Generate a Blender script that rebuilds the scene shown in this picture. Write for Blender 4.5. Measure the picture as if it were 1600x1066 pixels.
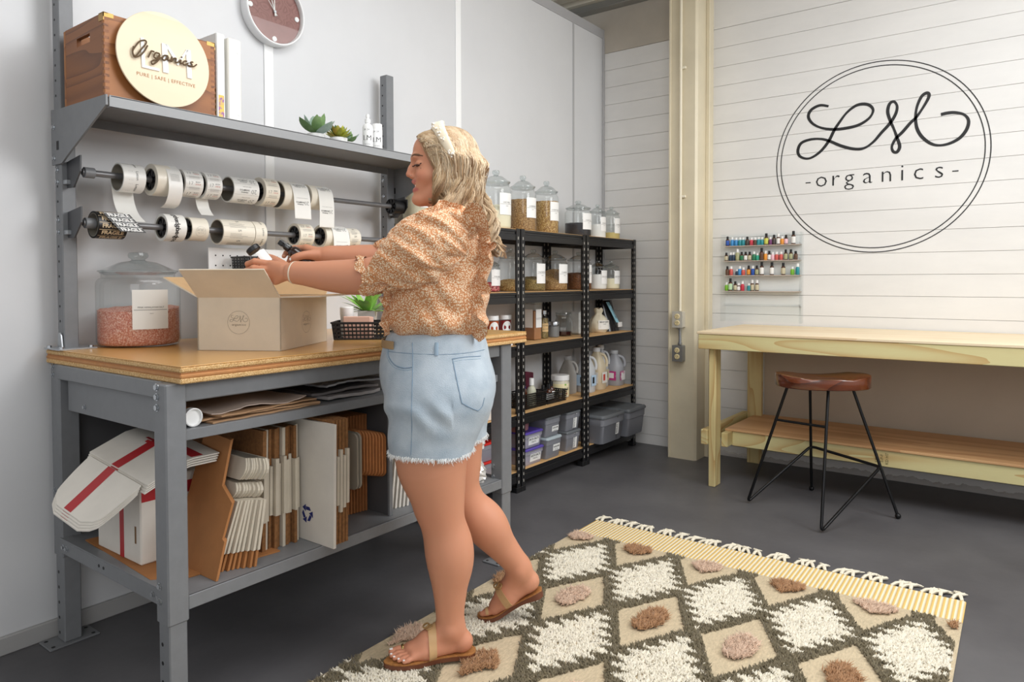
import bpy, bmesh, math, random
import numpy as np
from mathutils import Matrix, Vector
from math import sin, cos, pi, radians, sqrt, atan2

for _o in list(bpy.data.objects):
    bpy.data.objects.remove(_o, do_unlink=True)
scene = bpy.context.scene
COL = scene.collection

# ------------------------------------------------------------------ camera
cam_d = bpy.data.cameras.new('camera')
cam_d.sensor_width = 36.0
cam_d.lens = 1109.13 / 1600 * 36.0
cam_d.shift_y = (467.14 - 533.0) / 1600
cam_d.clip_start = 0.05
cam = bpy.data.objects.new('camera', cam_d)
COL.objects.link(cam)
YAW, PIT, ROL = radians(-36.743), radians(1.52), radians(.148)
_f = Vector((sin(YAW) * cos(PIT), cos(YAW) * cos(PIT), -sin(PIT)))
_r = Vector((cos(YAW), -sin(YAW), 0))
_d = _f.cross(_r)
_r2 = _r * cos(ROL) + _d * sin(ROL)
_d2 = _r * -sin(ROL) + _d * cos(ROL)
cam.matrix_world = Matrix(((_r2.x, -_d2.x, -_f.x, 0), (_r2.y, -_d2.y, -_f.y, 0), (_r2.z, -_d2.z, -_f.z, 1.18), (0, 0, 0, 1)))
scene.camera = cam

# ------------------------------------------------------------------ world, lights, exposure
scene.view_settings.view_transform = 'Standard'
scene.view_settings.look = 'None'
scene.view_settings.exposure = 0.28
scene.view_settings.gamma = 1.0
scene.view_settings.use_curve_mapping = False
world = bpy.data.worlds.new('world')
scene.world = world
world.use_nodes = True
world.node_tree.nodes['Background'].inputs[0].default_value = (0.975, 0.987, 1.0, 1)
world.node_tree.nodes['Background'].inputs[1].default_value = 0.48

def area_light(name, loc, target, sx, sy, power, col=(1, 1, 1)):
    l = bpy.data.lights.new(name, 'AREA')
    l.shape = 'RECTANGLE'; l.size = sx; l.size_y = sy
    l.energy = power; l.color = col
    o = bpy.data.objects.new(name, l)
    o.location = loc
    o.rotation_euler = (Vector(target) - Vector(loc)).to_track_quat('-Z', 'Y').to_euler()
    COL.objects.link(o)
    return o
area_light('key_light', (1.5, 2.9, 2.55), (-2.2, 1.7, 1.0), 1.6, 1.4, 56, (0.975, 0.987, 1.0))  # area light for the soft key from the right; no window modelled
area_light('front_fill', (1.0, -1.3, 2.2), (-1.7, 1.5, 1.0), 1.8, 1.5, 20, (0.975, 0.987, 1.0))  # frontal fill light added behind the camera to brighten the shipping box
area_light('ceiling_panel', (-0.7, 1.7, 3.12), (-0.7, 1.7, 0), 1.6, 2.0, 37, (0.975, 0.987, 1.0))
area_light('ceiling_panel_far', (0.2, 3.2, 3.12), (0.2, 3.2, 0), 1.4, 1.0, 12, (0.975, 0.987, 1.0))

# ------------------------------------------------------------------ materials
def lin(c):
    c = c / 255.0
    return c / 12.92 if c <= 0.04045 else ((c + 0.055) / 1.055) ** 2.4
def srgb(c):
    return (lin(c[0]), lin(c[1]), lin(c[2]), 1.0)
MATS = {}
def mat(name, c, rough=0.5, metal=0.0, noise=0.0, nscale=8.0, stretch=(1, 1, 1), c2=None, bump=0.0, bscale=60.0, spec=0.5, coat=0.0, sheen=0.0, sss=0.0, vcol=None, alpha=1.0, detail=6.0, ramp=None):
    """procedural principled material; colour c (0-255 sRGB) mixed with c2 by stretched noise"""
    if name in MATS:
        return MATS[name]
    m = bpy.data.materials.new(name)
    m.use_nodes = True
    nt = m.node_tree; N = nt.nodes; L = nt.links
    b = N['Principled BSDF']
    b.inputs['Roughness'].default_value = rough
    b.inputs['Metallic'].default_value = metal
    b.inputs['Specular IOR Level'].default_value = spec
    b.inputs['Coat Weight'].default_value = coat
    b.inputs['Sheen Weight'].default_value = sheen
    b.inputs['Alpha'].default_value = alpha
    if sss > 0:
        b.inputs['Subsurface Weight'].default_value = sss
        b.inputs['Subsurface Radius'].default_value = (0.9, 0.35, 0.2)
        b.inputs['Subsurface Scale'].default_value = 0.012
    b.inputs['Base Color'].default_value = srgb(c)
    tc = None
    if noise > 0 or bump > 0 or c2 is not None:
        tc = N.new('ShaderNodeTexCoord')
        mp = N.new('ShaderNodeMapping')
        mp.inputs['Scale'].default_value = stretch
        L.new(tc.outputs['Object'], mp.inputs['Vector'])
    if noise > 0 or c2 is not None:
        n = N.new('ShaderNodeTexNoise')
        n.inputs['Scale'].default_value = nscale
        n.inputs['Detail'].default_value = detail
        n.inputs['Roughness'].default_value = 0.6
        L.new(mp.outputs[0], n.inputs['Vector'])
        mx = N.new('ShaderNodeMix'); mx.data_type = 'RGBA'
        if c2 is None:
            c2 = [max(0, x * (1 - noise)) for x in c]
        r0, r1 = ramp if ramp else (0.32, 0.68)
        mr = N.new('ShaderNodeMapRange')
        mr.inputs['From Min'].default_value = r0
        mr.inputs['From Max'].default_value = r1
        L.new(n.outputs['Fac'], mr.inputs['Value'])
        L.new(mr.outputs[0], mx.inputs[0])
        mx.inputs[6].default_value = srgb(c)
        mx.inputs[7].default_value = srgb(c2)
        L.new(mx.outputs[2], b.inputs['Base Color'])
    if vcol:
        a = N.new('ShaderNodeAttribute'); a.attribute_name = vcol
        L.new(a.outputs['Color'], b.inputs['Base Color'])
    if bump > 0:
        n2 = N.new('ShaderNodeTexNoise')
        n2.inputs['Scale'].default_value = bscale
        n2.inputs['Detail'].default_value = 5
        L.new(mp.outputs[0], n2.inputs['Vector'])
        bp = N.new('ShaderNodeBump')
        bp.inputs['Strength'].default_value = bump
        bp.inputs['Distance'].default_value = 0.004
        L.new(n2.outputs['Fac'], bp.inputs['Height'])
        L.new(bp.outputs[0], b.inputs['Normal'])
    MATS[name] = m
    return m

def wood_mat(name, c, c2, axis='X', scale=1.0, rough=0.5, rings=9.0, dist=5.0, amount=1.0, coat=0.0, fine=0.25):
    """plank wood: stretched wave rings plus fine grain along one axis"""
    if name in MATS:
        return MATS[name]
    m = bpy.data.materials.new(name); m.use_nodes = True
    nt = m.node_tree; N = nt.nodes; L = nt.links
    b = N['Principled BSDF']; b.inputs['Roughness'].default_value = rough
    b.inputs['Coat Weight'].default_value = coat
    tc = N.new('ShaderNodeTexCoord'); mp = N.new('ShaderNodeMapping')
    s = {'X': (0.10, 1, 1), 'Y': (1, 0.10, 1), 'Z': (1, 1, 0.10)}[axis]
    mp.inputs['Scale'].default_value = [k * scale for k in s]
    L.new(tc.outputs['Object'], mp.inputs['Vector'])
    w = N.new('ShaderNodeTexNoise'); w.inputs['Scale'].default_value = rings * 0.55; w.inputs['Detail'].default_value = 1.5
    w.inputs['Distortion'].default_value = dist * 0.12
    L.new(mp.outputs[0], w.inputs['Vector'])
    # contour rings of the noise read as growth rings
    ml = N.new('ShaderNodeMath'); ml.operation = 'MULTIPLY'; ml.inputs[1].default_value = 9.0
    fr = N.new('ShaderNodeMath'); fr.operation = 'FRACT'
    L.new(w.outputs['Fac'], ml.inputs[0]); L.new(ml.outputs[0], fr.inputs[0])
    pw = N.new('ShaderNodeMath'); pw.operation = 'POWER'; pw.inputs[1].default_value = 2.5
    L.new(fr.outputs[0], pw.inputs[0])
    g = N.new('ShaderNodeTexNoise'); g.inputs['Scale'].default_value = 90.0; g.inputs['Detail'].default_value = 4
    L.new(mp.outputs[0], g.inputs['Vector'])
    ad = N.new('ShaderNodeMath'); ad.operation = 'MULTIPLY_ADD'
    L.new(g.outputs['Fac'], ad.inputs[0]); ad.inputs[1].default_value = fine
    L.new(pw.outputs[0], ad.inputs[2])
    am = N.new('ShaderNodeMath'); am.operation = 'MULTIPLY'; am.inputs[1].default_value = amount; am.use_clamp = True
    L.new(ad.outputs[0], am.inputs[0])
    mx = N.new('ShaderNodeMix'); mx.data_type = 'RGBA'
    mx.inputs[6].default_value = srgb(c); mx.inputs[7].default_value = srgb(c2)
    L.new(am.outputs[0], mx.inputs[0]); L.new(mx.outputs[2], b.inputs['Base Color'])
    MATS[name] = m
    return m

def glass_mat(name='clear_glass', tint=(250, 252, 252), refl=1.0, rough=0.02):
    """thin glass: fresnel mix of see-through and mirror"""
    if name in MATS:
        return MATS[name]
    m = bpy.data.materials.new(name); m.use_nodes = True
    nt = m.node_tree; N = nt.nodes; L = nt.links
    N.remove(N['Principled BSDF'])
    t = N.new('ShaderNodeBsdfTransparent'); t.inputs[0].default_value = srgb(tint)
    g = N.new('ShaderNodeBsdfGlossy'); g.inputs['Roughness'].default_value = rough
    f = N.new('ShaderNodeLayerWeight'); f.inputs[0].default_value = .5
    pw = N.new('ShaderNodeMath'); pw.operation = 'POWER'; pw.inputs[1].default_value = 4.0
    k = N.new('ShaderNodeMath'); k.operation = 'MULTIPLY_ADD'; k.inputs[1].default_value = .75 * refl; k.inputs[2].default_value = .045 * refl; k.use_clamp = True
    mx = N.new('ShaderNodeMixShader')
    L.new(f.outputs['Facing'], pw.inputs[0]); L.new(pw.outputs[0], k.inputs[0]); L.new(k.outputs[0], mx.inputs[0])
    L.new(t.outputs[0], mx.inputs[1]); L.new(g.outputs[0], mx.inputs[2])
    L.new(mx.outputs[0], N['Material Output'].inputs[0])
    MATS[name] = m
    return m

def milky_mat(name, c, see=0.45, rough=0.35):
    """translucent plastic: part see-through, part diffuse"""
    if name in MATS:
        return MATS[name]
    m = bpy.data.materials.new(name); m.use_nodes = True
    nt = m.node_tree; N = nt.nodes; L = nt.links
    b = N['Principled BSDF']; b.inputs['Base Color'].default_value = srgb(c); b.inputs['Roughness'].default_value = rough
    t = N.new('ShaderNodeBsdfTransparent'); t.inputs[0].default_value = srgb([min(255, x * 1.05) for x in c])
    mx = N.new('ShaderNodeMixShader'); mx.inputs[0].default_value = see
    L.new(b.outputs[0], mx.inputs[1]); L.new(t.outputs[0], mx.inputs[2])
    L.new(mx.outputs[0], N['Material Output'].inputs[0])
    MATS[name] = m
    return m

def speckle_mat(name, cols, scale=220.0, rough=0.7, bump=0.6, stretch=(1, 1, 1)):
    """grains: voronoi cells, each of one of a few colours"""
    if name in MATS:
        return MATS[name]
    m = bpy.data.materials.new(name); m.use_nodes = True
    nt = m.node_tree; N = nt.nodes; L = nt.links
    b = N['Principled BSDF']; b.inputs['Roughness'].default_value = rough
    tc = N.new('ShaderNodeTexCoord'); mp = N.new('ShaderNodeMapping'); mp.inputs['Scale'].default_value = stretch
    L.new(tc.outputs['Object'], mp.inputs['Vector'])
    v = N.new('ShaderNodeTexVoronoi'); v.inputs['Scale'].default_value = scale
    L.new(mp.outputs[0], v.inputs['Vector'])
    sep = N.new('ShaderNodeSeparateColor'); L.new(v.outputs['Color'], sep.inputs[0])
    cr = N.new('ShaderNodeValToRGB'); cr.color_ramp.interpolation = 'CONSTANT'
    els = cr.color_ramp.elements
    for i, c in enumerate(cols):
        e = els[i] if i < 2 else els.new(i / len(cols))
        e.position = i / len(cols); e.color = srgb(c)
    L.new(sep.outputs[0], cr.inputs[0]); L.new(cr.outputs[0], b.inputs['Base Color'])
    bp = N.new('ShaderNodeBump'); bp.inputs['Strength'].default_value = bump; bp.inputs['Distance'].default_value = 0.003
    L.new(v.outputs['Distance'], bp.inputs['Height']); L.new(bp.outputs[0], b.inputs['Normal'])
    MATS[name] = m
    return m

# ------------------------------------------------------------------ mesh builder
WM = {}
class MB:
    def __init__(self):
        self.v = []; self.f = []
    def add(self, vs, fs):
        o = len(self.v)
        self.v += [tuple(p) for p in vs]
        self.f += [tuple(i + o for i in q) for q in fs]
        return self
    def box(self, x0, x1, y0, y1, z0, z1, b=0.0):
        b = min(b, abs(x1 - x0) * .45, abs(y1 - y0) * .45, abs(z1 - z0) * .45)
        if b <= 0:
            vs = [(x, y, z) for x in (x0, x1) for y in (y0, y1) for z in (z0, z1)]
            fs = [(0, 1, 3, 2), (4, 6, 7, 5), (0, 4, 5, 1), (2, 3, 7, 6), (0, 2, 6, 4), (1, 5, 7, 3)]
            return self.add(vs, fs)
        lo = (x0, y0, z0); hi = (x1, y1, z1)
        vs = []; idx = {}
        for c in ((i, j, k) for i in (0, 1) for j in (0, 1) for k in (0, 1)):
            for a in range(3):
                p = []
                for ax in range(3):
                    base = hi[ax] if c[ax] else lo[ax]
                    if ax != a:
                        base += -b if c[ax] else b
                    p.append(base)
                idx[c, a] = len(vs); vs.append(p)
        fs = []
        for a in range(3):
            o1, o2 = (a + 1) % 3, (a + 2) % 3
            for s in (0, 1):
                q = []
                for (i, j) in ((0, 0), (1, 0), (1, 1), (0, 1)):
                    c = [0, 0, 0]; c[a] = s; c[o1] = i; c[o2] = j
                    q.append(idx[tuple(c), a])
                fs.append(q if s else q[::-1])
            for i in (0, 1):
                for j in (0, 1):
                    c0 = [0, 0, 0]; c0[o1] = i; c0[o2] = j; c0[a] = 0
                    c1 = list(c0); c1[a] = 1
                    q = [idx[tuple(c0), o1], idx[tuple(c1), o1], idx[tuple(c1), o2], idx[tuple(c0), o2]]
                    fs.append(q if (i ^ j) else q[::-1])
        for c in ((i, j, k) for i in (0, 1) for j in (0, 1) for k in (0, 1)):
            q = [idx[c, 0], idx[c, 1], idx[c, 2]]
            fs.append(q if (sum(c) % 2 == 1) else q[::-1])
        return self.add(vs, fs)
    def rings(self, rings, cap0=True, cap1=True, closed=True):
        n = len(rings[0]); o = len(self.v)
        for r in rings:
            self.v += [tuple(p) for p in r]
        m = n if closed else n - 1
        for i in range(len(rings) - 1):
            a = o + i * n; b = a + n
            for k in range(m):
                k2 = (k + 1) % n
                self.f.append((a + k, a + k2, b + k2, b + k))
        if cap0 and closed: self.f.append(tuple(o + k for k in range(n))[::-1])
        if cap1 and closed: self.f.append(tuple(o + (len(rings) - 1) * n + k for k in range(n)))
        return self
    def lathe(self, prof, n=24, c=(0, 0, 0), cap0=True, cap1=True, sx=1.0, sy=1.0):
        rs = [[(c[0] + r * cos(2 * pi * k / n) * sx, c[1] + r * sin(2 * pi * k / n) * sy, c[2] + z) for k in range(n)] for r, z in prof]
        return self.rings(rs, cap0, cap1)
    def tube(self, pts, r, n=8, cap=True, flat=None, up=None):
        """r: radius or list; flat=(a,b) ellipse factors"""
        P = [Vector(p) for p in pts]
        if not isinstance(r, (list, tuple)): r = [r] * len(P)
        T = []
        for i in range(len(P)):
            t = (P[min(i + 1, len(P) - 1)] - P[max(i - 1, 0)])
            T.append(t.normalized() if t.length > 1e-9 else Vector((0, 0, 1)))
        a = Vector(up) if up is not None else (Vector((0, 0, 1)) if abs(T[0].z) < .9 else Vector((1, 0, 0)))
        rs = []
        fx, fy = flat or (1, 1)
        for i, p in enumerate(P):
            a = (a - T[i] * a.dot(T[i]))
            a = a.normalized() if a.length > 1e-6 else T[i].orthogonal().normalized()
            b = T[i].cross(a)
            rs.append([p + a * (cos(2 * pi * k / n) * r[i] * fx) + b * (sin(2 * pi * k / n) * r[i] * fy) for k in range(n)])
        return self.rings(rs, cap, cap)
    def cyl(self, p0, p1, r, r1=None, n=16, cap=True):
        return self.tube([p0, p1], [r, r if r1 is None else r1], n, cap)
    def prism(self, poly, d, o=(0, 0, 0), u=(1, 0, 0), w=(0, 0, 1), h=(0, 1, 0)):
        """extrude 2D outline poly (in u,w) by d along h"""
        o, u, w, h = Vector(o), Vector(u), Vector(w), Vector(h)
        a = [o + u * p[0] + w * p[1] for p in poly]
        b = [p + h * d for p in a]
        return self.rings([a, b])
    def sphere(self, c, r, n=12, m=8, s=(1, 1, 1)):
        rs = []
        for i in range(m + 1):
            t = pi * i / m
            rr = max(sin(t), 0.002)
            rs.append([(c[0] + r * s[0] * rr * cos(2 * pi * k / n), c[1] + r * s[1] * rr * sin(2 * pi * k / n), c[2] - r * s[2] * cos(t)) for k in range(n)])
        return self.rings(rs)
    def xf(self, M, start=0):
        for i in range(start, len(self.v)):
            self.v[i] = tuple(M @ Vector(self.v[i]))
        return self
    def mesh(self, name, smooth=None):
        me = bpy.data.meshes.new(name)
        me.from_pydata(self.v, [], self.f)
        bm = bmesh.new(); bm.from_mesh(me)
        bmesh.ops.recalc_face_normals(bm, faces=bm.faces)
        bm.to_mesh(me); bm.free()
        if smooth is not None:
            me.shade_smooth()
            me.set_sharp_from_angle(angle=radians(smooth))
        return me
    def build(self, name, m, parent=None, smooth=35, local=False, base=True):
        return link(self.mesh(name, smooth), name, m, parent, local, base)

def link(me, name, m, parent=None, local=False, base=True):
    if m is not None:
        me.materials.clear(); me.materials.append(m)
    o = bpy.data.objects.new(name, me)
    COL.objects.link(o)
    if parent is not None:
        o.parent = parent
        if not local:
            o.matrix_parent_inverse = WM[parent].inverted()
            WM[o] = Matrix.Identity(4)
        else:
            WM[o] = WM[parent].copy()
    else:
        WM[o] = Matrix.Identity(4)
        if base and len(me.vertices):
            n = len(me.vertices); a = np.empty(n * 3, np.float32); me.vertices.foreach_get('co', a); a = a.reshape(-1, 3)
            c = (a.min(0) + a.max(0)) / 2; c[2] = a[:, 2].min()
            me.transform(Matrix.Translation(Vector([-float(k) for k in c])))
            o.location = [float(k) for k in c]
            WM[o] = Matrix.Translation(o.location)
    return o

def tag(o, label=None, cat=None, group=None, kind=None):
    if label: o['label'] = label
    if cat: o['category'] = cat
    if group: o['group'] = group
    if kind: o['kind'] = kind
    return o
def thing(name, label, cat, loc=(0, 0, 0), rz=0.0, group=None):
    o = bpy.data.objects.new(name, None)
    o.empty_display_size = 0.05
    COL.objects.link(o)
    o.location = loc; o.rotation_euler = (0, 0, rz)
    WM[o] = Matrix.Translation(Vector(loc)) @ Matrix.Rotation(rz, 4, 'Z')
    return tag(o, label, cat, group)
def copy_tree(o, parent=None):
    c = o.copy(); COL.objects.link(c)
    if parent is not None: c.parent = parent
    WM[c] = WM[o].copy()
    for ch in [x for x in COL.objects if x.parent == o]:
        copy_tree(ch, c)
    return c
def dup(o, loc, label, rz=None, group=None):
    c = copy_tree(o)
    c.location = loc
    if rz is not None: c.rotation_euler = (0, 0, rz)
    c['label'] = label
    if group: c['group'] = group
    return c
_TXT = {}
def text_mesh(s, size=1.0, align='CENTER', bold=0.0, spacing=1.0):
    """flat text outline in XY, cap height about 0.7*size; returns (verts, faces)"""
    key = (s, align, bold, spacing)
    if key not in _TXT:
        cu = bpy.data.curves.new('lettering', 'FONT')
        cu.body = s; cu.align_x = align; cu.size = 1.0; cu.offset = bold; cu.space_character = spacing
        cu.resolution_u = 2
        ob = bpy.data.objects.new('lettering', cu)
        COL.objects.link(ob)
        dg = bpy.context.evaluated_depsgraph_get()
        me = bpy.data.meshes.new_from_object(ob.evaluated_get(dg))
        _TXT[key] = ([tuple(v.co) for v in me.vertices], [tuple(p.vertices) for p in me.polygons])
        bpy.data.objects.remove(ob, do_unlink=True); bpy.data.meshes.remove(me); bpy.data.curves.remove(cu)
    vs, fs = _TXT[key]
    return [(v[0] * size, v[1] * size) for v in vs], fs
def add_text(mb, s, size, fn, align='CENTER', bold=0.0, spacing=1.0, dx=0, dy=0):
    vs, fs = text_mesh(s, size, align, bold, spacing)
    mb.add([fn(a + dx, b + dy) for a, b in vs], fs)
    return mb
def catmull(pts, n=8, closed=False):
    P = [np.array(p, float) for p in pts]; out = []
    m = len(P)
    for i in range(m if closed else m - 1):
        if closed:
            p0, p1, p2, p3 = P[(i - 1) % m], P[i], P[(i + 1) % m], P[(i + 2) % m]
        else:
            p0, p1, p2, p3 = P[max(i - 1, 0)], P[i], P[i + 1], P[min(i + 2, m - 1)]
        for k in range(n):
            t = k / n
            out.append(.5 * ((2 * p1) + (-p0 + p2) * t + (2 * p0 - 5 * p1 + 4 * p2 - p3) * t * t + (-p0 + 3 * p1 - 3 * p2 + p3) * t ** 3))
    if not closed: out.append(P[-1])
    return out
def ribbon(mb, pts, w, fn):
    """flat stroke of width w (number or list) along 2D points, mapped by fn"""
    P = [np.array(p, float) for p in pts]
    a = []; b = []
    for i in range(len(P)):
        t = P[min(i + 1, len(P) - 1)] - P[max(i - 1, 0)]
        t = t / (np.hypot(*t) + 1e-9); nn = np.array([-t[1], t[0]])
        ww = (w[i] if isinstance(w, (list, tuple, np.ndarray)) else w) / 2
        a.append(P[i] + nn * ww); b.append(P[i] - nn * ww)
    vs = [fn(*p) for p in a] + [fn(*p) for p in b]; n = len(P)
    mb.add(vs, [(i, i + 1, n + i + 1, n + i) for i in range(n - 1)])
    return mb

# shared materials
WHITE = mat('white_print', (246, 246, 244), .5)
BLACK = mat('black_ink', (22, 22, 24), .5)
STEEL_GREY = mat('grey_powder_coat', (126, 128, 131), .42, noise=.04, nscale=30)
BOLT = mat('zinc_bolt', (190, 194, 198), .25, .9)
BLACK_STEEL = mat('black_powder_coat', (30, 30, 32), .38)
CLEAR = glass_mat()
# ------------------------------------------------------------------ the room
XL = -2.62      # face of the left wall
YB = 4.66       # face of the back wall
fl = MB().box(-5.5, 3.2, -1.6, YB, -.08, 0)
FLOORM = mat('painted_concrete_floor', (100, 99, 101), .44, noise=.2, nscale=2.2, c2=(84, 83, 86), bump=.12, bscale=35, detail=9)
tag(fl.build('floor', FLOORM, base=False), 'dark grey painted concrete floor with faint scuffs', kind='structure')

# left partition of white metal panels
wl = MB().box(XL - .09, XL - .012, -1.6, YB, 0, 2.97)
PANELW = mat('white_metal_panel', (217, 218, 220), .38, noise=.015, nscale=4)
wall_left = tag(wl.build('wall_left', PANELW, base=False), 'white metal panel partition wall', kind='structure')
TRIMW = mat('white_seam_strip', (246, 247, 247), .35)
CAPG = mat('grey_cap_trim', (176, 176, 178), .4)
seams = [-.62, .59, 1.80, 3.012, 4.225]
edges = [-1.6] + seams + [YB]
for i in range(len(edges) - 1):
    MB().box(XL - .012, XL, edges[i] + .002, edges[i + 1] - .002, .055, 2.962, .002).build('wall_panel', PANELW, wall_left)
for s in seams[:-1]:
    MB().box(XL, XL + .006, s - .022, s + .022, .055, 2.962, .002).build('seam_strip', TRIMW, wall_left)
MB().box(XL, XL + .005, 4.215, 4.232, .055, 2.962, .001).build('seam_strip', CAPG, wall_left)
MB().box(XL, XL + .012, YB - .035, YB, .0, 2.962, .002).build('corner_trim', CAPG, wall_left)
MB().box(XL - .1, XL + .008, -1.6, YB, 2.955, 3.02, .002).build('cap_rail', CAPG, wall_left)
tag(MB().box(XL - .001, XL + .016, -1.6, YB, 0, .058, .003).build('baseboard_left', mat('grey_base_rail', (170, 169, 168), .45), base=False), 'grey metal base rail along the left wall', kind='structure')

# back wall of painted boards
BW = mat('painted_board_white', (234, 233, 231), .55, noise=.035, nscale=5, bump=.22, bscale=28, stretch=(.35, 1, 1))
wb = MB().box(-5.5, 3.2, YB, YB + .15, 0, 3.4)
GROOVE = mat('board_gap_shadow_paint', (190, 184, 182), .8)
wall_back = tag(wb.build('wall_back', GROOVE, base=False), 'white painted board wall with horizontal joints', kind='structure')
z = .070
while z < 2.80:
    for xa, xb in ((-3.3, -1.975), (-1.83, 3.0)):
        MB().box(xa, xb, YB - .012, YB, z + .0009, z + .1262 - .0009, .0008).build('board', BW, wall_back)
    z += .1262
UPW = mat('beige_upper_wall', (198, 190, 178), .6, noise=.05, nscale=4, bump=.3, bscale=22)
MB().box(-5.5, -1.975, YB - .013, YB, z + .0015, 3.4).build('upper_wall', UPW, wall_back)
MB().box(-1.83, 3.2, YB - .012, YB, z + .0015, 3.4).build('upper_wall', BW, wall_back)
MB().box(-3.3, -1.9, YB - .012, YB, 0, .069).build('base_strip', BW, wall_back)
MB().box(-1.83, 3.0, YB - .012, YB, 0, .069).build('base_strip', BW, wall_back)
# rough mortar along the foot of the wall
rng = random.Random(3)
mo = MB()
xs = [-1.83 + .006 * i for i in range(420)]
top = [.030 + .006 * sin(i * .13) + .004 * sin(i * .61) + rng.uniform(-.003, .003) for i in range(420)]
mo.rings([[(x, YB - .02, 0), (x, YB - .02, t * .6), (x, YB - .012, t)] for x, t in zip(xs, top)], closed=False)
mo.build('mortar_line', mat('mortar_grey', (196, 193, 190), .9, bump=.5, bscale=60), wall_back)
MB().box(-1.43, 1.5, YB - .018, YB - .012, .1, .86).build('shade_board', mat('beige_shade', (196, 182, 164), .6, noise=.04, nscale=3), wall_back)  # added plain board; its beige paints the warm shade below the bench

# corrugated deck ceiling
ce = MB()
prof = []
y = -1.6
while y < YB + .05:
    prof += [(y, 3.20), (y + .085, 3.20), (y + .105, 3.265), (y + .15, 3.265), (y + .17, 3.20)]
    y += .17
ce.rings([[(-5.5, a, b) for a, b in prof], [(3.2, a, b) for a, b in prof]], closed=False)
tag(ce.build('ceiling', mat('cream_metal_deck', (206, 198, 180), .35, noise=.06, nscale=3), base=False, smooth=None), 'corrugated metal deck ceiling', kind='structure')
# roof beam running along the back wall
ctr = MB().box(-5.5, 3.2, YB - .10, YB - .012, 3.155, 3.20, .003)
tag(ctr.build('trim_1', mat('galvanised_angle', (150, 150, 146), .35, .5), base=False), 'galvanised angle where deck ceiling meets back wall', kind='structure')

# steel column boxed in cream paint
CREAM = mat('cream_column_paint', (222, 211, 184), .4, noise=.06, nscale=3.5, bump=.08, bscale=30)
co = MB().prism([(-1.978, 4.395), (-1.968, 4.385), (-1.802, 4.385), (-1.788, 4.40), (-1.788, 4.648), (-1.978, 4.648)], 3.2, u=(1, 0, 0), w=(0, 1, 0), h=(0, 0, 1))
colm = tag(co.build('trim_2', CREAM, base=False), 'cream painted square steel column', kind='structure')
MB().box(-1.788, -1.762, 4.53, 4.60, .0, 3.2, .003).build('column_flange', CREAM, colm)
MB().box(-1.978, -1.965, 4.376, 4.386, .0, 3.2, .002).build('column_lip', CREAM, colm)

# conduit with two outlet boxes on the column
CONDW = mat('painted_conduit', (232, 224, 202), .35)
cd = thing('electrical_outlet', 'conduit with two double outlet boxes on cream column', 'outlet', (-1.895, 4.37, .63))
MB().cyl((-1.893, 4.372, .975), (-1.893, 4.372, 3.2), .0095, n=12).build('conduit', CONDW, cd)
for zz in (1.72, 2.55):
    MB().box(-1.905, -1.86, 4.368, 4.385, zz - .008, zz + .008, .002).build('conduit_clip', CONDW, cd)
MB().cyl((-1.892, 4.37, .755), (-1.892, 4.37, .865), .010, n=12).build('conduit_nipple', BOLT, cd)
MB().cyl((-1.892, 4.37, .85), (-1.892, 4.37, .868), .014, n=10).build('conduit_nut', BOLT, cd)
MB().cyl((-1.892, 4.37, .755), (-1.892, 4.37, .768), .014, n=10).build('conduit_nut', BOLT, cd)
def outlet(z0, z1, m):
    b = MB().box(-1.929, -1.861, 4.335, 4.386, z0, z1, .004).build('outlet_box', m, cd)
    MB().box(-1.931, -1.859, 4.331, 4.336, z0 - .001, z1 + .001, .001).build('cover_plate', m, b)
    for k in (0, 1):
        zc = z0 + (z1 - z0) * (.30 + .40 * k)
        f = MB().lathe([(.0005, 0), (.017, 0), (.0175, .003), (.015, .005), (.0005, .005)], 18).xf(Matrix.Translation((-1.895, 4.331, zc)) @ Matrix.Rotation(pi / 2, 4, 'X')).build('receptacle', mat('ivory_plastic', (226, 208, 160), .4), cd)
        s = MB()
        for sx in (-.006, .006):
            s.box(-1.895 + sx - .0012, -1.895 + sx + .0012, 4.3252, 4.3262, zc - .001, zc + .008)
        s.cyl((-1.895, 4.3254, zc - .008), (-1.895, 4.3262, zc - .008), .0025, n=8)
        s.build('slots', BLACK, f)
outlet(.868, .972, mat('beige_steel_box', (206, 202, 190), .4, .3))
outlet(.648, .752, mat('grey_steel_box', (140, 140, 138), .4, .5))

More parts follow.
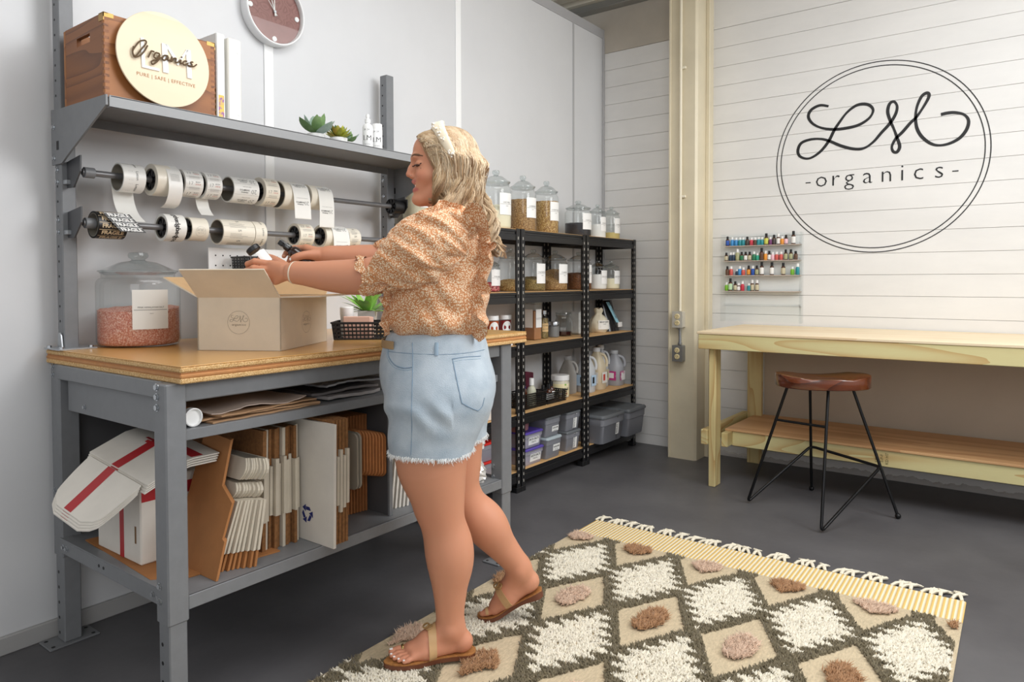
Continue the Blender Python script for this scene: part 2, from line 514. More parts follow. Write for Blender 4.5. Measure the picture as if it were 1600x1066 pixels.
# logo painted on the back wall
YS = YB - .0135
lg = thing('wall_logo', 'black line logo in a double circle on the white wall', 'logo', (-.795, YS, 1.34))
LC = (-.797, 1.897)
def on_wall(a, b):
    return (LC[0] + a, YS, LC[1] + b)
for r, w in ((.566, .0055), (.540, .0055)):
    mb = MB(); n = 128
    ribbon(mb, [(r * cos(2 * pi * k / n), r * sin(2 * pi * k / n) * .985) for k in range(n + 1)], w, on_wall)
    mb.build('ring', BLACK, lg, smooth=None)
LMSTROKE = [(-0.26, 0.337), (-0.31, 0.35), (-0.36, 0.33), (-0.377, 0.291), (-0.354, 0.247), (-0.304, 0.213), (-0.237, 0.194), (-0.167, 0.191), (-0.093, 0.201), (-0.036, 0.233), (-0.014, 0.275), (-0.032, 0.308), (-0.068, 0.322), (-0.11, 0.317), (-0.157, 0.284), (-0.194, 0.237), (-0.226, 0.189), (-0.259, 0.123), (-0.308, 0.065), (-0.369, 0.032), (-0.421, 0.047), (-0.438, 0.085), (-0.419, 0.131), (-0.365, 0.148), (-0.303, 0.144), (-0.253, 0.125), (-0.188, 0.089), (-0.123, 0.064), (-0.066, 0.059), (-0.014, 0.089), (0.031, 0.14), (0.076, 0.19), (0.105, 0.241), (0.111, 0.284), (0.094, 0.312), (0.072, 0.301), (0.063, 0.258), (0.076, 0.206), (0.096, 0.154), (0.113, 0.102), (0.127, 0.05), (0.114, 0.019), (0.094, 0.024), (0.087, 0.055), (0.107, 0.097), (0.141, 0.131), (0.179, 0.176), (0.212, 0.209), (0.25, 0.269), (0.271, 0.315), (0.262, 0.335), (0.235, 0.32), (0.212, 0.264), (0.206, 0.205), (0.213, 0.144), (0.238, 0.092), (0.281, 0.049), (0.323, 0.033), (0.374, 0.038), (0.423, 0.064), (0.454, 0.108), (0.461, 0.154), (0.44, 0.188), (0.399, 0.205), (0.363, 0.208), (0.33, 0.204)]
LMCURVE = catmull(LMSTROKE, 6)
def lm_logo(parent, fn, scale, ink, weight=1.0, rings=1):
    """cursive monogram, word and ring(s) of the shop logo, fn maps logo metres to 3D"""
    g = lambda a, b: fn(a * scale, b * scale)
    mb = MB()
    w = [(.013 + .005 * abs(sin(i * .11))) * weight for i in range(len(LMCURVE))]
    ribbon(mb, LMCURVE, w, g)
    mb.build('monogram', ink, parent, smooth=None)
    mb = MB()
    for ch, cx in (('o', 280), ('r', 358), ('g', 435), ('a', 533), ('n', 632), ('i', 712), ('c', 793), ('s', 893)):
        add_text(mb, ch, .140 if rings == 2 else .15, g, bold=-.012 if rings == 2 else .004, dx=-.323 + (cx - 255) / 665 * .676, dy=-.149)
    for cx in (-.375, .403):
        ribbon(mb, [(cx - .015, -.118), (cx + .015, -.118)], .0065 * weight, g)
    mb.build('lettering', ink, parent, smooth=None)
    if rings == 1:
        mb = MB()
        ribbon(mb, [(.553 * cos(2 * pi * k / 72), .545 * sin(2 * pi * k / 72)) for k in range(73)], .013 * weight, g)
        mb.build('ring', ink, parent, smooth=None)
lm_logo(lg, on_wall, 1.0, BLACK, rings=2)

# ------------------------------------------------------------------ packing bench
SGD = STEEL_GREY
PBOARD = speckle_mat('particle_board_edge', [(206, 166, 110), (218, 180, 124), (190, 146, 90), (228, 194, 142)], 380, .75, .4)
TOPM = mat('maple_laminate_top', (226, 178, 108), .3, c2=(214, 162, 92), nscale=3, stretch=(1, .12, 1), coat=.25)
BX0, BX1, BY0, BY1, BZ = -2.608, -1.765, .944, 2.470, .960
pb = thing('packing_bench', 'grey steel packing bench with particle board top, shelves and uprights', 'workbench', (-2.19, 1.7, 0))
tp = MB().box(BX0, BX1, BY0, BY1, .9425, .9575, .004).build('worktop', PBOARD, pb)
MB().box(BX0 + .001, BX1 - .001, BY0 + .001, BY1 - .001, .9575, BZ, .002).build('laminate', TOPM, tp)
MB().box(BX0 + .004, BX1 - .003, BY0 + .003, BY1 - .003, .9385, .9425).build('core_line', mat('mdf_core', (170, 112, 62), .7), tp)
MB().box(BX0, BX1, BY0, BY1, .928, .9385, .003).build('middle_board', mat('mdf_edge', (196, 136, 80), .6, noise=.08, nscale=40), tp)
MB().box(BX0, BX1, BY0, BY1, .914, .928, .003).build('lower_board', PBOARD, tp)
def bolt(x, y, z, ax, par, r=.0075):
    h = .006
    mb = MB()
    d = {'y': Vector((0, -1, 0)), 'x': Vector((1, 0, 0)), '+y': Vector((0, 1, 0))}[ax]
    p = Vector((x, y, z))
    mb.cyl(p, p + d * .0015, r * 1.35, n=12); mb.cyl(p + d * .0015, p + d * h, r, n=6)
    mb.build('bolt', BOLT, par)
def leg(x0, x1, y0, y1, zs=.285):
    up = MB()
    # folded channel: wide front face and side face
    up.box(x0, x1, y0, y1, zs, .914, .004)
    o = up.build('leg', SGD, pb)
    MB().box(x0 + .004, x1 - .004, y0 + .004, y1 - .004, .006, zs + .02, .003).build('inner_leg', SGD, o)
    hl = MB()
    for k in range(5):
        zz = .03 + k * .05
        hl.cyl((x0 + (x1 - x0) * .35, y0 + .0036, zz), (x0 + (x1 - x0) * .35, y0 + .0045, zz), .0055, n=10)
    hl.build('holes', BLACK, o)
    yc = (y0 + y1) / 2
    f = MB().box(x0 - .012, x1 + .012, y0 - .045, y1 + .045, 0, .006, .002).build('foot_plate', SGD, o)
    hb = MB()
    for a in (x0 + .004, x1 - .004):
        for b in (y0 - .03, y1 + .03):
            hb.cyl((a, b, .0058), (a, b, .0066), .006, n=10)
    hb.build('holes', BLACK, o)
    return o
L1 = leg(-1.850, -1.788, .915, .972)
L2 = leg(-2.585, -2.520, .948, 1.008)
L3 = leg(-1.850, -1.788, 2.325, 2.392)
L4 = leg(-2.585, -2.520, 2.325, 2.392)
for zz in (.905, .880, .852):
    bolt(-1.829, .915, zz, 'y', L1)
for zz in (.385, .345):
    bolt(-1.829, .915, zz, 'y', L1)
for zz in (.905, .878, .50, .455):
    bolt(-2.565, .948, zz, 'y', L2, .0065)
for zz in (.40, .355):
    bolt(-1.836, 2.325, zz, 'y', L3)
    bolt(-1.83, .972, zz - .01, '+y', L1, .005)
for zz in (.87,):
    bolt(-1.836, 2.325, zz, 'y', L3)
# top rails
MB().box(-2.51, -1.855, .938, .962, .868, .914, .003).build('side_rail', SGD, pb)
MB().box(-2.51, -1.855, 2.34, 2.375, .868, .914, .003).build('side_rail', SGD, pb)
MB().box(-1.838, -1.800, .972, 2.325, .862, .914, .003).build('front_rail', SGD, pb)
MB().box(-2.57, -2.54, 1.0, 2.33, .862, .914, .003).build('rear_rail', SGD, pb)
# side panel hanging from the rail, middle shelf
sp = MB().box(-2.50, -1.850, .966, .974, .765, .872, .001).build('side_panel', SGD, pb)
bolt(-2.38, .966, .788, 'y', sp, .006); bolt(-1.90, .966, .785, 'y', sp, .006)
sp2 = MB().box(-2.50, -1.850, 2.322, 2.330, .765, .872, .001).build('side_panel', SGD, pb)
bolt(-1.90, 2.322, .84, 'y', sp2, .006)
ms = MB().box(-2.52, -1.812, .974, 2.322, .780, .786, .001).build('middle_shelf', SGD, pb)
MB().box(-1.815, -1.808, .974, 2.322, .757, .786, .0015).build('shelf_lip', SGD, ms)
# lower shelf
ls = MB().box(-2.53, -1.795, .975, 2.325, .343, .349, .001).build('lower_shelf', SGD, pb)
MB().box(-1.800, -1.792, .972, 2.325, .312, .349, .0015).build('shelf_lip', SGD, ls)
e1 = MB().box(-2.53, -1.85, .944, .952, .305, .3485, .0015).build('end_rail', SGD, ls)
MB().box(-2.53, -1.85, .9435, .9765, .3488, .3525, .001).build('end_flange', SGD, ls)
for xx in (-2.50, -2.475, -1.925, -1.895):
    bolt(xx, .944, .328, 'y', e1, .0065)
hl = MB()
for xx in (-2.25, -2.22):
    hl.cyl((xx, .9445, .328), (xx, .9432, .328), .005, n=10)
hl.build('holes', BLACK, e1)
MB().box(-2.53, -1.85, 2.348, 2.356, .305, .352, .0015).build('end_rail', SGD, ls)
# vertical dividers and rear stops
for yd in (1.735,):
    d = MB().box(-2.50, -1.835, yd - .002, yd + .002, .349, .757, .0008).build('divider', mat('dark_grey_steel', (84, 84, 86), .45), pb)
    MB().box(-1.839, -1.829, yd - .008, yd + .008, .349, .757, .001).build('divider_lip', SGD, d)
MB().box(-2.585, -2.575, .98, 2.33, .349, .78, .001).build('rear_panel', mat('dark_grey_steel', (84, 84, 86), .45), pb)
# uprights
def upright(y0, y1, ztop):
    x0, x1 = -2.574, -2.526
    o = MB().box(x0, x1, y0, y1, BZ, ztop, .003).build('upright', SGD, pb)
    hl = MB()
    zz = BZ + .09
    while zz < ztop - .02:
        hl.cyl((x0 + .019, y0 + .0006, zz), (x0 + .019, y0 - .0006, zz), .0042, n=8)
        zz += .0485
    hl.build('holes', BLACK, o)
    p = MB().box(x0 - .022, x1 + .05, y0 - .035, y1 + .035, BZ, BZ + .005, .001).build('base_plate', mat('zinc_plate', (176, 180, 184), .35, .6), o)
    MB().prism([(-.012, 0), (.024, 0), (.016, .040), (.006, .050), (-.006, .046)], .004, o=(x1 - .022, y0 - .008, BZ + .004), u=(1, 0, 0), w=(0, 0, 1), h=(0, 1, 0)).build('gusset', mat('zinc_plate', (176, 180, 184), .35, .6), o)
    for a, b in ((x0 - .012, y0 - .022), (x1 + .035, y0 - .022), (x1 + .035, y1 + .022)):
        MB().cyl((a, b, BZ + .004), (a, b, BZ + .011), .007, n=6).build('bolt', BOLT, o)
    return o
U1 = upright(.968, 1.012, 2.175)
U2 = upright(2.385, 2.432, 2.165)
# overhead shelf with brackets
SHX0, SHX1, SHZ = -2.53, -2.185, 1.722
sh = MB().box(SHX0, SHX1, .972, 2.446, SHZ - .004, SHZ, .001).build('overhead_shelf', SGD, pb)
MB().box(SHX1 - .003, SHX1, .968, 2.446, SHZ - .034, SHZ + .001, .001).build('shelf_lip', mat('grey_edge', (146, 148, 150), .4), sh)
MB().box(SHX1 - .016, SHX1, .968, 2.446, SHZ - .034, SHZ - .031, .001).build('shelf_return', SGD, sh)
MB().box(SHX0, SHX0 + .003, .972, 2.446, SHZ - .034, SHZ, .001).build('shelf_lip', SGD, sh)
for yb, u in ((.960, U1), (2.433, U2)):
    b = MB().prism([(-2.575, 1.732), (-2.50, 1.728), (SHX1 - .004, 1.724), (SHX1 - .004, 1.694), (-2.46, 1.575), (-2.50, 1.555), (-2.575, 1.555)], .006, o=(0, yb, 0), u=(1, 0, 0), w=(0, 0, 1), h=(0, 1, 0)).build('shelf_bracket', SGD, pb)
    for zz in (1.675, 1.575):
        bolt(-2.553, yb, zz, 'y', b, .006)
    MB().box(-2.535, -2.52, yb - .001, yb + .007, 1.60, 1.628).build('slot', BLACK, b)
bolt(-2.553, 2.385, 1.66, 'y', U2, .006); bolt(-2.553, 2.385, 1.585, 'y', U2, .006)
# roll holder rods
DKG = mat('dark_bracket', (74, 75, 78), .45)
RX = -2.452
RODS = ((1.527, 1.0, 2.40), (1.366, 1.0, 2.43))
for i, (rz, ya, yb) in enumerate(RODS):
    rd = MB().cyl((RX, ya, rz), (RX, yb, rz), .0105, n=16).build('roll_rod', mat('grey_rod', (122, 122, 124), .35, .3), pb)
    for yq in (.985, 2.405):
        br = MB().prism([(-.09, -.045), (-.03, -.048), (.022, .0), (.024, .05), (-.09, .035)], .005, o=(RX, yq, rz), u=(1, 0, 0), w=(0, 0, 1), h=(0, 1, 0)).build('rod_bracket', DKG, pb)
        MB().box(RX - .075, RX - .05, yq - .012, yq + .001, rz - .036, rz - .022, .001).build('bracket_tab', mat('zinc_plate', (176, 180, 184), .35, .6), br)
    for zz in (.012, -.026):
        bolt(-2.553, .968, rz + zz, 'y', U1, .006)
    MB().cyl((RX, 1.005, rz), (RX, 1.035, rz), .017, n=16).build('rod_collar', SGD, rd)
# black end hub on the upper rod
def hub_mesh(mb, c, r, w, spokes=8, rc=.013):
    """spoked plastic hub, axis along Y"""
    x, y, z = c
    n = 24
    ring = lambda rr, yy: [(x + rr * cos(2 * pi * k / n), yy, z + rr * sin(2 * pi * k / n)) for k in range(n)]
    mb.rings([ring(r, y), ring(r, y + w), ring(r - .004, y + w), ring(r - .004, y), ring(r, y)], False, False)
    mb.rings([ring(rc, y - .002), ring(rc, y + w), ring(rc - .003, y + w), ring(rc - .003, y - .002), ring(rc, y - .002)], False, False)
    for k in range(spokes):
        a = 2 * pi * k / spokes
        t = Vector((cos(a), 0, sin(a))); q = Vector((-sin(a), 0, cos(a))); o = Vector(c)
        vs = []
        for d in (rc - .001, r - .002):
            for s in (-.004, .004):
                for yy in (0.002, w):
                    vs.append(o + t * d + q * s * (1 + (d > .02)) + Vector((0, yy, 0)))
        mb.add(vs, [(0, 1, 3, 2), (4, 6, 7, 5), (0, 4, 5, 1), (2, 3, 7, 6), (0, 2, 6, 4), (1, 5, 7, 3)])
    mb.rings([ring(rc, y + w * .6), ring(r - .003, y + w * .6)], False, False)
    return mb
BPL = mat('black_plastic', (26, 26, 28), .4)
eh = hub_mesh(MB(), (RX, 2.335, 1.527), .036, .02).build('end_hub', BPL, pb)
MB().cyl((RX, 2.355, 1.527), (RX, 2.40, 1.527), .033, n=20).build('hub_barrel', BPL, eh)
MB().prism([(-.02, -.03), (.02, -.03), (.045, .0), (.045, .035), (-.02, .035)], .006, o=(RX, 2.398, 1.527), u=(1, 0, 0), w=(0, 0, 1), h=(0, 1, 0)).build('hub_plate', BPL, eh)
# ------------------------------------------------------------------ black storage racks (three units side by side)
MDF = mat('mdf_shelf', (222, 178, 122), .55, noise=.06, nscale=20)
RX0, RX1 = -2.612, -2.308
RZ = [.119, .434, .818, 1.113, 1.460]
def rack_unit(y0, y1, label):
    r = thing('storage_rack', label, 'rack', ((RX0 + RX1) / 2, (y0 + y1) / 2, 0), group='black boltless storage racks along the left wall')
    for x in (RX0, RX1):
        for ys, sgn in ((y0, 1), (y1, -1)):
            w = .036; t = .002
            p = MB()
            xo = x if x == RX0 else x
            inw = 1 if x == RX0 else -1
            p.box(min(xo, xo + inw * t), max(xo, xo + inw * t), min(ys, ys + sgn * w), max(ys, ys + sgn * w), .0, 1.462)
            p.box(min(xo, xo + inw * w), max(xo, xo + inw * w), min(ys, ys + sgn * t), max(ys, ys + sgn * t), .0, 1.462)
            o = p.build('post', BLACK_STEEL, r, smooth=None)
            sl = MB()
            zz = .06
            xf = xo + (0.0006 if x == RX1 else t + .0006)
            yf = ys - .0006 * sgn if sgn > 0 else ys - t - .0006
            while zz < 1.44:
                yc = ys + sgn * w * .55
                sl.box(xf - .0004, xf + .0004, yc - .0035, yc + .0035, zz - .008, zz + .008)
                xc = xo + inw * w * .55
                sl.box(xc - .0035, xc + .0035, yf - .0004, yf + .0004, zz - .008, zz + .008)
                zz += .0375
            sl.build('keyholes', mat('keyhole_grey', (172, 168, 160), .6), o)
            MB().box(min(xo - .002 * inw, xo + inw * .04), max(xo - .002 * inw, xo + inw * .04), min(ys - .002 * sgn, ys + sgn * .04), max(ys - .002 * sgn, ys + sgn * .04), 0, .03, .002).build('foot', BLACK, o)
    for z in RZ:
        for x, d in ((RX1, -1), (RX0, 1)):
            b = MB()
            a0, a1 = y0 + .037, y1 - .037
            pr = [(0, -.062), (0, -.030), (-.006, -.026), (-.006, -.018), (0, -.014), (0, -.002), (-.02, -.002), (-.02, -.006), (-.004, -.006), (-.004, -.062)]
            b.prism([(q[0] * -d * -1, q[1]) if d > 0 else (q[0], q[1]) for q in pr] if d < 0 else [(-q[0], q[1]) for q in pr], a1 - a0, o=(x - (.0025 if d < 0 else -.0025), a0, z), u=(1, 0, 0), w=(0, 0, 1), h=(0, 1, 0))
            b.build('beam', BLACK_STEEL, r, smooth=None)
        for yq in (y0 + .003, y1 - .009):
            MB().box(RX0 + .037, RX1 - .037, yq, yq + .006, z - .06, z - .004, .001).build('end_beam', BLACK_STEEL, r)
        MB().box(RX0 + .004, RX1 - .004, y0 + .004, y1 - .004, z - .009, z, .001).build('shelf_board', MDF, r)
    return r
rack_unit(2.480, 3.170, 'black storage rack partly hidden behind the packing bench and the woman')
rack_unit(3.176, 3.872, 'middle black storage rack with glass jars above and small lidded bins below')
rack_unit(3.878, 4.560, 'black storage rack nearest the corner, holding jugs and two large grey totes')

# ------------------------------------------------------------------ timber bench by the back wall
PT = wood_mat('treated_pine', (220, 212, 158), (196, 158, 100), 'X', 2.2, .55, 4.0, 4.0, .75)
PTZ = wood_mat('treated_pine_upright', (222, 206, 150), (192, 152, 94), 'Z', 2.2, .55, 7.0, 3.0, .8)
PTY = wood_mat('treated_pine_cross', (218, 208, 154), (192, 152, 92), 'Y', 2.2, .55, 4.0, 4.0, .75)
PLYT = wood_mat('plywood_top', (238, 220, 188), (220, 188, 144), 'X', 1.2, .5, 3.5, 4.0, .55)
PLYS = wood_mat('plywood_shelf', (216, 172, 124), (180, 128, 84), 'X', 1.2, .5, 3.0, 6.0, .65)
wbn = thing('timber_workbench', 'pale treated pine workbench with plywood top and lower shelf below the wall logo', 'workbench', (-.4, 4.25, 0))
X1B = .95
MB().box(-1.568, X1B, 3.852, 4.640, .872, .886, .002).build('plywood_top', PLYT, wbn)
MB().box(-1.560, X1B, 3.856, 3.894, .788, .872, .003).build('front_apron', PT, wbn)
MB().box(-1.560, -1.522, 3.894, 4.63, .788, .872, .003).build('side_apron', PTY, wbn)
MB().box(-1.522, X1B, 4.592, 4.63, .788, .872, .003).build('rear_apron', PT, wbn)
for x in (-1.512, .80):
    MB().box(x, x + .038, 3.894, 3.983, 0, .788, .003).build('leg', PTZ, wbn)
    MB().box(x, x + .089, 4.555, 4.592, 0, .872, .003).build('leg', PTZ, wbn)
MB().box(-1.552, -1.514, 3.880, 4.59, .240, .325, .003).build('shelf_end_board', PTY, wbn)
MB().box(-1.472, -1.434, 3.984, 4.56, .216, .297, .003).build('shelf_cross_board', PTY, wbn)
lf = MB().box(-1.434, .80, 4.060, 4.098, .212, .297, .003).build('shelf_apron', PT, wbn)
mb = MB()
for k, s in enumerate(('STUD', 'S-P-F', 'KD HT')):
    add_text(mb, s, .020, lambda a, b: (-.668 + k * .024 - b, 4.0592, .255 + a), bold=.0)
mb.build('grade_stamp', mat('stamp_ink', (92, 88, 50), .6), lf, smooth=None)
MB().box(-1.474, .80, 4.050, 4.62, .2975, .310, .002).build('plywood_shelf', PLYS, wbn)

# ------------------------------------------------------------------ stool
st = thing('bar_stool', 'bar stool with a glossy brown saddle seat on black rod legs', 'stool', (-.90, 3.81, 0))
SEATW = wood_mat('stained_seat_wood', (112, 56, 30), (66, 30, 16), 'X', 1.6, .22, 5.0, 6.0, .9, coat=.6)
sm = MB(); n = 48
cx, cy = -.885, 3.80
# seat axes: wide axis follows the line of the two front loops
ua = Vector((.80, .60, 0)).normalized(); ub = Vector((-.60, .80, 0))
ua = Vector((.86, .51, 0)).normalized(); ub = Vector((-ua.y, ua.x, 0))
def seat_pt(t, rr, z):
    a = .225 * rr * (abs(cos(t)) ** .85) * (1 if cos(t) >= 0 else -1)
    b = .175 * rr * (abs(sin(t)) ** .85) * (1 if sin(t) >= 0 else -1)
    if b > 0: b *= .78
    dip = 0
    p = Vector((cx, cy, 0)) + ua * a + ub * b
    sad = .010 * (a / .225) ** 2 - .010 * (1 - min(1, (a / .15) ** 2)) + .010 * (-b / .17) * max(0, 1 - (a / .1) ** 2) * (1 if b < 0 else 0)
    return (p.x, p.y, z + (sad if z > .67 else 0))
rings = []
for rr, z in ((.05, .640), (.95, .640), (.985, .642), (1.0, .646), (1.0, .690), (.99, .6945), (.965, .696), (.7, .694), (.4, .694), (.15, .694), (.02, .694)):
    rings.append([seat_pt(2 * pi * k / n, rr, z) for k in range(n)])
sm.rings(rings)
sm.build('seat', SEATW, st, smooth=50)
ROD = mat('black_rod', (24, 24, 26), .3, .4)
A = Vector((-1.227, 3.712, .008)); B = Vector((-.805, 3.471, .008)); Cc = Vector((-.552, 3.909, .012)); D = Vector((-1.015, 4.149, .012))
tA = Vector((cx, cy, .642)) - ua * .175 - ub * .03; tB = Vector((cx, cy, .642)) + ua * .0 - ub * .10
tC = Vector((cx, cy, .642)) + ua * .155 + ub * .03; tD = Vector((cx, cy, .642)) - ua * .03 + ub * .09
P1 = tD.lerp(D, .58); P2 = tC.lerp(Cc, .63)
def rounded(pts, r=.03, n=5):
    out = [pts[0]]
    for i in range(1, len(pts) - 1):
        a, b, c = pts[i - 1], pts[i], pts[i + 1]
        u = (a - b).normalized() * r; w = (c - b).normalized() * r
        for k in range(n + 1):
            t = k / n
            out.append((b + u) * (1 - t) ** 2 + b * 2 * t * (1 - t) + (b + w) * t * t)
    out.append(pts[-1])
    return out
MB().tube(rounded([tA, A, P1, P2, B, tB], .028), .0075, 10).build('rod_frame', ROD, st, smooth=60)
for t, q in ((tC, Cc), (tD, D)):
    o = MB().tube([t, q], .0075, 10).build('leg', ROD, st, smooth=60)
    MB().sphere((q.x, q.y, .014), .014, 12, 8).build('ball_foot', ROD, o, smooth=80)
MB().tube([tA.lerp(A, .28), tB.lerp(B, .28)], .0065, 10).build('foot_bar', ROD, st, smooth=60)
# ------------------------------------------------------------------ wall clock
ck = thing('wall_clock', 'round wall clock with a dark wood face, white rim and white dots', 'clock', (XL, 1.812, 2.165))
CKR = Matrix.Translation((XL, 1.812, 2.305)) @ Matrix.Rotation(pi / 2, 4, 'Y')
CKM = mat('satin_white_rim', (236, 237, 238), .3)
MB().lathe([(.09, .001), (.139, .001), (.141, .008), (.141, .044), (.138, .048), (.133, .048), (.131, .044), (.131, .026)], 64, cap0=True, cap1=False).xf(CKR).build('rim', CKM, ck)
MB().lathe([(.001, .025), (.1315, .025), (.1315, .0265), (.001, .0265)], 64).xf(CKR).build('face', wood_mat('clock_face_wood', (150, 104, 98), (122, 78, 74), 'X', 2.5, .4, 12, 2, .8), ck)
def ck_pt(r, a, h):
    return Vector((XL + h, 1.812 + r * sin(a), 2.305 + r * cos(a)))
for k in range(12):
    if k % 3 == 0:
        a = 2 * pi * k / 12
        MB().cyl(ck_pt(.112, a, .0266), ck_pt(.112, a, .031), .0105, n=20).build('dot', WHITE, ck)
for a, l, w in ((radians(-2), .072, .0035), (radians(-38), .10, .0025), (radians(-18), .055, .0035)):
    mb = MB()
    p0, p1 = ck_pt(-.018, a, .034), ck_pt(l, a, .034)
    mb.tube([p0, p1], w * .55, 6)
    mb.build('hand', WHITE, ck)
MB().cyl((XL + .0266, 1.812, 2.305), (XL + .037, 1.812, 2.305), .006, n=14).build('hub', BOLT, ck)
MB().lathe([(.001, .042), (.132, .042)], 48, cap0=True, cap1=False).xf(CKR).build('glass', CLEAR, ck)

# ------------------------------------------------------------------ crate on the overhead shelf
CRW = wood_mat('crate_wood', (172, 112, 62), (118, 68, 34), 'Y', 3.0, .5, 4, 5, .8)
CRX = wood_mat('crate_end_wood', (150, 94, 52), (100, 58, 30), 'X', 3.0, .5, 4, 5, .8)
SZ = SHZ + .001
cr = thing('wooden_crate', 'brown dovetailed wooden crate with brass corners on the overhead shelf', 'crate', (-2.35, 1.14, SZ))
c0, c1, d0, d1, ch = -2.50, -2.222, .972, 1.322, .248
MB().box(c1 - .014, c1, d0, d1, SZ, SZ + ch, .002).build('front_panel', CRW, cr)
MB().box(c0, c0 + .014, d0, d1, SZ, SZ + ch, .002).build('rear_panel', CRW, cr)
MB().box(c0 + .014, c1 - .014, d0 + .014, d1 - .014, SZ, SZ + .012).build('bottom', CRX, cr)
hz = SZ + .180
for yy in (d0, d1 - .014):
    e = MB()
    e.box(c0 + .014, c1 - .014, yy + .0005, yy + .0135, SZ, hz)
    e.box(c0 + .014, c1 - .014, yy + .0005, yy + .0135, hz + .026, SZ + ch)
    e.box(c0 + .014, -2.405, yy + .0005, yy + .0135, hz, hz + .026)
    e.box(-2.315, c1 - .014, yy + .0005, yy + .0135, hz, hz + .026)
    e.build('end_panel', CRX, cr)
    j = 0
    zz = SZ + .006
    while zz < SZ + ch - .012:
        MB().box(c1 - .0145, c1 + .0004, yy - .0004 if yy == d0 else yy, yy + .014 + (0 if yy == d0 else .0004), zz, zz + .008).build('dovetail', CRX, cr)
        zz += .0185
BRASS = mat('aged_brass', (176, 140, 78), .4, .6)
for yy, sg in ((d0, 1), (d1, -1)):
    b = MB()
    b.box(c1 - .03, c1 + .001, min(yy - .001 * sg, yy + .001 * sg), max(yy - .001 * sg, yy + .001 * sg), SZ + ch - .022, SZ + ch + .001)
    b.box(c1 - .001, c1 + .001, min(yy - .001 * sg, yy + .028 * sg), max(yy - .001 * sg, yy + .028 * sg), SZ + ch - .012, SZ + ch + .001)
    b.box(c1 - .03, c1 + .001, min(yy - .001 * sg, yy + .012 * sg), max(yy - .001 * sg, yy + .012 * sg), SZ + ch - .001, SZ + ch + .0015)
    b.build('brass_corner', BRASS, cr)

# round sign leaning on the crate
sg = thing('round_sign', 'round pale wood sign lettered LM Organics leaning on the crate', 'sign', (-2.2, 1.142, SZ))
th = radians(4)
SR = .146
SB = Vector((-2.189, 1.142, SZ + .0005)); SU = Vector((-sin(th), 0, cos(th))); SN = Vector((cos(th), 0, sin(th)))
def on_sign(a, b, h=.0):
    p = SB + SU * (SR + b) + Vector((0, 1, 0)) * a + SN * h
    return (p.x, p.y, p.z)
mb = MB(); n = 72
mb.rings([[on_sign(r * cos(2 * pi * k / n), r * sin(2 * pi * k / n), h) for k in range(n)] for r, h in ((SR - .001, -.006), (SR, -.005), (SR, -.001), (SR - .001, 0))])
mb.build('board', wood_mat('birch_ply', (238, 222, 194), (226, 204, 168), 'Y', 1.0, .5, 3, 5, .5), sg)
mb = MB()
tk = .004
def slab(mb, poly, fn, h):
    a = [fn(x, y, 0.0005) for x, y in poly]; b = [fn(x, y, h) for x, y in poly]
    mb.rings([a, b])
Lp = [(-.078, .052), (-.068, .052), (-.068, -.036), (-.022, -.036), (-.022, -.044), (-.078, -.044)]
slab(mb, [(a * .95, b * .95) for a, b in Lp], on_sign, tk)
mb.build('letter', WHITE, sg, smooth=None)
mb = MB()
for q in ([(-.010, -.044), (.008, -.044), (.008, .052), (-.010, .052)], [(.072, -.044), (.088, -.044), (.088, .052), (.072, .052)], [(.000, .052), (.036, -.004), (.046, .004), (.008, .052)], [(.036, -.004), (.042, -.010), (.082, .052), (.074, .052)]):
    slab(mb, [(a * .95, b * .95) for a, b in q], on_sign, tk)
mb.build('letter', WHITE, sg, smooth=None)
CUTW = mat('laser_cut_walnut', (96, 74, 48), .5)
script = [
    [(-.100, .010), (-.104, -.008), (-.096, -.018), (-.080, .004), (-.062, .030), (-.066, .038), (-.082, .030), (-.096, .010), (-.104, -.006), (-.100, -.020), (-.086, -.016), (-.070, .002), (-.058, .024)],
    [(-.058, -.012), (-.050, .004), (-.047, .010), (-.038, .010)],
    [(-.022, .008), (-.034, .008), (-.040, -.006), (-.030, -.008), (-.022, .006), (-.026, -.012), (-.044, -.030), (-.048, -.022), (-.028, -.010), (-.012, .000)],
    [(.004, .008), (-.008, .006), (-.014, -.006), (-.006, -.008), (.004, .006), (.004, -.006), (.014, -.002)],
    [(.016, .008), (.014, -.008), (.022, .004), (.030, .006), (.028, -.006), (.036, -.004), (.044, .006)],
    [(.046, .006), (.044, -.006), (.052, -.002)],
    [(.066, .006), (.056, .004), (.052, -.006), (.060, -.007), (.070, .002)],
    [(.086, .008), (.078, .006), (.082, -.002), (.078, -.008), (.068, -.006), (.086, -.006), (.098, .004)],
    [(.048, .014), (.050, .016)]]
mb = MB()
for s in script:
    cp = catmull([(a + .002, b + .004) for a, b in s], 5)
    a3 = [on_sign(p[0], p[1], .0068) for p in cp]
    mb.tube(a3, .0024, 6, up=tuple(SN))
mb.build('script_word', CUTW, sg)
mb = MB()
add_text(mb, 'PURE | SAFE | EFFECTIVE', .0155, lambda a, b: on_sign(a, b, .0008), dx=.002, dy=-.068, spacing=1.12)
mb.build('lettering', mat('burnt_lettering', (176, 124, 78), .6), sg, smooth=None)

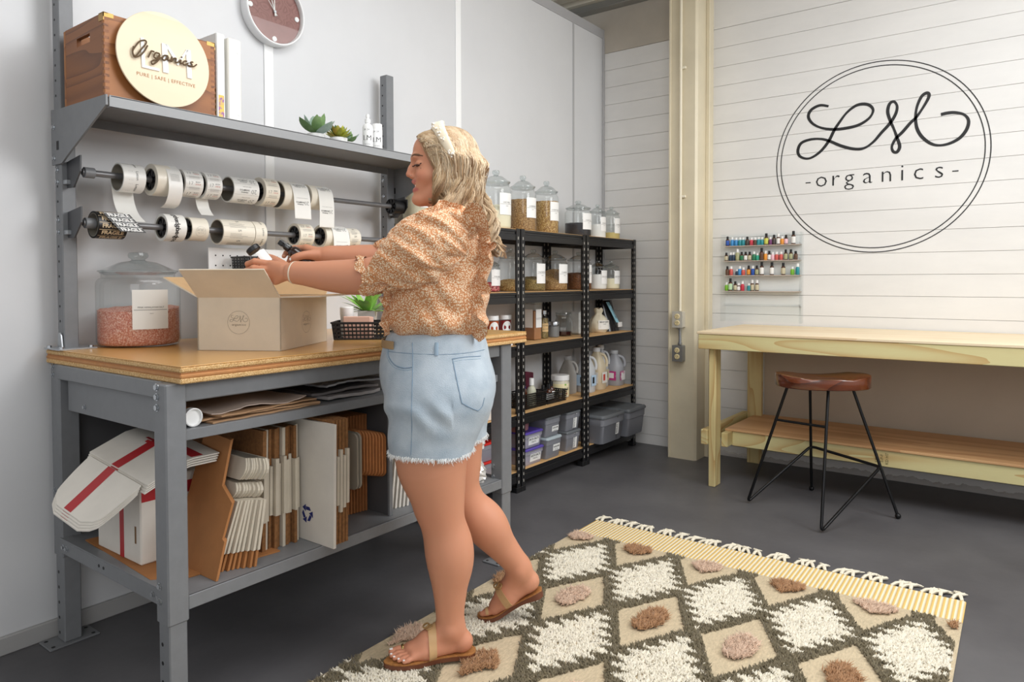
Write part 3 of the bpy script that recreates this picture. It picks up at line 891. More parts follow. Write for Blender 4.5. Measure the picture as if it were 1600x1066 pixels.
# two white spines beside the crate
bk = thing('magazine', 'thin white magazine with purple and yellow print beside the crate', 'book', (-2.33, 1.352, SZ))
MB().box(-2.46, -2.235, 1.336, 1.366, SZ, SZ + .292, .002).build('pages', WHITE, bk)
mg = MB().box(-2.2352, -2.2335, 1.338, 1.364, SZ, SZ + .29, .0005).build('spine', mat('magazine_spine', (240, 240, 240), .3), bk)
MB().box(-2.2337, -2.2330, 1.341, 1.361, SZ + .005, SZ + .085, 0).build('spine_print', mat('magazine_print', (150, 84, 150), .4, c2=(226, 190, 70), nscale=60, detail=3, ramp=(.4, .55)), bk)
MB().box(-2.44, -2.24, 1.3352, 1.3362, SZ + .002, SZ + .11, 0).build('cover_print', mat('magazine_cover', (200, 180, 120), .4, c2=(120, 96, 84), nscale=20, ramp=(.4, .6)), bk)
bi = thing('binder', 'off-white ring binder standing upright on the overhead shelf', 'binder', (-2.33, 1.40, SZ))
MB().box(-2.47, -2.228, 1.374, 1.425, SZ, SZ + .285, .004).build('cover', mat('ivory_vinyl', (236, 234, 226), .4), bi)
for zz in (.03, .24):
    MB().cyl((-2.2278, 1.413, SZ + zz), (-2.2262, 1.413, SZ + zz), .004, n=12).build('rivet', BOLT, bi)

# ------------------------------------------------------------------ succulents and spray bottles on the shelf
def leaf(mb, base, d, L, w, curl=.3, thick=.25, n=6, up=Vector((0, 0, 1))):
    d = Vector(d).normalized(); side = d.cross(up)
    side = side.normalized() if side.length > 1e-4 else Vector((1, 0, 0))
    nrm = side.cross(d).normalized()
    rs = []
    for i in range(n + 1):
        t = i / n
        c = Vector(base) + d * (L * t) + nrm * (L * curl * t * t)
        ww = w * (sin(pi * min(1, t * .92 + .08)) ** .7) * (1 if t < .999 else .05)
        rs.append([c + side * ww, c + nrm * ww * thick, c - side * ww, c - nrm * ww * thick])
    mb.rings(rs)
def rosette(name, label, loc, R, cols, n, spread, pot, seed, up_bias=.5, wf=.2):
    rg = random.Random(seed)
    t = thing(name, label, 'plant', loc, group='small succulents on the overhead shelf')
    MB().lathe([(.030, 0), (.033, .002), (.036, .035), (.033, .035), (.030, .006)], 20).xf(Matrix.Translation(loc)).build('pot', pot, t)
    for k in range(n):
        f = k / n
        a = k * 2.39996
        el = up_bias + (1 - f) * -.2 + f * 1.0
        d = Vector((cos(a) * cos(el), sin(a) * cos(el), sin(el)))
        mb = MB()
        leaf(mb, Vector(loc) + Vector((cos(a) * .008, sin(a) * .008, .036 + f * R * .25)), d, R * (1.05 - .45 * f) * rg.uniform(.85, 1.1), R * wf * rg.uniform(.85, 1.15), .25, .35)
        mb.build('leaf', cols[k % len(cols)], t, smooth=60)
    return t
GPALE = mat('sage_leaf', (190, 208, 196), .6, c2=(160, 184, 168), nscale=30)
GDARK = mat('green_leaf', (130, 158, 104), .6, c2=(104, 136, 84), nscale=30)
GYEL = mat('yellow_green_leaf', (196, 200, 80), .6, c2=(150, 150, 44), nscale=30)
GRED = mat('red_tip_leaf', (186, 142, 66), .45, c2=(160, 168, 70), nscale=30)
POTW = mat('white_ceramic', (238, 238, 236), .3)
rosette('succulent', 'sage green succulent with broad upright leaves on overhead shelf', (-2.31, 1.80, SZ), .085, [GPALE, GPALE, GDARK], 13, 1, POTW, 2, .35, .26)
rosette('succulent', 'yellow green spiky succulent rosette on overhead shelf', (-2.30, 1.905, SZ), .062, [GYEL, GYEL, GRED, GDARK], 26, 1, POTW, 5, .15, .17)
rosette('succulent', 'dark green round-leaved succulent beside the spiky rosette', (-2.35, 1.985, SZ), .058, [GDARK, GPALE], 12, 1, POTW, 9, .3, .3)
WPL = mat('white_plastic', (244, 244, 243), .35)
def spray(loc, label, body, h=.15, r=.022, cap=WPL, lab='LM', nozzle=True):
    t = thing('spray_bottle', label, 'bottle', loc, group='bottles of the shop')
    R = Matrix.Translation(loc)
    MB().lathe([(r * .9, 0), (r, .004), (r, h * .72), (r * .9, h * .78), (r * .45, h * .84), (r * .42, h * .87)], 24).xf(R).build('body', body, t)
    MB().lathe([(r * .55, h * .855), (r * .55, h * .95), (r * .3, h * .96), (r * .28, h * 1.0), (r * .36, h * 1.01), (r * .36, h * 1.06), (r * .3, h * 1.09), (.001, h * 1.09)] if nozzle else [(r * .98, h * .74), (r * .98, h * .86), (r * .9, h * .88), (.001, h * .88)], 20).xf(R).build('cap', cap, t)
    def fn(a, b):
        an = -.80 + a / r
        return (loc[0] + (r + .0004) * cos(an), loc[1] + (r + .0004) * sin(an), loc[2] + h * .36 + b)
    if lab:
        mb = MB(); add_text(mb, lab, .031, fn, bold=-.004)
        mb.build('lettering', BLACK, t, smooth=None)
        mb = MB(); add_text(mb, '24', .011, fn, dy=.042, dx=.004); add_text(mb, '24', .011, fn, dy=.042, dx=-.012)
        ribbon(mb, [(-.018, .034), (.018, .034)], .0006, fn); ribbon(mb, [(-.018, -.008), (.018, -.008)], .0006, fn)
        add_text(mb, 'mist spray', .006, fn, dy=-.018)
        mb.build('fine_print', mat('grey_ink', (120, 120, 122), .5), t, smooth=None)
    return t
spray((-2.33, 2.088, SZ), 'white spray bottle with pump nozzle lettered LM on overhead shelf', WPL, .155, .0225)
spray((-2.33, 2.142, SZ), 'white capped bottle lettered LM next to the steel upright', WPL, .155, .0225, nozzle=False)

# ------------------------------------------------------------------ label rolls on the rods
PAPW = mat('label_paper', (244, 243, 238), .32)
PAPY = mat('label_paper_cream', (243, 236, 220), .32)
CORE = mat('cardboard_core', (146, 140, 128), .7)
INKG = mat('print_grey', (150, 146, 142), .5)
INKD = mat('print_dark', (52, 50, 50), .5)
INKR = mat('print_red', (206, 110, 90), .5)
RGRP = 'rolls of labels on the two rods'
def label_roll(rod, y0, y1, r, label, hub=False, paper=PAPW, prints='none', rc=None, seed=1):
    rz = RODS[rod][0]
    drop = 0.0
    rg = random.Random(seed)
    if rc is None: rc = .036 if hub else r - .006
    zc = rz - (.004 if not hub else 0)
    t = thing('label_roll', label, 'label roll', (RX, (y0 + y1) / 2, zc - r), group=RGRP)
    n = 40
    ring = lambda rr, y: [(RX + rr * cos(2 * pi * k / n), y, zc + rr * sin(2 * pi * k / n)) for k in range(n)]
    MB().rings([ring(rc + .002, y0), ring(r, y0), ring(r, y1), ring(rc + .002, y1)], False, False).build('paper', paper, t)
    MB().rings([ring(rc + .0022, y0 - .0004), ring(rc, y0 - .0004), ring(rc, y1 + .0004), ring(rc + .0022, y1 + .0004)], False, False).build('core', CORE, t)
    if hub:
        hub_mesh(MB(), (RX, y0 + .004, rz), rc, .018).build('hub', BPL, t)
        hub_mesh(MB(), (RX, y1 - .012, rz), rc, .016).build('hub', BPL, t)
    def wrap(a0):
        return lambda a, b: (RX + (r + .0005) * cos(a0 + b / r), y0 + a, zc + (r + .0005) * sin(a0 + b / r))
    w = y1 - y0
    if prints in ('20', '17', 'text', 'flip'):
        d = MB(); g = MB(); rr = MB()
        for a0 in (.75, -.10, -.95):
            f = wrap(a0)
            if prints in ('20', 'flip'):
                f2 = lambda a, b, f=f: f(w - a, -b)
                add_text(d, '20', .024, f2, dx=w * .22, dy=-.006, bold=-.02)
                add_text(d, 'MINERAL', .0075, f2, dx=w * .60, dy=.004)
                add_text(d, 'SHAMPOO', .0085, f2, dx=w * .60, dy=-.005, bold=.01)
                add_text(g, 'clean and clear', .006, f2, dx=w * .5, dy=-.016)
            elif prints == '17':
                add_text(d, '17', .018, f, dx=w * .28, dy=-.004, bold=-.02)
                add_text(d, 'BODY', .0065, f, dx=w * .68, dy=.005)
                add_text(rr, 'SCRUB', .0065, f, dx=w * .68, dy=-.003)
                for q in range(3):
                    ribbon(g, [(w * .2, -.012 - .004 * q), (w * .8, -.012 - .004 * q)], .0008, f)
            else:
                add_text(d, 'LM', .011, f, dx=w * .5, dy=.006)
                for q in range(5):
                    ribbon(g, [(w * .2, -.002 - .0042 * q), (w * (.55 + .25 * rg.random()), -.002 - .0042 * q)], .0009, f)
            ribbon(g, [(.002, .026), (w - .002, .026)], .0006, f)
        d.build('print', INKD, t, smooth=None); g.build('fine_print', INKG, t, smooth=None)
        if rr.v: rr.build('red_print', INKR, t, smooth=None)
    elif prints == 'side':
        d = MB(); g = MB()
        for a0 in (1.1, .1, -.8):
            f = lambda a, b, a0=a0: (RX + (r + .0005) * cos(a0 - a / r), y0 + w * .5 + b, zc + (r + .0005) * sin(a0 - a / r))
            add_text(d, 'the good', .024, f, dy=-.006, bold=.02) if seed == 77 else add_text(d, 'Lotion', .012, f, dy=.004)
            for q in range(3):
                ribbon(g, [(-.016, -.008 - .005 * q), (.016, -.008 - .005 * q)], .0009, f)
        d.build('print', INKD, t, smooth=None); g.build('fine_print', INKG, t, smooth=None)
    elif prints == 'logo':
        f = lambda a, b: (RX + (r + .0005) * cos(-.25 + b / r), y0 + w * .5 + a, zc + (r + .0005) * sin(-.25 + b / r))
        lm_logo(t, f, .034, INKG, 1.0)
    return t, zc
def tail(t, y0, y1, path, paper=PAPW):
    """loose strip of labels: path of (x,z) offsets from the rod axis; optional y drift"""
    pts = catmull(path, 8)
    a = [(RX + p[0], y0 + (p[2] if len(p) > 2 else 0), p[1]) for p in pts]
    b = [(RX + p[0], y1 + (p[2] if len(p) > 2 else 0), p[1]) for p in pts]
    th = .0006
    mb = MB()
    rs = []
    for i in range(len(pts)):
        rs.append([a[i], b[i], (b[i][0] - th, b[i][1], b[i][2] - th), (a[i][0] - th, a[i][1], a[i][2] - th)])
    mb.rings(rs)
    return mb.build('loose_end', paper, t, smooth=60)
def tail_print(t, y0, y1, path, steps, flip=True):
    pts = catmull(path, 8); w = y1 - y0
    d = MB()
    L = [0]
    for i in range(1, len(pts)): L.append(L[-1] + float(np.hypot(*(pts[i] - pts[i - 1])[:2])))
    def at_len(s):
        s = min(max(s, 0), L[-1] - 1e-5)
        i = max(j for j in range(len(L)) if L[j] <= s); i = min(i, len(pts) - 2)
        k = (s - L[i]) / (L[i + 1] - L[i] + 1e-9)
        return pts[i] * (1 - k) + pts[i + 1] * k
    def fn(s0):
        def f(a, b):
            p = at_len(s0 + b if flip else s0 - b)
            return (RX + p[0] + .0008, (y1 - a if flip else y0 + a), p[1] + .0005)
        return f
    for s0 in steps:
        f = fn(s0)
        add_text(d, '20', .022, f, dx=w * .24, bold=-.02); add_text(d, 'MINERAL', .0075, f, dx=w * .64, dy=.011); add_text(d, 'SHAMPOO', .0085, f, dx=w * .64, dy=.002, bold=.01)
        ribbon(d, [(w * .15, -.012), (w * .85, -.012)], .0006, f)
    d.build('print', INKD, t, smooth=None)
Z1, Z2 = RODS[0][0], RODS[1][0]
t, zc = label_roll(0, 1.107, 1.179, .0475, 'leftmost roll on the upper rod with a long blank strip hanging down', prints='side', seed=4)
tail(t, 1.108, 1.176, [(-.046, zc - .005), (-.040, zc - .045), (-.026, zc - .085), (.000, zc - .118), (.045, zc - .146)])
t, zc = label_roll(0, 1.215, 1.268, .054, 'thick label roll, second on the upper rod, with a loop over its front', True, PAPY, 'none')
pth = [(.012, zc + .053, .026), (.045, zc + .032, .026), (.060, zc - .005, .026), (.058, zc - .045, .026), (.035, zc - .080, .026), (.0, zc - .092, .026)]
tail(t, 1.222, 1.272, pth)
pth2 = [p[:2] for p in pth]
d = MB()
for ang, s in ((.55, 'text'), (-.55, '17')):
    f = lambda a, b, ang=ang: (RX + .0615 * cos(ang + b / .06), 1.250 + a, zc - .012 + .0615 * sin(ang + b / .06))
    if s == '17':
        add_text(d, '17', .018, f, dx=.012, bold=-.01); add_text(d, 'BODY', .006, f, dx=.034, dy=.008)
    else:
        for q in range(7): ribbon(d, [(.006, -.004 * q), (.038, -.004 * q)], .0009, f)
d.build('print', INKG, t, smooth=None)
label_roll(0, 1.316, 1.382, .0475, 'third roll on the upper rod, printed with the number 17', True, prints='17')
t, zc = label_roll(0, 1.396, 1.455, .0475, 'fourth roll on the upper rod with a short blank strip below it', True, prints='17', seed=8)
tail(t, 1.392, 1.440, [(-.030, zc - .035), (-.024, zc - .06), (-.012, zc - .085), (.012, zc - .108)])
label_roll(0, 1.502, 1.607, .0485, 'wide hubless roll in the middle of the upper rod, printed upside down', prints='20', seed=6)
label_roll(0, 1.632, 1.695, .055, 'thick roll on black hub just right of the wide middle roll', True, PAPY, prints='17', seed=9)
t, zc = label_roll(0, 1.718, 1.800, .055, 'hubless roll on the upper rod with a torn printed strip down its front', paper=PAPY)
pth = [(.010, zc + .054, .03), (.042, zc + .040, .03), (.060, zc + .005, .03), (.066, zc - .04, .03), (.070, zc - .095, .03)]
tail(t, 1.722, 1.800, pth); tail_print(t, 1.752, 1.830, [p[:2] for p in pth], (.030, .105))
t, zc = label_roll(0, 1.850, 1.925, .050, 'rightmost roll on the upper rod with a long printed strip hanging in front', True, PAPY)
pth = [(.010, zc + .049, .03), (.042, zc + .032, .03), (.056, zc - .005, .03), (.060, zc - .06, .03), (.058, zc - .125, .03)]
tail(t, 1.850, 1.925, pth); tail_print(t, 1.880, 1.955, [p[:2] for p in pth], (.028, .125))
# lower rod
FRB = mat('fragile_black', (26, 25, 25), .35)
t, zc = label_roll(1, 1.03, 1.118, .044, 'black roll of FRAGILE labels at the left end of the lower rod', paper=FRB, rc=.036)
d = MB(); l = MB()
for k in range(8):
    a0 = 1.5 - k * .53
    f = lambda a, b, a0=a0: (RX + .0447 * cos(a0 + b / .044), 1.030 + a, zc + .0447 * sin(a0 + b / .044))
    add_text(d, 'FRAGILE', .0185, f, dx=.044, dy=-.006, bold=.035)
    ribbon(l, [(.001, .0105), (.087, .0105)], .0016, f)
d.build('lettering', mat('fragile_tan', (206, 184, 150), .4), t, smooth=None); l.build('edge_line', mat('fragile_tan', (206, 184, 150), .4), t, smooth=None)
FRN = (Vector((.55, -.45, .70))).normalized()
def fr_tail(a, b):
    # strip fanning down to the right of the roll
    s = -b
    return (RX + .045 + s * .20 + .0006, 1.040 + a * .96 + s * .55, zc + .038 - s * .70)
mb = MB(); 
q = [fr_tail(a, b) for a, b in ((0, 0), (.085, 0), (.085, -.085), (0, -.085))]
mb.rings([[Vector(p) for p in q], [Vector(p) - Vector((.0015, 0, .0005)) for p in q]])
mb.build('loose_end', FRB, t)
d = MB()
for k in range(4):
    add_text(d, 'FRAGILE', .0185, lambda a, b: tuple(Vector(fr_tail(a, b)) + Vector((.0008, 0, .0004))), dx=.0425, dy=-.017 - k * .0215, bold=.035)
    ribbon(d, [(.001, -.0215 * k - .0015), (.084, -.0215 * k - .0015)], .0016, lambda a, b: tuple(Vector(fr_tail(a, b)) + Vector((.0008, 0, .0004))))
d.build('lettering', WHITE, t, smooth=None)
label_roll(1, 1.250, 1.318, .0475, 'roll with large dark sideways lettering, second on the lower rod', True, prints='side', seed=77)
label_roll(1, 1.341, 1.404, .042, 'small roll with the round logo, third on the lower rod', True, PAPY, prints='logo')
label_roll(1, 1.458, 1.588, .0475, 'widest hubless cream roll in the middle of the lower rod', paper=PAPY, prints='text', seed=3)
label_roll(1, 1.591, 1.640, .0475, 'narrow cream roll touching the widest roll on the lower rod', paper=PAPY, prints='side', seed=12)
label_roll(1, 1.795, 1.864, .0475, 'cream roll on black hub above the dark spray bottle', True, PAPY, prints='17', seed=15)
t, zc = label_roll(1, 1.925, 1.995, .0485, 'roll on the lower rod with an upside down printed strip over its front', True, PAPY)
pth = [(.010, zc + .048, .03), (.040, zc + .034, .03), (.053, zc + .002, .03), (.056, zc - .04, .03), (.054, zc - .080, .03)]
tail(t, 1.925, 2.012, pth); tail_print(t, 1.957, 2.040, [p[:2] for p in pth], (.030, .105))
label_roll(1, 2.052, 2.116, .044, 'rightmost cream roll on the lower rod near the womans sleeve', True, PAPY, prints='text', seed=21)
# ------------------------------------------------------------------ glass jars
def jar_parts(t, loc, R, H, fill=None, frac=.6, slope=.0, label_ang=None, label_txt=None, lw=.5, lh=.5, lz=.42, lab_mat=WHITE):
    """lidded storage jar, body radius R, total height H; t parents the parts (world coordinates)"""
    k = H / 2.52
    x, y, z = loc
    T = Matrix.Translation(loc)
    prof = [(.86 * R, 0), (.95 * R, .03 * k), (R, .14 * k), (R, 1.62 * k), (.985 * R, 1.72 * k), (.93 * R, 1.80 * k), (.87 * R, 1.83 * k), (.87 * R, 1.93 * k), (.91 * R, 1.955 * k), (.905 * R, 1.97 * k), (.84 * R, 1.965 * k)]
    MB().lathe(prof, 36, cap0=True, cap1=False).xf(T).build('body', CLEAR, t, smooth=50)
    MB().lathe([(.80 * R, 1.90 * k), (.92 * R, 1.975 * k), (.95 * R, 1.985 * k), (.95 * R, 2.02 * k), (.88 * R, 2.03 * k), (.70 * R, 2.12 * k), (.45 * R, 2.24 * k), (.2 * R, 2.28 * k), (.16 * R, 2.31 * k)], 36, cap0=True, cap1=False).xf(T).build('lid', mat_lid, t, smooth=40)
    MB().lathe([(.15 * R, 2.28 * k), (.17 * R, 2.33 * k), (.23 * R, 2.37 * k), (.25 * R, 2.43 * k), (.22 * R, 2.50 * k), (.12 * R, 2.52 * k), (.01 * R, 2.52 * k)], 18, cap0=True, cap1=False).xf(T).build('knob', mat_lid, t, smooth=40)
    if fill:
        h = frac * 1.75 * k
        n = 32; rs = []
        prof2 = [(.84 * R, .035 * k), (.93 * R, .06 * k), (.965 * R, .16 * k)]
        for rr, zz in prof2:
            rs.append([(x + rr * cos(2 * pi * q / n), y + rr * sin(2 * pi * q / n), z + zz) for q in range(n)])
        for rr in (.965, .90, .6, .3, .03):
            rs.append([(x + rr * R * cos(2 * pi * q / n), y + rr * R * sin(2 * pi * q / n), z + h + slope * R * rr * cos(2 * pi * q / n - 2.2) + .05 * R * (1 - rr) * (1 if slope else 0) + .012 * R * sin(q * 2.3 + rr * 7)) for q in range(n)])
        MB().rings(rs).build('contents', fill, t, smooth=60)
    if label_ang is not None:
        r = R + .0006
        f = lambda a, b: (x + r * cos(label_ang + a / r), y + r * sin(label_ang + a / r), z + lz * k * 2.52 + b)
        w, h = lw * R, lh * R
        vs = []; m = 8
        for i in range(m + 1):
            a = -w + 2 * w * i / m
            vs += [f(a, -h), f(a, h)]
        lb = MB().add(vs, [(2 * i, 2 * i + 2, 2 * i + 3, 2 * i + 1) for i in range(m)]).build('label', lab_mat, t, smooth=60)
        r = R + .0012
        d = MB()
        ribbon(d, [(-w * .92 + 1.84 * w * i / 6, -.02 * h) for i in range(7)], .012 * h + .0004, f)
        if label_txt:
            s = min(.20 * h, 1.8 * w / max(4, len(label_txt)) * 1.45)
            add_text(d, label_txt, s, f, dy=.07 * h, bold=-.005)
            add_text(d, 'natural', s * .55, f, dy=-.22 * h)
        d.build('label_print', INKD, t, smooth=None)
mat_lid = glass_mat('lid_glass', (240, 244, 244), 1.7, .03)
SALT = speckle_mat('pink_salt', [(232, 168, 146), (218, 136, 112), (244, 200, 182), (224, 152, 128), (204, 116, 92)], 330, .5, .7)
t = thing('storage_jar', 'large glass jar of pink salt with a white label on the packing bench', 'jar', (-2.482, 1.185, BZ))
jar_parts(t, (-2.482, 1.185, BZ + .0005), .130, .318, SALT, .57, .06, -.16, 'PINK HIMALAYAN SALT', .44, .50, .395, mat('label_card', (240, 238, 232), .5))

# ------------------------------------------------------------------ open shipping box
KR = mat('kraft_inside', (220, 182, 136), .7, noise=.05, nscale=12)
BXW = mat('pale_kraft_board', (228, 215, 194), .65, noise=.04, nscale=10)
EDGE = mat('corrugated_edge', (120, 88, 52), .8)
bo = thing('shipping_box', 'open pale cardboard shipping box with the round shop logo', 'box', (-2.1, 1.45, BZ))
th = .51; ba, bb, bh = .278, .367, .166
Bc = Vector((-1.898, 1.338, BZ + .0008)); bp = Vector((-cos(th), -sin(th), 0)); bq = Vector((-sin(th), cos(th), 0)); bz = Vector((0, 0, 1))
def bx(p, q, z): return Bc + bp * p + bq * q + bz * z
def panel(name, pts, nrm, th_, m, par, inner=None):
    """flat board from 4 points (outer face) with thickness along nrm"""
    a = [Vector(p) for p in pts]; nrm = Vector(nrm)
    o = MB().rings([a, [p + nrm * th_ for p in a]]).build(name, m, par, smooth=None)
    if inner:
        c = sum(a, Vector()) / 4
        b = [c + (p - c) * .995 + nrm * (th_ + .0003) for p in a]
        MB().add(b, [(0, 1, 2, 3)]).build('inner_face', inner, o, smooth=None)
    return o
T = .004
w1 = panel('side_wall', [bx(0, 0, 0), bx(ba, 0, 0), bx(ba, 0, bh), bx(0, 0, bh)], bq, T, BXW, bo, KR)
w2 = panel('side_wall', [bx(0, 0, 0), bx(0, bb, 0), bx(0, bb, bh), bx(0, 0, bh)], bp, T, BXW, bo, KR)
w3 = panel('side_wall', [bx(ba, 0, 0), bx(ba, bb, 0), bx(ba, bb, bh), bx(ba, 0, bh)], -bp, T, BXW, bo, KR)
w4 = panel('side_wall', [bx(0, bb, 0), bx(ba, bb, 0), bx(ba, bb, bh), bx(0, bb, bh)], -bq, T, BXW, bo, KR)
panel('box_floor', [bx(T, T, .001), bx(ba - T, T, .001), bx(ba - T, bb - T, .001), bx(T, bb - T, .001)], bz, T, KR, bo)
f1 = panel('flap', [bx(.001, 0, bh), bx(ba - .001, 0, bh), bx(ba - .003, -.100, bh + .086), bx(.003, -.100, bh + .086)], Vector(bq) * .65 + bz * .75, T, BXW, bo, KR)
f2 = panel('flap', [bx(ba, .001, bh), bx(ba, bb - .001, bh), bx(ba + .118, bb - .004, bh + .062), bx(ba + .118, .004, bh + .062)], bz * .88 - bp * .46, T, BXW, bo, KR)
f3 = panel('flap', [bx(0, .001, bh), bx(0, bb - .001, bh), bx(-.130, bb - .004, bh + .004), bx(-.130, .004, bh + .002)], bz, T, BXW, bo, KR)
f4 = panel('flap', [bx(.001, bb, bh), bx(ba - .001, bb, bh), bx(ba - .003, bb + .09, bh + .080), bx(.003, bb + .09, bh + .080)], bz * .75 - bq * .65, T, BXW, bo, KR)
INKB = mat('box_ink', (110, 100, 88), .6)
lm_logo(w1, lambda a, b: tuple(bx(ba * .5 - a, -.0006, .088 + b)), .066, INKB, .8)
lm_logo(w2, lambda a, b: tuple(bx(-.0006, bb * .52 + a, .080 + b)), .066, INKB, .8)

# ------------------------------------------------------------------ things behind the box
pgd = thing('perforated_tray', 'white perforated metal organiser standing behind the shipping box', 'organiser', (-2.5, 1.62, BZ))
MB().box(-2.505, -2.50, 1.452, 1.80, BZ, BZ + .345, .001).build('perforated_panel', WPL, pgd)
hl = MB()
for i in range(11):
    for j in range(8):
        hl.cyl((-2.4999, 1.48 + i * .03, BZ + .05 + j * .038), (-2.4994, 1.48 + i * .03, BZ + .05 + j * .038), .003, n=8)
tag(hl.build('perforations', BLACK, pgd), kind='stuff')
MB().box(-2.505, -2.47, 1.452, 1.456, BZ, BZ + .06, .001).build('tray_side', WPL, pgd)
MB().box(-2.505, -2.47, 1.796, 1.80, BZ, BZ + .06, .001).build('tray_side', WPL, pgd)
MB().box(-2.474, -2.47, 1.452, 1.80, BZ, BZ + .06, .001).build('tray_front', WPL, pgd)
def lattice_basket(name, label, loc, rz, L, W, H, m, group, nx=12, nz=4, taper=.92, handle=False):
    t = thing(name, label, 'basket', loc, rz, group)
    R = Matrix.Translation(loc) @ Matrix.Rotation(rz, 4, 'Z')
    bar = H / nz * .40
    def side(c, u, n_, ln, nn):
        mb = MB(); u = Vector(u); n_ = Vector(n_); c = Vector(c)
        def slab_(a0, a1, z0, z1):
            tp = lambda z: taper + (1 - taper) * z / H
            vs = []
            for z in (z0, z1):
                for a in (a0, a1):
                    for d in (0, .0022):
                        p = c * tp(z) + u * a * tp(z) - n_ * d + Vector((0, 0, z))
                        vs.append(p)
            mb.add(vs, [(0, 1, 3, 2), (4, 6, 7, 5), (0, 4, 5, 1), (2, 3, 7, 6), (0, 2, 6, 4), (1, 5, 7, 3)])
        for k in range(nz + 1):
            z = k * (H - bar) / nz
            slab_(-ln / 2, ln / 2, z, z + bar)
        for k in range(nn + 1):
            a = -ln / 2 + k * ln / nn
            slab_(max(a - .0022, -ln / 2), min(a + .0022, ln / 2), 0, H)
        if handle:
            slab_(-ln * .18, ln * .18, H * .52, H * .56); slab_(-ln * .18, ln * .18, H * .80, H * .84)
        return mb
    for c, u, n_, ln, nn in (((0, -W / 2, 0), (1, 0, 0), (0, -1, 0), L, nx), ((0, W / 2, 0), (1, 0, 0), (0, 1, 0), L, nx), ((-L / 2, 0, 0), (0, 1, 0), (-1, 0, 0), W, int(nx * W / L)), ((L / 2, 0, 0), (0, 1, 0), (1, 0, 0), W, int(nx * W / L))):
        tag(side(c, u, n_, ln, max(3, nn)).xf(R).build('lattice_side', m, t, smooth=None), kind='stuff')
    MB().box(-L / 2 * taper, L / 2 * taper, -W / 2 * taper, W / 2 * taper, 0, .002).xf(R).build('base', m, t)
    rim = MB()
    for a in (-1, 1):
        rim.box(-L / 2 - .003, L / 2 + .003, a * W / 2 - .003, a * W / 2 + .003, H - .004, H + .002, .001)
        rim.box(a * L / 2 - .003, a * L / 2 + .003, -W / 2, W / 2, H - .004, H + .002, .001)
    rim.xf(R).build('rim', m, t)
    return t
lattice_basket('wire_basket', 'tiny black mesh basket just behind the raised box flap', (-2.425, 1.575, BZ + .265), 0, .10, .09, .045, BPL, 'black lattice baskets', 10, 4, .95)
MB_dummy = None
bs_stand = thing('riser', 'small white riser under the tiny mesh basket behind the box', 'riser', (-2.425, 1.575, BZ))
MB().box(-2.465, -2.385, 1.52, 1.63, BZ, BZ + .2635, .003).build('block', WPL, bs_stand)
MB().box(-2.467, -2.383, 1.518, 1.632, BZ + .258, BZ + .2645, .002).build('top_plate', WPL, bs_stand)

bsk = lattice_basket('plastic_basket', 'black plastic lattice basket on the packing bench beside the woman', (-2.045, 1.832, BZ + .0006), radians(40), .255, .150, .064, BPL, 'black lattice baskets', 17, 4, .94)
Rb = Matrix.Translation((-2.045, 1.832, BZ + .004)) @ Matrix.Rotation(radians(40), 4, 'Z')
pk = thing('pink_envelope_pack', 'pack of pale pink cards standing in the black basket', 'cards', tuple(Rb @ Vector((-.03, -.04, 0))), radians(40))
for k in range(3):
    MB().box(-.088 + k * .003, .012 + k * .003, -.052 + k * .016, -.040 + k * .016, 0, .082 - k * .002, .002).xf(Rb).build('card_block', mat('pink_card', (236, 192, 172), .6), pk)
cu = thing('white_canister', 'white ridged canister standing in the black basket', 'canister', tuple(Rb @ Vector((-.088, .028, 0))))
MB().lathe([(.022, 0), (.024, .002), (.024, .075), (.025, .077), (.025, .092), (.025, .094), (.025, .112), (.022, .116), (.001, .116)], 28).xf(Rb @ Matrix.Translation((-.088, .028, 0))).build('canister_body', WPL, cu)
MB().lathe([(.0255, .084), (.0262, .086), (.0262, .112), (.024, .115)], 28, cap0=False, cap1=False).xf(Rb @ Matrix.Translation((-.088, .028, 0))).build('lid_band', WPL, cu)
pl = thing('potted_plant', 'leafy green plant in a square white pot beside the woman', 'plant', tuple(Rb @ Vector((.055, .095, -.004))))
Rp = Rb @ Matrix.Translation((-.022, .112, -.003))
MB().rings([[Vector((a * s, b * s, z)) for a, b in ((-1, -1), (1, -1), (1, 1), (-1, 1))] for s, z in ((.027, 0), (.034, .10), (.031, .10), (.030, .088))]).xf(Rp).build('pot', POTW, pl, smooth=None)
MB().box(-.030, .030, -.030, .030, .082, .089).xf(Rp).build('soil', mat('soil', (70, 56, 44), .9), pl)
rg = random.Random(11)
LFG = mat('bright_leaf', (104, 176, 66), .4, c2=(168, 206, 110), nscale=26, stretch=(1, 1, .4))
for k in range(26):
    a = k * 2.39996; el = rg.uniform(.25, 1.25)
    d = Vector((cos(a) * cos(el), sin(a) * cos(el), sin(el)))
    mb = MB(); L = rg.uniform(.085, .130)
    leaf(mb, Vector((cos(a) * .010, sin(a) * .010, .092)), d, L, L * .135, -.30, .12, 8)
    mb.xf(Rp); mb.build('leaf', LFG, pl, smooth=60)

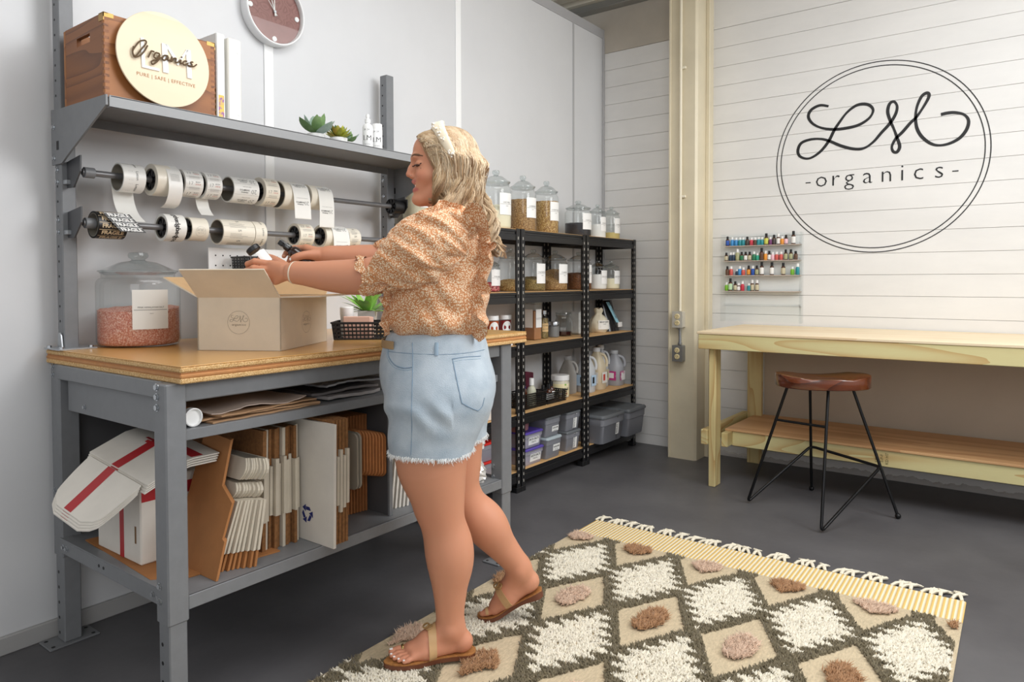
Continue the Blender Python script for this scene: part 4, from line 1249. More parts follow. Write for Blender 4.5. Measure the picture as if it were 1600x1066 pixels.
# ------------------------------------------------------------------ middle shelf under the worktop
MZ = .7865
tu = thing('mailing_tube', 'brown mailing tube with a white end cap at the left of the middle shelf', 'tube', (-2.1, 1.02, MZ))
MB().cyl((-2.42, 1.012, MZ + .0255), (-1.842, 1.012, MZ + .0255), .0245, n=28).build('tube', mat('kraft_tube', (160, 112, 70), .7), tu)
mb = MB(); n = 28
rr = lambda r, x: [(x, 1.012 + r * cos(2 * pi * k / n), MZ + .0255 + r * sin(2 * pi * k / n)) for k in range(n)]
mb.rings([rr(.0252, -1.845), rr(.0252, -1.826), rr(.0225, -1.825), rr(.0215, -1.832), rr(.002, -1.832)])
mb.build('end_cap', WPL, tu)
def sheet(name, cat, label, x0, x1, y0, y1, z, th_, m, rz=0.0, wav=.003, seed=0, group=None, nx=14, ny=14, lift=None):
    rg = np.random.RandomState(seed)
    ph = rg.uniform(0, 6, 6)
    cx, cy = (x0 + x1) / 2, (y0 + y1) / 2
    def hgt(i, j):
        u, v = i / nx, j / ny
        return wav * (sin(3 * u + ph[0]) + sin(4.3 * v + ph[1]) + .6 * sin(7 * (u + v) + ph[2]) + 2) / 2 + (lift(u, v) if lift else 0)
    vs = []; fs = []
    for s in (1, 0):
        for i in range(nx + 1):
            for j in range(ny + 1):
                x = x0 + (x1 - x0) * i / nx - cx; y = y0 + (y1 - y0) * j / ny - cy
                x += .004 * sin(j * 1.7 + ph[3]) * (i in (0, nx)); y += .003 * sin(i * 1.9 + ph[4]) * (j in (0, ny))
                vs.append((cx + x * cos(rz) - y * sin(rz), cy + x * sin(rz) + y * cos(rz), z + hgt(i, j) + (th_ if s else 0)))
    N = (nx + 1) * (ny + 1)
    for i in range(nx):
        for j in range(ny):
            a = i * (ny + 1) + j
            fs.append((a, a + 1, a + ny + 2, a + ny + 1)); fs.append((N + a, N + a + ny + 1, N + a + ny + 2, N + a + 1))
    for i in range(nx):
        for j in (0, ny):
            a = i * (ny + 1) + j; b = a + ny + 1
            fs.append((a, b, N + b, N + a))
    for j in range(ny):
        for i in (0, nx):
            a = i * (ny + 1) + j
            fs.append((a, a + 1, N + a + 1, N + a))
    return tag(MB().add(vs, fs).build(name, m, smooth=50), label, cat, group)
KPAP = mat('kraft_paper', (178, 140, 104), .7, noise=.08, nscale=8)
KPAL = mat('pale_tissue', (206, 186, 172), .55, noise=.06, nscale=10, bump=.15, bscale=15)
sheet('kraft_sheet', 'paper', 'lowest kraft paper sheet in the pile next to the mailing tube', -2.40, -1.826, 1.050, 1.42, MZ, .005, KPAP, .03, .001, 1, 'kraft sheets on the middle shelf')
sheet('kraft_sheet', 'paper', 'middle kraft paper sheet in the pile next to the mailing tube', -2.42, -1.832, 1.055, 1.44, MZ + .0075, .005, KPAP, -.04, .001, 2, 'kraft sheets on the middle shelf')
sheet('kraft_sheet', 'paper', 'upper kraft paper sheet under the crumpled tissue on the middle shelf', -2.38, -1.825, 1.06, 1.40, MZ + .015, .004, KPAP, .08, .0015, 3, 'kraft sheets on the middle shelf')
sheet('tissue_sheet', 'paper', 'crumpled pinkish tissue sheet on top of the kraft pile', -2.40, -1.835, 1.060, 1.38, MZ + .0225, .002, KPAL, .02, .004, 4, nx=22, ny=22, lift=lambda u, v: .016 * (1 - u) + .006 * sin(9 * v + 4 * u))
sheet('plastic_mailer', 'bag', 'lower grey plastic mailer bag in the middle of the shelf', -2.35, -1.850, 1.46, 1.70, MZ, .010, mat('grey_poly', (158, 152, 150), .25), .05, .004, 6, 'plastic mailers on the middle shelf')
sheet('plastic_mailer', 'bag', 'dark folded plastic mailer bag under the clear one', -2.33, -1.87, 1.45, 1.72, MZ + .0185, .008, mat('dark_poly', (112, 106, 104), .22), -.06, .005, 7, 'plastic mailers on the middle shelf')
sheet('plastic_mailer', 'bag', 'clear crumpled plastic bag on top of the dark mailer', -2.25, -1.845, 1.47, 1.735, MZ + .038, .006, milky_mat('clear_poly', (214, 214, 216), .55, .12), .0, .008, 8, 'plastic mailers on the middle shelf', 24, 24)
t = MB().box(-2.2, -1.93, 1.50, 1.66, MZ + .062, MZ + .078, .002).build('paper_pad', mat('pad_paper', (224, 208, 190), .6)); tag(t, 'thin white paper pad lying on the plastic bags', 'pad')
for k, (z0, y0) in enumerate(((0, 1.765), (.0385, 1.772))):
    b = thing('white_carton', ['lower flat white carton at the right of the middle shelf', 'upper flat white carton at the right of the middle shelf'][k], 'box', (-2.05, y0 + .1, MZ + z0), group='flat white cartons on the middle shelf')
    MB().box(-2.3, -1.875 - .03 * k, y0, y0 + .25, MZ + z0, MZ + z0 + .037, .002).build('carton_body', mat('white_carton', (226, 218, 210), .55), b)
    MB().box(-2.3, -1.874 - .03 * k, y0 + .002, y0 + .248, MZ + z0 + .030, MZ + z0 + .0315).build('lid_gap', mat('mdf_core', (170, 112, 62), .7), b)

# ------------------------------------------------------------------ lower shelf: boxes, flats, dividers
LZ = .3495
WBD = mat('white_board', (226, 220, 210), .55, noise=.03, nscale=14)
WBS = mat('cream_board', (214, 204, 186), .6, noise=.05, nscale=14)
REDR = mat('red_print_ribbon', (176, 34, 40), .5)
KRF = mat('brown_kraft_board', (176, 118, 68), .75, noise=.06, nscale=16)
KRD = mat('kraft_board_edge', (154, 106, 62), .85, noise=.2, nscale=90)
sh_ = MB().prism([(-2.44, .985), (-1.965, .957), (-1.90, 1.03), (-1.86, 1.30), (-2.40, 1.33)], .004, o=(0, 0, LZ), u=(1, 0, 0), w=(0, 1, 0), h=(0, 0, 1)).build('cardboard_sheet', KRF, smooth=None)
tag(sh_, 'flat brown cardboard sheet under the white gift box', 'cardboard')
gb = thing('gift_mailer_box', 'white mailer box with printed red ribbon standing on the lower shelf', 'box', (-2.2, 1.1, LZ))
gz0, gz1 = LZ + .0045, .600
MB().box(-2.352, -2.078, .986, 1.20, gz0, gz1, .004).build('box_body', WBD, gb)
MB().box(-2.205, -2.180, .9852, .9862, gz0 + .002, gz1 - .002).build('ribbon', REDR, gb)
MB().box(-2.0782, -2.0772, .990, 1.198, gz1 - .062, gz1 - .026).build('ribbon', REDR, gb)
MB().box(-2.205, -2.180, .988, 1.198, gz1 - .0002, gz1 + .0006).build('ribbon', REDR, gb)
MB().box(-2.112, -2.104, .9849, .9859, gz0 + .06, gz0 + .11).build('slot', EDGE, gb)
# flattened mailers fanned out on the box
def mailer(k, label):
    t = thing('flat_mailer', label, 'box', (-2.1, 1.0, gz1 + .002 + k * .007), group='flattened white mailers with red ribbon')
    dz = Vector((0, .003 * k - .004, .0068 * k)); 
    tilt = .0
    def q(a, b):      # a across (0 rear .. 1 front), b along: <0 drooping flap, >0 main panel
        x = -2.30 + .355 * a
        if b >= 0:
            y = .935 + b * .215; z = .640 + .050 * min(1, b * 1.8) + .010 * (1 - a) - .030 * a * (b > -1)
        else:
            y = .935 + b * .125; z = .640 + b * .095 + .010 * (1 - a) - .030 * a
        return Vector((x, y, z)) + dz + Vector((0, 0, -.012))
    def grid(name, ab, na, nb, m, up=0.0, par=t):
        (a0, a1), (b0, b1) = ab
        def edge(b):   # taper and round the end of the flap
            if b >= 0: return 0.0
            return .10 * (b / -1.0) ** 2 + .16 * max(0, (-b - .72) / .28) ** 3
        vs = []; fs = []
        for s in (1, 0):
            for i in range(na + 1):
                for j in range(nb + 1):
                    b = b0 + (b1 - b0) * j / nb; e = edge(b)
                    a = a0 + (a1 - a0) * i / na
                    a = .5 + (a - .5) * (1 - 2 * e) if name != 'ribbon' else a
                    p = q(a, b); p.z += up + (.0038 if s else 0) if up == 0 else up + (.0004 if s else 0)
                    vs.append(p)
        N = (na + 1) * (nb + 1)
        for i in range(na):
            for j in range(nb):
                c = i * (nb + 1) + j
                fs += [(c, c + 1, c + nb + 2, c + nb + 1), (N + c, N + c + nb + 1, N + c + nb + 2, N + c + 1)]
        for i in range(na):
            for j in (0, nb):
                c = i * (nb + 1) + j; fs.append((c, c + nb + 1, N + c + nb + 1, N + c))
        for j in range(nb):
            for i in (0, na):
                c = i * (nb + 1) + j; fs.append((c, c + 1, N + c + 1, N + c))
        return MB().add(vs, fs).build(name, m, par, smooth=40)
    grid('main_panel', ((0, 1), (.02, 1.0)), 6, 8, WBD)
    grid('end_flap', ((.06, .94), (-1.0, -.03)), 8, 10, WBD)
    grid('ribbon', ((.40, .52), (-.98, -.03)), 2, 8, REDR, .0044)
    grid('ribbon', ((.40, .52), (.02, .98)), 2, 8, REDR, .0044)
    if k == 3:
        grid('ribbon', ((.53, .98), (.62, .78)), 4, 3, REDR, .0044)
        for cc, dd in ((.44, .50), (.38, .56), (.50, .60)):
            grid('bow_print', ((cc - .08, cc + .08), (dd, dd + .045)), 3, 2, REDR, .0046)
for k, l in enumerate(('lowest flattened white mailer in the fan on the gift box', 'second flattened white mailer from the bottom of the fan', 'third flattened white mailer, just under the top one', 'topmost flattened white mailer with red ribbon and bow print')):
    mailer(k, l)

def flat_box(name, label, y, x0, x1, z1, th_, m, lean, notch=None, group=None, cap=None, capz=.05, edge=None, face=None, cat='flattened box', z0=LZ + .0005, capm=None, topcap=0):
    """flattened carton on edge: sheet in the XZ plane, thickness along y, leaning by lean (dy at the top)"""
    t = thing(name, label, cat, ((x0 + x1) / 2, y, z0), group=group)
    def bar(nm, za, zb, mm, xx0=x0, xx1=x1, g=0.0):
        f = lambda z: lean * (z - z0) / (z1 - z0)
        vs = []
        for z in (za, zb):
            for x in (xx0, xx1 + g):
                for d in (-th_ / 2 - g * .3, th_ / 2 + g * .3):
                    vs.append((x, y + d + f(z), z))
        return MB().add(vs, [(0, 1, 3, 2), (4, 6, 7, 5), (0, 4, 5, 1), (2, 3, 7, 6), (0, 2, 6, 4), (1, 5, 7, 3)]).build(nm, mm, t, smooth=None)
    zb = z0 + capz if cap else z0
    zt = z1 - topcap if topcap else z1
    bar('panel', zb, zt, m)
    if cap: bar('bottom_flap', z0, zb - .001, capm or KRD, x0, x1 - .006)
    if topcap: bar('top_flap', zt + .001, z1, capm or KRD, x0, x1 - .008)
    if edge: bar('cut_edge', zb + .004, zt - .004, edge, x1 - .0008, x1 + .0004)
    return t
G1 = 'flattened cartons on the lower shelf'
ordn = ['first', 'second', 'third', 'fourth', 'fifth', 'sixth', 'seventh', 'eighth', 'ninth', 'tenth', 'eleventh', 'twelfth']
# big brown flattened carton leaning against the leg
t = thing('brown_carton', 'large brown flattened carton leaning beside the bench leg', 'flattened box', (-1.95, 1.08, LZ), group=G1)
for k, (dy, dx) in enumerate(((0, 0), (.008, .010))):
    f = lambda z: .115 * (z - LZ) / .37
    poly = [(-2.06, LZ + .0005), (-1.815 - dx, LZ + .0005), (-1.822 - dx, LZ + .10), (-1.835 - dx, LZ + .105), (-1.832 - dx, LZ + .20), (-1.90 - dx, LZ + .235), (-1.915 - dx, LZ + .36), (-2.06, LZ + .37)]
    vs = [(x, 1.062 + dy + f(z), z) for x, z in poly] + [(x, 1.069 + dy + f(z), z) for x, z in poly]; n = len(poly)
    MB().add(vs, [tuple(range(n)), tuple(range(2 * n - 1, n - 1, -1))] + [(i, (i + 1) % n, n + (i + 1) % n, n + i) for i in range(n)]).build('panel', KRF, t, smooth=None)
rg = random.Random(4)
for k in range(8):
    y = 1.098 + k * .0128
    lean = .066 - .005 * k
    x1 = -1.858 + .006 * k + rg.uniform(-.006, .006)
    t = flat_box('tabbed_carton', f'{ordn[k]} from the left of the leaning white cartons with brown feet', y, -2.06, x1, LZ + .19, .0075, WBS, lean, group=G1, cap=True, capz=.048, capm=KRF)
    f = lambda z, lean=lean: lean * (z - LZ) / .19
    for za, zb, xe in ((LZ + .192, LZ + .235, x1 - .02), (LZ + .245, LZ + .305, x1 - .005)):
        n = 6; poly = [(-2.06, za)] + [(xe - .015 + .015 * sin(pi * j / n), za + (zb - za) * j / n) for j in range(n + 1)] + [(-2.06, zb)]
        vs = [(x, y - .004 + f(z), z) for x, z in poly] + [(x, y + .004 + f(z), z) for x, z in poly]; m_ = len(poly)
        MB().add(vs, [tuple(range(m_)), tuple(range(2 * m_ - 1, m_ - 1, -1))] + [(i, (i + 1) % m_, m_ + (i + 1) % m_, m_ + i) for i in range(m_)]).build('tab', WBS, t, smooth=None)
for k in range(10):
    y = 1.262 + k * .0142
    flat_box('plain_carton', f'{ordn[k]} from the left of the upright white cartons with brown ends', y, -2.40, -1.885 + rg.uniform(-.012, .008), .722, .0098 if k % 3 else .012, WBS, .010 - .001 * k, group=G1, cap=True, capz=.098 + rg.uniform(-.01, .01), capm=[KRD, WBS][k % 4 == 1], topcap=.105 + rg.uniform(-.02, .015), edge=None)
for k in range(6):
    y = 1.414 + k * .0132
    t = flat_box('wide_carton', f'{["nearest, front", "second", "third", "fourth", "fifth", "last"][k]} of the wide white cartons that jut past the shelf edge', y, -2.30, -1.742 - (.016 if k else 0), .735 if k == 0 else .742, .0095, WBD if k == 0 else WBS, .006, group=G1, cap=k > 0, capz=.10 + .012 * (k % 3), topcap=.115 - .02 * (k % 2) if k > 0 else 0)
    if k == 0:
        RB = mat('recycle_blue', (36, 44, 110), .6)
        d = MB(); c = (-1.872, .435)
        fpt = lambda a, b: (c[0] + a, y - .0052 + .006 * (c[1] + b - LZ) / .385, c[1] + b)
        for j in range(3):
            an = 2 * pi * j / 3 + pi / 2
            R2 = lambda px_, py_: (px_ * cos(an) - py_ * sin(an), px_ * sin(an) + py_ * cos(an))
            for poly in ([(.012, -.019), (.012, .006), (.023, .006), (.023, -.012)], [(.030, .007), (.018, .024), (.006, .007)]):
                d.add([fpt(*R2(*p)) for p in poly], [tuple(range(len(poly)))])
        d.build('recycling_symbol', RB, t, smooth=None)
def round_tab(k, y, m, x1, zc, h, label):
    t = thing('rounded_tab_carton', label, 'flattened box', (-2.1, y, LZ), group=G1)
    MB().box(-2.30, x1 - .10, y - .004, y + .004, LZ + .0005, .70, .001).build('panel', m, t)
    n = 6; r = .022; pts = []
    for (cx_, cz_, a0) in ((x1 - r, zc + h - r, 0), (x1 - r, zc - h + r, -pi / 2)):
        for j in range(n + 1):
            a = a0 + pi / 2 * (1 - j / n)
            pts.append((cx_ + r * cos(a), cz_ + r * sin(a)))
    poly = [(-2.2, zc + h)] + pts + [(-2.2, zc - h)]
    MB().prism(poly, .007, o=(0, y - .0035, 0), u=(1, 0, 0), w=(0, 0, 1), h=(0, 1, 0)).build('tab', m, t, smooth=None)
GRB = mat('grey_board', (158, 150, 136), .6)
KRO = mat('orange_kraft', (188, 122, 70), .75, noise=.1, nscale=30)
for k in range(7):
    round_tab(k, 1.502 + k * .0140, KRF if k < 5 else GRB, -1.845 - .008 * k if k < 5 else -1.815, .60 if k < 5 else .575, .085 if k < 5 else .095, f'{ordn[k]} of the round-cornered cartons behind the wide white cartons')
for k in range(10):
    round_tab(k, 1.612 + k * .0122, KRO, -1.860 + .002 * k, .592 - .003 * k, .078, f'{ordn[k]} of the orange kraft round-tab cartons next to the divider')
for k in range(7):
    flat_box('white_folder', f'{ordn[k]} of the thin white folders right of the steel divider', 1.752 + k * .016, -2.3, -1.885 + .004 * k, .60, .009, WBD, .03, group='white folders on the lower shelf')
# grocery things at the right end of the lower shelf
RL = mat('red_lid', (206, 40, 36), .35)
for k, (z0, y0) in enumerate(((0, 2.10), (.083, 2.115))):
    t = thing('food_container', ['lower', 'upper'][k] + ' square container with a red lid on the lower bench shelf', 'container', (-2.0, y0 + .1, LZ + z0), group='red lidded containers')
    MB().rings([[Vector((-2.0 + a * s, y0 + .1 + b * s, LZ + z0 + z + .0004)) for a, b in ((-1, -.93), (-.93, -1), (.93, -1), (1, -.93), (1, .93), (.93, 1), (-.93, 1), (-1, .93))] for s, z in ((.085, 0), (.098, .066), (.1, .068))]).build('tub', milky_mat('milky_tub', (236, 228, 224), .15), t, smooth=None)
    MB().box(-2.105, -1.895, y0 - .005, y0 + .205, LZ + z0 + .068, LZ + z0 + .0815, .005).build('lid', RL, t)
rg = random.Random(8)
t = thing('foil_bag', 'crumpled silvery clear bag with fluffy filler behind the womans thigh', 'bag', (-1.88, 2.2, LZ))
mb = MB(); rs = []
for i in range(26):
    z = LZ + .0005 + i * .0077
    rr = .034 + .010 * sin(i * .35); rr *= 1 if i < 22 else .6
    rs.append([(-1.86 + rr * (1 + .2 * rg.uniform(-1, 1)) * cos(2 * pi * k / 26), 2.235 + rr * (1 + .2 * rg.uniform(-1, 1)) * sin(2 * pi * k / 26), z + rg.uniform(-.002, .002)) for k in range(26)])
mb.rings(rs).build('bag', mat('crinkled_film', (224, 220, 214), .18, .25), t, smooth=15)
# ------------------------------------------------------------------ contents of the racks
SEED1 = speckle_mat('brown_seed', [(150, 112, 66), (178, 140, 90), (124, 88, 50), (196, 162, 112), (160, 120, 72)], 260, .7, .7)
SEED2 = speckle_mat('tan_seed', [(190, 154, 92), (166, 124, 66), (206, 174, 118), (140, 100, 52)], 210, .7, .7)
HERB = speckle_mat('herb_green', [(150, 126, 72), (118, 100, 54), (172, 148, 92), (100, 84, 44)], 300, .7, .7)
COCOA = speckle_mat('cocoa_nib', [(128, 78, 42), (104, 60, 30), (148, 96, 56), (88, 50, 26)], 340, .7, .6)
ROSE = speckle_mat('rose_petal', [(150, 40, 60), (196, 90, 100), (120, 30, 50), (214, 150, 140)], 160, .7, .7)
POWW = mat('white_powder', (244, 243, 240), .8); POWC = mat('cream_powder', (240, 232, 204), .8); POWY = mat('mustard_powder', (206, 186, 120), .8)
CHAR = mat('charcoal_powder', (50, 48, 52), .8)
JG = 'lidded glass jars on the racks'
S1, S2, S3, S4, S5 = 1.4605, 1.1135, .8185, .4345, .1195
def rjar(x, y, z, R, H, fill, frac, label, txt, slope=0, la=-.12, lw=.55, lh=.85, lz=.42):
    t = thing('storage_jar', label, 'jar', (x, y, z), group=JG)
    jar_parts(t, (x, y, z), R, H, fill, frac, slope, la, txt, lw, lh, lz)
JX = -2.462
rjar(-2.520, 2.590, S1, .080, .320, POWC, .75, 'tall jar of cream powder at the far left of the rack top, behind the face', 'OATMEAL', lh=.7)
rjar(JX, 3.150, S1, .086, .335, POWC, .55, 'tall jar of cream powder on the top shelf behind the womans hair', 'OAT MILK', .3, lh=.7)
rjar(JX, 3.408, S1, .078, .335, SEED1, .82, 'tall jar of dark brown seeds in the middle of the top shelf', 'LAVENDER', lh=.75)
rjar(JX, 3.656, S1, .076, .330, SEED2, .88, 'tall jar of tan grains on the top shelf left of the black powder jar', 'CHAMOMILE', lh=.75)
rjar(JX, 4.030, S1, .088, .240, CHAR, .55, 'squat jar of black powder on the top shelf', 'CHARCOAL', .15, lh=.6)
rjar(JX, 4.285, S1, .058, .238, POWW, .60, 'narrow jar of white powder on the top shelf', 'KAOLIN', lh=.85)
rjar(JX, 4.480, S1, .062, .238, POWY, .32, 'narrow jar of mustard powder at the right end of the top shelf', 'TURMERIC', lh=.85)
rjar(JX, 3.105, S2, .050, .190, ROSE, .42, 'small jar of red rose petals behind the womans shoulder', 'ROSE BUDS', .0, lw=.75, lh=.9)
rjar(JX, 3.278, S2, .071, .250, SEED2, .30, 'wide jar of pale flakes left of the rack posts on second shelf', None, .3, None)
rjar(JX, 3.512, S2, .074, .250, HERB, .45, 'wide jar of green herb on second shelf just right of rack posts', 'CALENDULA', .15, lh=.8)
rjar(JX, 3.752, S2, .079, .250, SEED1, .55, 'wide jar of sloping brown herb in the middle of the second shelf', 'COMFREY', .55, lh=.75)
rjar(JX, 4.040, S2, .085, .250, COCOA, .62, 'wide jar of reddish brown nibs on the second shelf', 'COCOA NIBS', .1, lh=.7)
rjar(JX, 4.292, S2, .062, .200, POWW, .75, 'small jar filled with white powder, left of two on second shelf', 'BAKING SODA', lh=.75)
rjar(JX, 4.478, S2, .062, .200, POWC, .55, 'small jar of off-white powder at the right end of second shelf', 'ARROWROOT', lh=.75)
# third shelf
def small_jar(x, y, z, r, h, fill, label, lidm=WPL, round_label=True, rz=0):
    t = thing('lidded_jar', label, 'jar', (x, y, z), group='small jars with lids')
    T = Matrix.Translation((x, y, z))
    MB().lathe([(r * .92, 0), (r, .003), (r, h * .74), (r * .9, h * .78)], 24, cap1=False).xf(T).build('body', CLEAR, t)
    MB().lathe([(r * .9, .002), (r * .97, .004), (r * .97, h * .72), (.001, h * .72)], 24).xf(T).build('contents', fill, t)
    MB().lathe([(r * .95, h * .77), (r * .98, h * .775), (r * .98, h * .98), (r * .95, h), (.001, h)], 24).xf(T).build('lid', lidm, t)
    if round_label:
        f = lambda a, b: (x + (r + .0006) * cos(-.55 + a / r), y + (r + .0006) * sin(-.55 + a / r), z + h * .36 + b)
        rr = h * .33; n = 18
        MB().add([f(0, 0)] + [f(rr * .8 * cos(2 * pi * k / n), rr * sin(2 * pi * k / n)) for k in range(n)], [(0, 1 + k, 1 + (k + 1) % n) for k in range(n)]).build('label', WHITE, t, smooth=60)
    return t
for y_, m_, l_ in ((3.035, mat('amber_gel', (196, 84, 30), .4), 'amber jar with white lid and round label on the third shelf'), (3.150, mat('red_gel', (150, 40, 44), .4), 'red jar with white lid and round label beside the amber jar')):
    small_jar(-2.40, y_, S3 + .062, .036, .105, m_, l_)
rs_ = tag(MB().box(-2.50, -2.33, 2.98, 3.165 - .036, S3, S3 + .0615, .003).build('white_block', WPL), 'low white block under the amber and red jars', 'block')
t = thing('square_canister', 'tall clear square canister of brown powder with white label', 'canister', (-2.455, 3.512, S3), group='canisters on the third shelf')
MB().box(-2.545, -2.425, 3.475, 3.555, S3, S3 + .220, .004).build('body', CLEAR, t)
MB().box(-2.541, -2.429, 3.479, 3.551, S3 + .003, S3 + .175, .003).build('contents', mat('cocoa_powder', (176, 122, 80), .9, noise=.06, nscale=20), t)
MB().box(-2.546, -2.424, 3.474, 3.556, S3 + .215, S3 + .228, .003).build('lid', mat_lid, t)
MB().box(-2.4248, -2.4240, 3.487, 3.545, S3 + .075, S3 + .185).build('label', WHITE, t)
MB().box(-2.545, -2.44, 3.4742, 3.4748, S3 + .075, S3 + .185).build('label', WHITE, t)
d = MB(); add_text(d, 'COCOA POWDER', .008, lambda a, b: (-2.4236, 3.516 + a, S3 + .128 + b)); ribbon(d, [(-.026, .124), (.026, .124)], .0008, lambda a, b: (-2.4236, 3.516 + a, S3 + b))
d.build('label_print', INKD, t, smooth=None)
t = thing('herb_bottle', 'glass bottle of dried herb with a tan handwritten label', 'bottle', (-2.47, 3.635, S3))
T = Matrix.Translation((-2.47, 3.635, S3))
MB().lathe([(.026, 0), (.030, .004), (.030, .115), (.026, .13), (.018, .142), (.018, .155)], 24, cap1=False).xf(T).build('body', CLEAR, t)
MB().lathe([(.026, .003), (.0285, .006), (.0285, .112), (.025, .125), (.001, .125)], 24).xf(T).build('contents', HERB, t)
MB().lathe([(.0195, .150), (.0195, .172), (.018, .174), (.001, .174)], 20).xf(T).build('lid', BOLT, t)
f = lambda a, b: (-2.47 + .0308 * cos(-.5 + a / .0308), 3.635 + .0308 * sin(-.5 + a / .0308), S3 + .068 + b)
MB().add([f(-.022 + .044 * i / 6, s) for i in range(7) for s in (-.026, .026)], [(2 * i, 2 * i + 2, 2 * i + 3, 2 * i + 1) for i in range(6)]).build('label', mat('tan_label', (222, 190, 136), .6), t, smooth=60)
f2 = lambda a, b: (-2.47 + .0313 * cos(-.5 + a / .0313), 3.635 + .0313 * sin(-.5 + a / .0313), S3 + .068 + b)
d = MB(); add_text(d, 'CHAI', .014, f2, dy=.008); add_text(d, 'dry herb', .011, f2, dy=-.012); d.build('label_print', INKD, t, smooth=None)
small_jar(-2.47, 3.752, S3, .034, .098, milky_mat('pale_gel', (196, 196, 196), .6), 'small empty mason jar with a steel lid', BOLT, False)
t = thing('faceted_jar', 'round faceted glass jar with a little dark liquid', 'jar', (-2.47, 3.875, S3))
T = Matrix.Translation((-2.475, 3.87, S3))
MB().lathe([(.048, 0), (.056, .01), (.060, .05), (.058, .09), (.048, .115), (.046, .125), (.050, .132), (.050, .145)], 10, cap1=False).xf(T).build('body', CLEAR, t, smooth=None)
MB().lathe([(.046, .004), (.053, .012), (.054, .030), (.001, .030)], 10).xf(T).build('contents', mat('dark_syrup', (58, 26, 22), .2), t)
MB().lathe([(.049, .142), (.052, .144), (.050, .152), (.001, .152)], 20).xf(T).build('lid', mat_lid, t)
t = thing('acrylic_bin', 'tall clear acrylic bin standing at the rack joint', 'bin', (-2.5, 4.05, S3), group='canisters on the third shelf')
MB().box(-2.56, -2.40, 3.985, 4.105, S3, S3 + .205, .002).build('body', CLEAR, t)
MB().box(-2.545, -2.43, 4.00, 4.09, S3 + .002, S3 + .15, .01).build('contents', mat('white_bundle', (222, 220, 216), .6, noise=.1, nscale=30), t)
def sack(name, label, cat, loc, R, H, m, seed, top=.35, flat=(1, 1), rough=.12, n=26, lvl=14, shape=None):
    rg = np.random.RandomState(seed)
    ph = rg.uniform(0, 6.28, 12)
    rs = []
    for i in range(lvl + 1):
        f = i / lvl
        r = (shape(f) if shape else (.82 + .25 * sin(pi * min(1, f * 1.25)) if f < .75 else .82 + .25 * sin(pi * .94) - (f - .75) / .25 * (.9 - top)))
        ring = []
        for k in range(n):
            a = 2 * pi * k / n
            w = 1 + rough * (sin(3 * a + ph[0] + 4 * f) * .5 + sin(7 * a + ph[1] - 6 * f) * .35 * (.3 + f) + sin(11 * a + ph[2]) * .3 * f)
            ring.append((loc[0] + R * r * w * cos(a) * flat[0], loc[1] + R * r * w * sin(a) * flat[1], loc[2] + H * f + .006 * sin(5 * a + ph[3]) * f))
        rs.append(ring)
    t = thing(name, label, cat, loc)
    MB().rings(rs).build('bag', m, t, smooth=60)
    return t
def profile(pts):
    xs = [p[0] for p in pts]; ys = [p[1] for p in pts]
    return lambda f: float(np.interp(f, xs, ys))
t = sack('cloth_bag', 'gathered off-white bag with printed label on the third shelf', 'bag', (-2.455, 4.285, S3), .070, .165, mat('muslin_bag', (236, 226, 200), .6, noise=.05, nscale=10), 3, rough=.16, shape=profile([(0, .8), (.15, 1.02), (.4, 1.0), (.62, .7), (.74, .34), (.8, .30), (.9, .42), (1, .40)]))
f = lambda a, b: (-2.455 + .079 * cos(-.45 + a / .075), 4.285 + .079 * sin(-.45 + a / .075), S3 + .055 + b)
MB().add([f(-.045 + .09 * i / 8, s) for i in range(9) for s in (-.032, .030)], [(2 * i, 2 * i + 2, 2 * i + 3, 2 * i + 1) for i in range(8)]).build('label', mat('label_card', (240, 238, 232), .5), t, smooth=60)
d = MB()
f2 = lambda a, b: (-2.455 + .0796 * cos(-.45 + a / .075), 4.285 + .0796 * sin(-.45 + a / .075), S3 + .055 + b)
add_text(d, 'BENTONITE', .013, f2, dy=.014, bold=.02); add_text(d, 'CLAY', .010, f2, dy=.001)
for q in range(4): ribbon(d, [(-.03, -.006 - .005 * q), (.03, -.006 - .005 * q)], .0008, f2)
d.build('label_print', INKD, t, smooth=None)
t = thing('black_pouch', 'black stand-up pouch with pale blue label on third shelf', 'pouch', (-2.44, 4.44, S3))
BLF = mat('black_foil', (34, 33, 35), .22)
vs = []; lv = 10; nn = 20
rs = []
for i in range(lv + 1):
    fz = i / lv; w = .086 - .016 * fz; dd = .050 * (1 - fz) ** .6 + .003
    rs.append([(-2.45 + dd * sin(2 * pi * k / nn) * (1 + .1 * sin(5 * fz + k)) - .03 * fz, 4.447 + w * cos(2 * pi * k / nn), S3 + .215 * fz) for k in range(nn)])
MB().rings(rs).build('pouch_body', BLF, t, smooth=50)
MB().rings([[(-2.395, 4.43, S3 + .062), (-2.395, 4.475, S3 + .055), (-2.452, 4.425, S3 + .205), (-2.452, 4.385, S3 + .205)], [(-2.392, 4.43, S3 + .063), (-2.392, 4.475, S3 + .056), (-2.449, 4.425, S3 + .206), (-2.449, 4.385, S3 + .206)]]).build('blue_label', mat('blue_label', (156, 204, 220), .5), t, smooth=None)
d = MB(); g = lambda a, b: (-2.391 - .38 * (b + .07) - .0005, 4.452 + a - .25 * (b + .07), S3 + .065 + (b + .07))
ribbon(d, [(0, -.03), (0, .03)], .004, g); add_text(d, 'OATS', .018, g, dy=.045); add_text(d, 'x', .035, g, dy=-.045)
d.build('label_print', INKD, t, smooth=None)
MB().box(-2.396, -2.388, 4.458, 4.508, S3 + .028, S3 + .062, .001).build('white_label', WHITE, t)
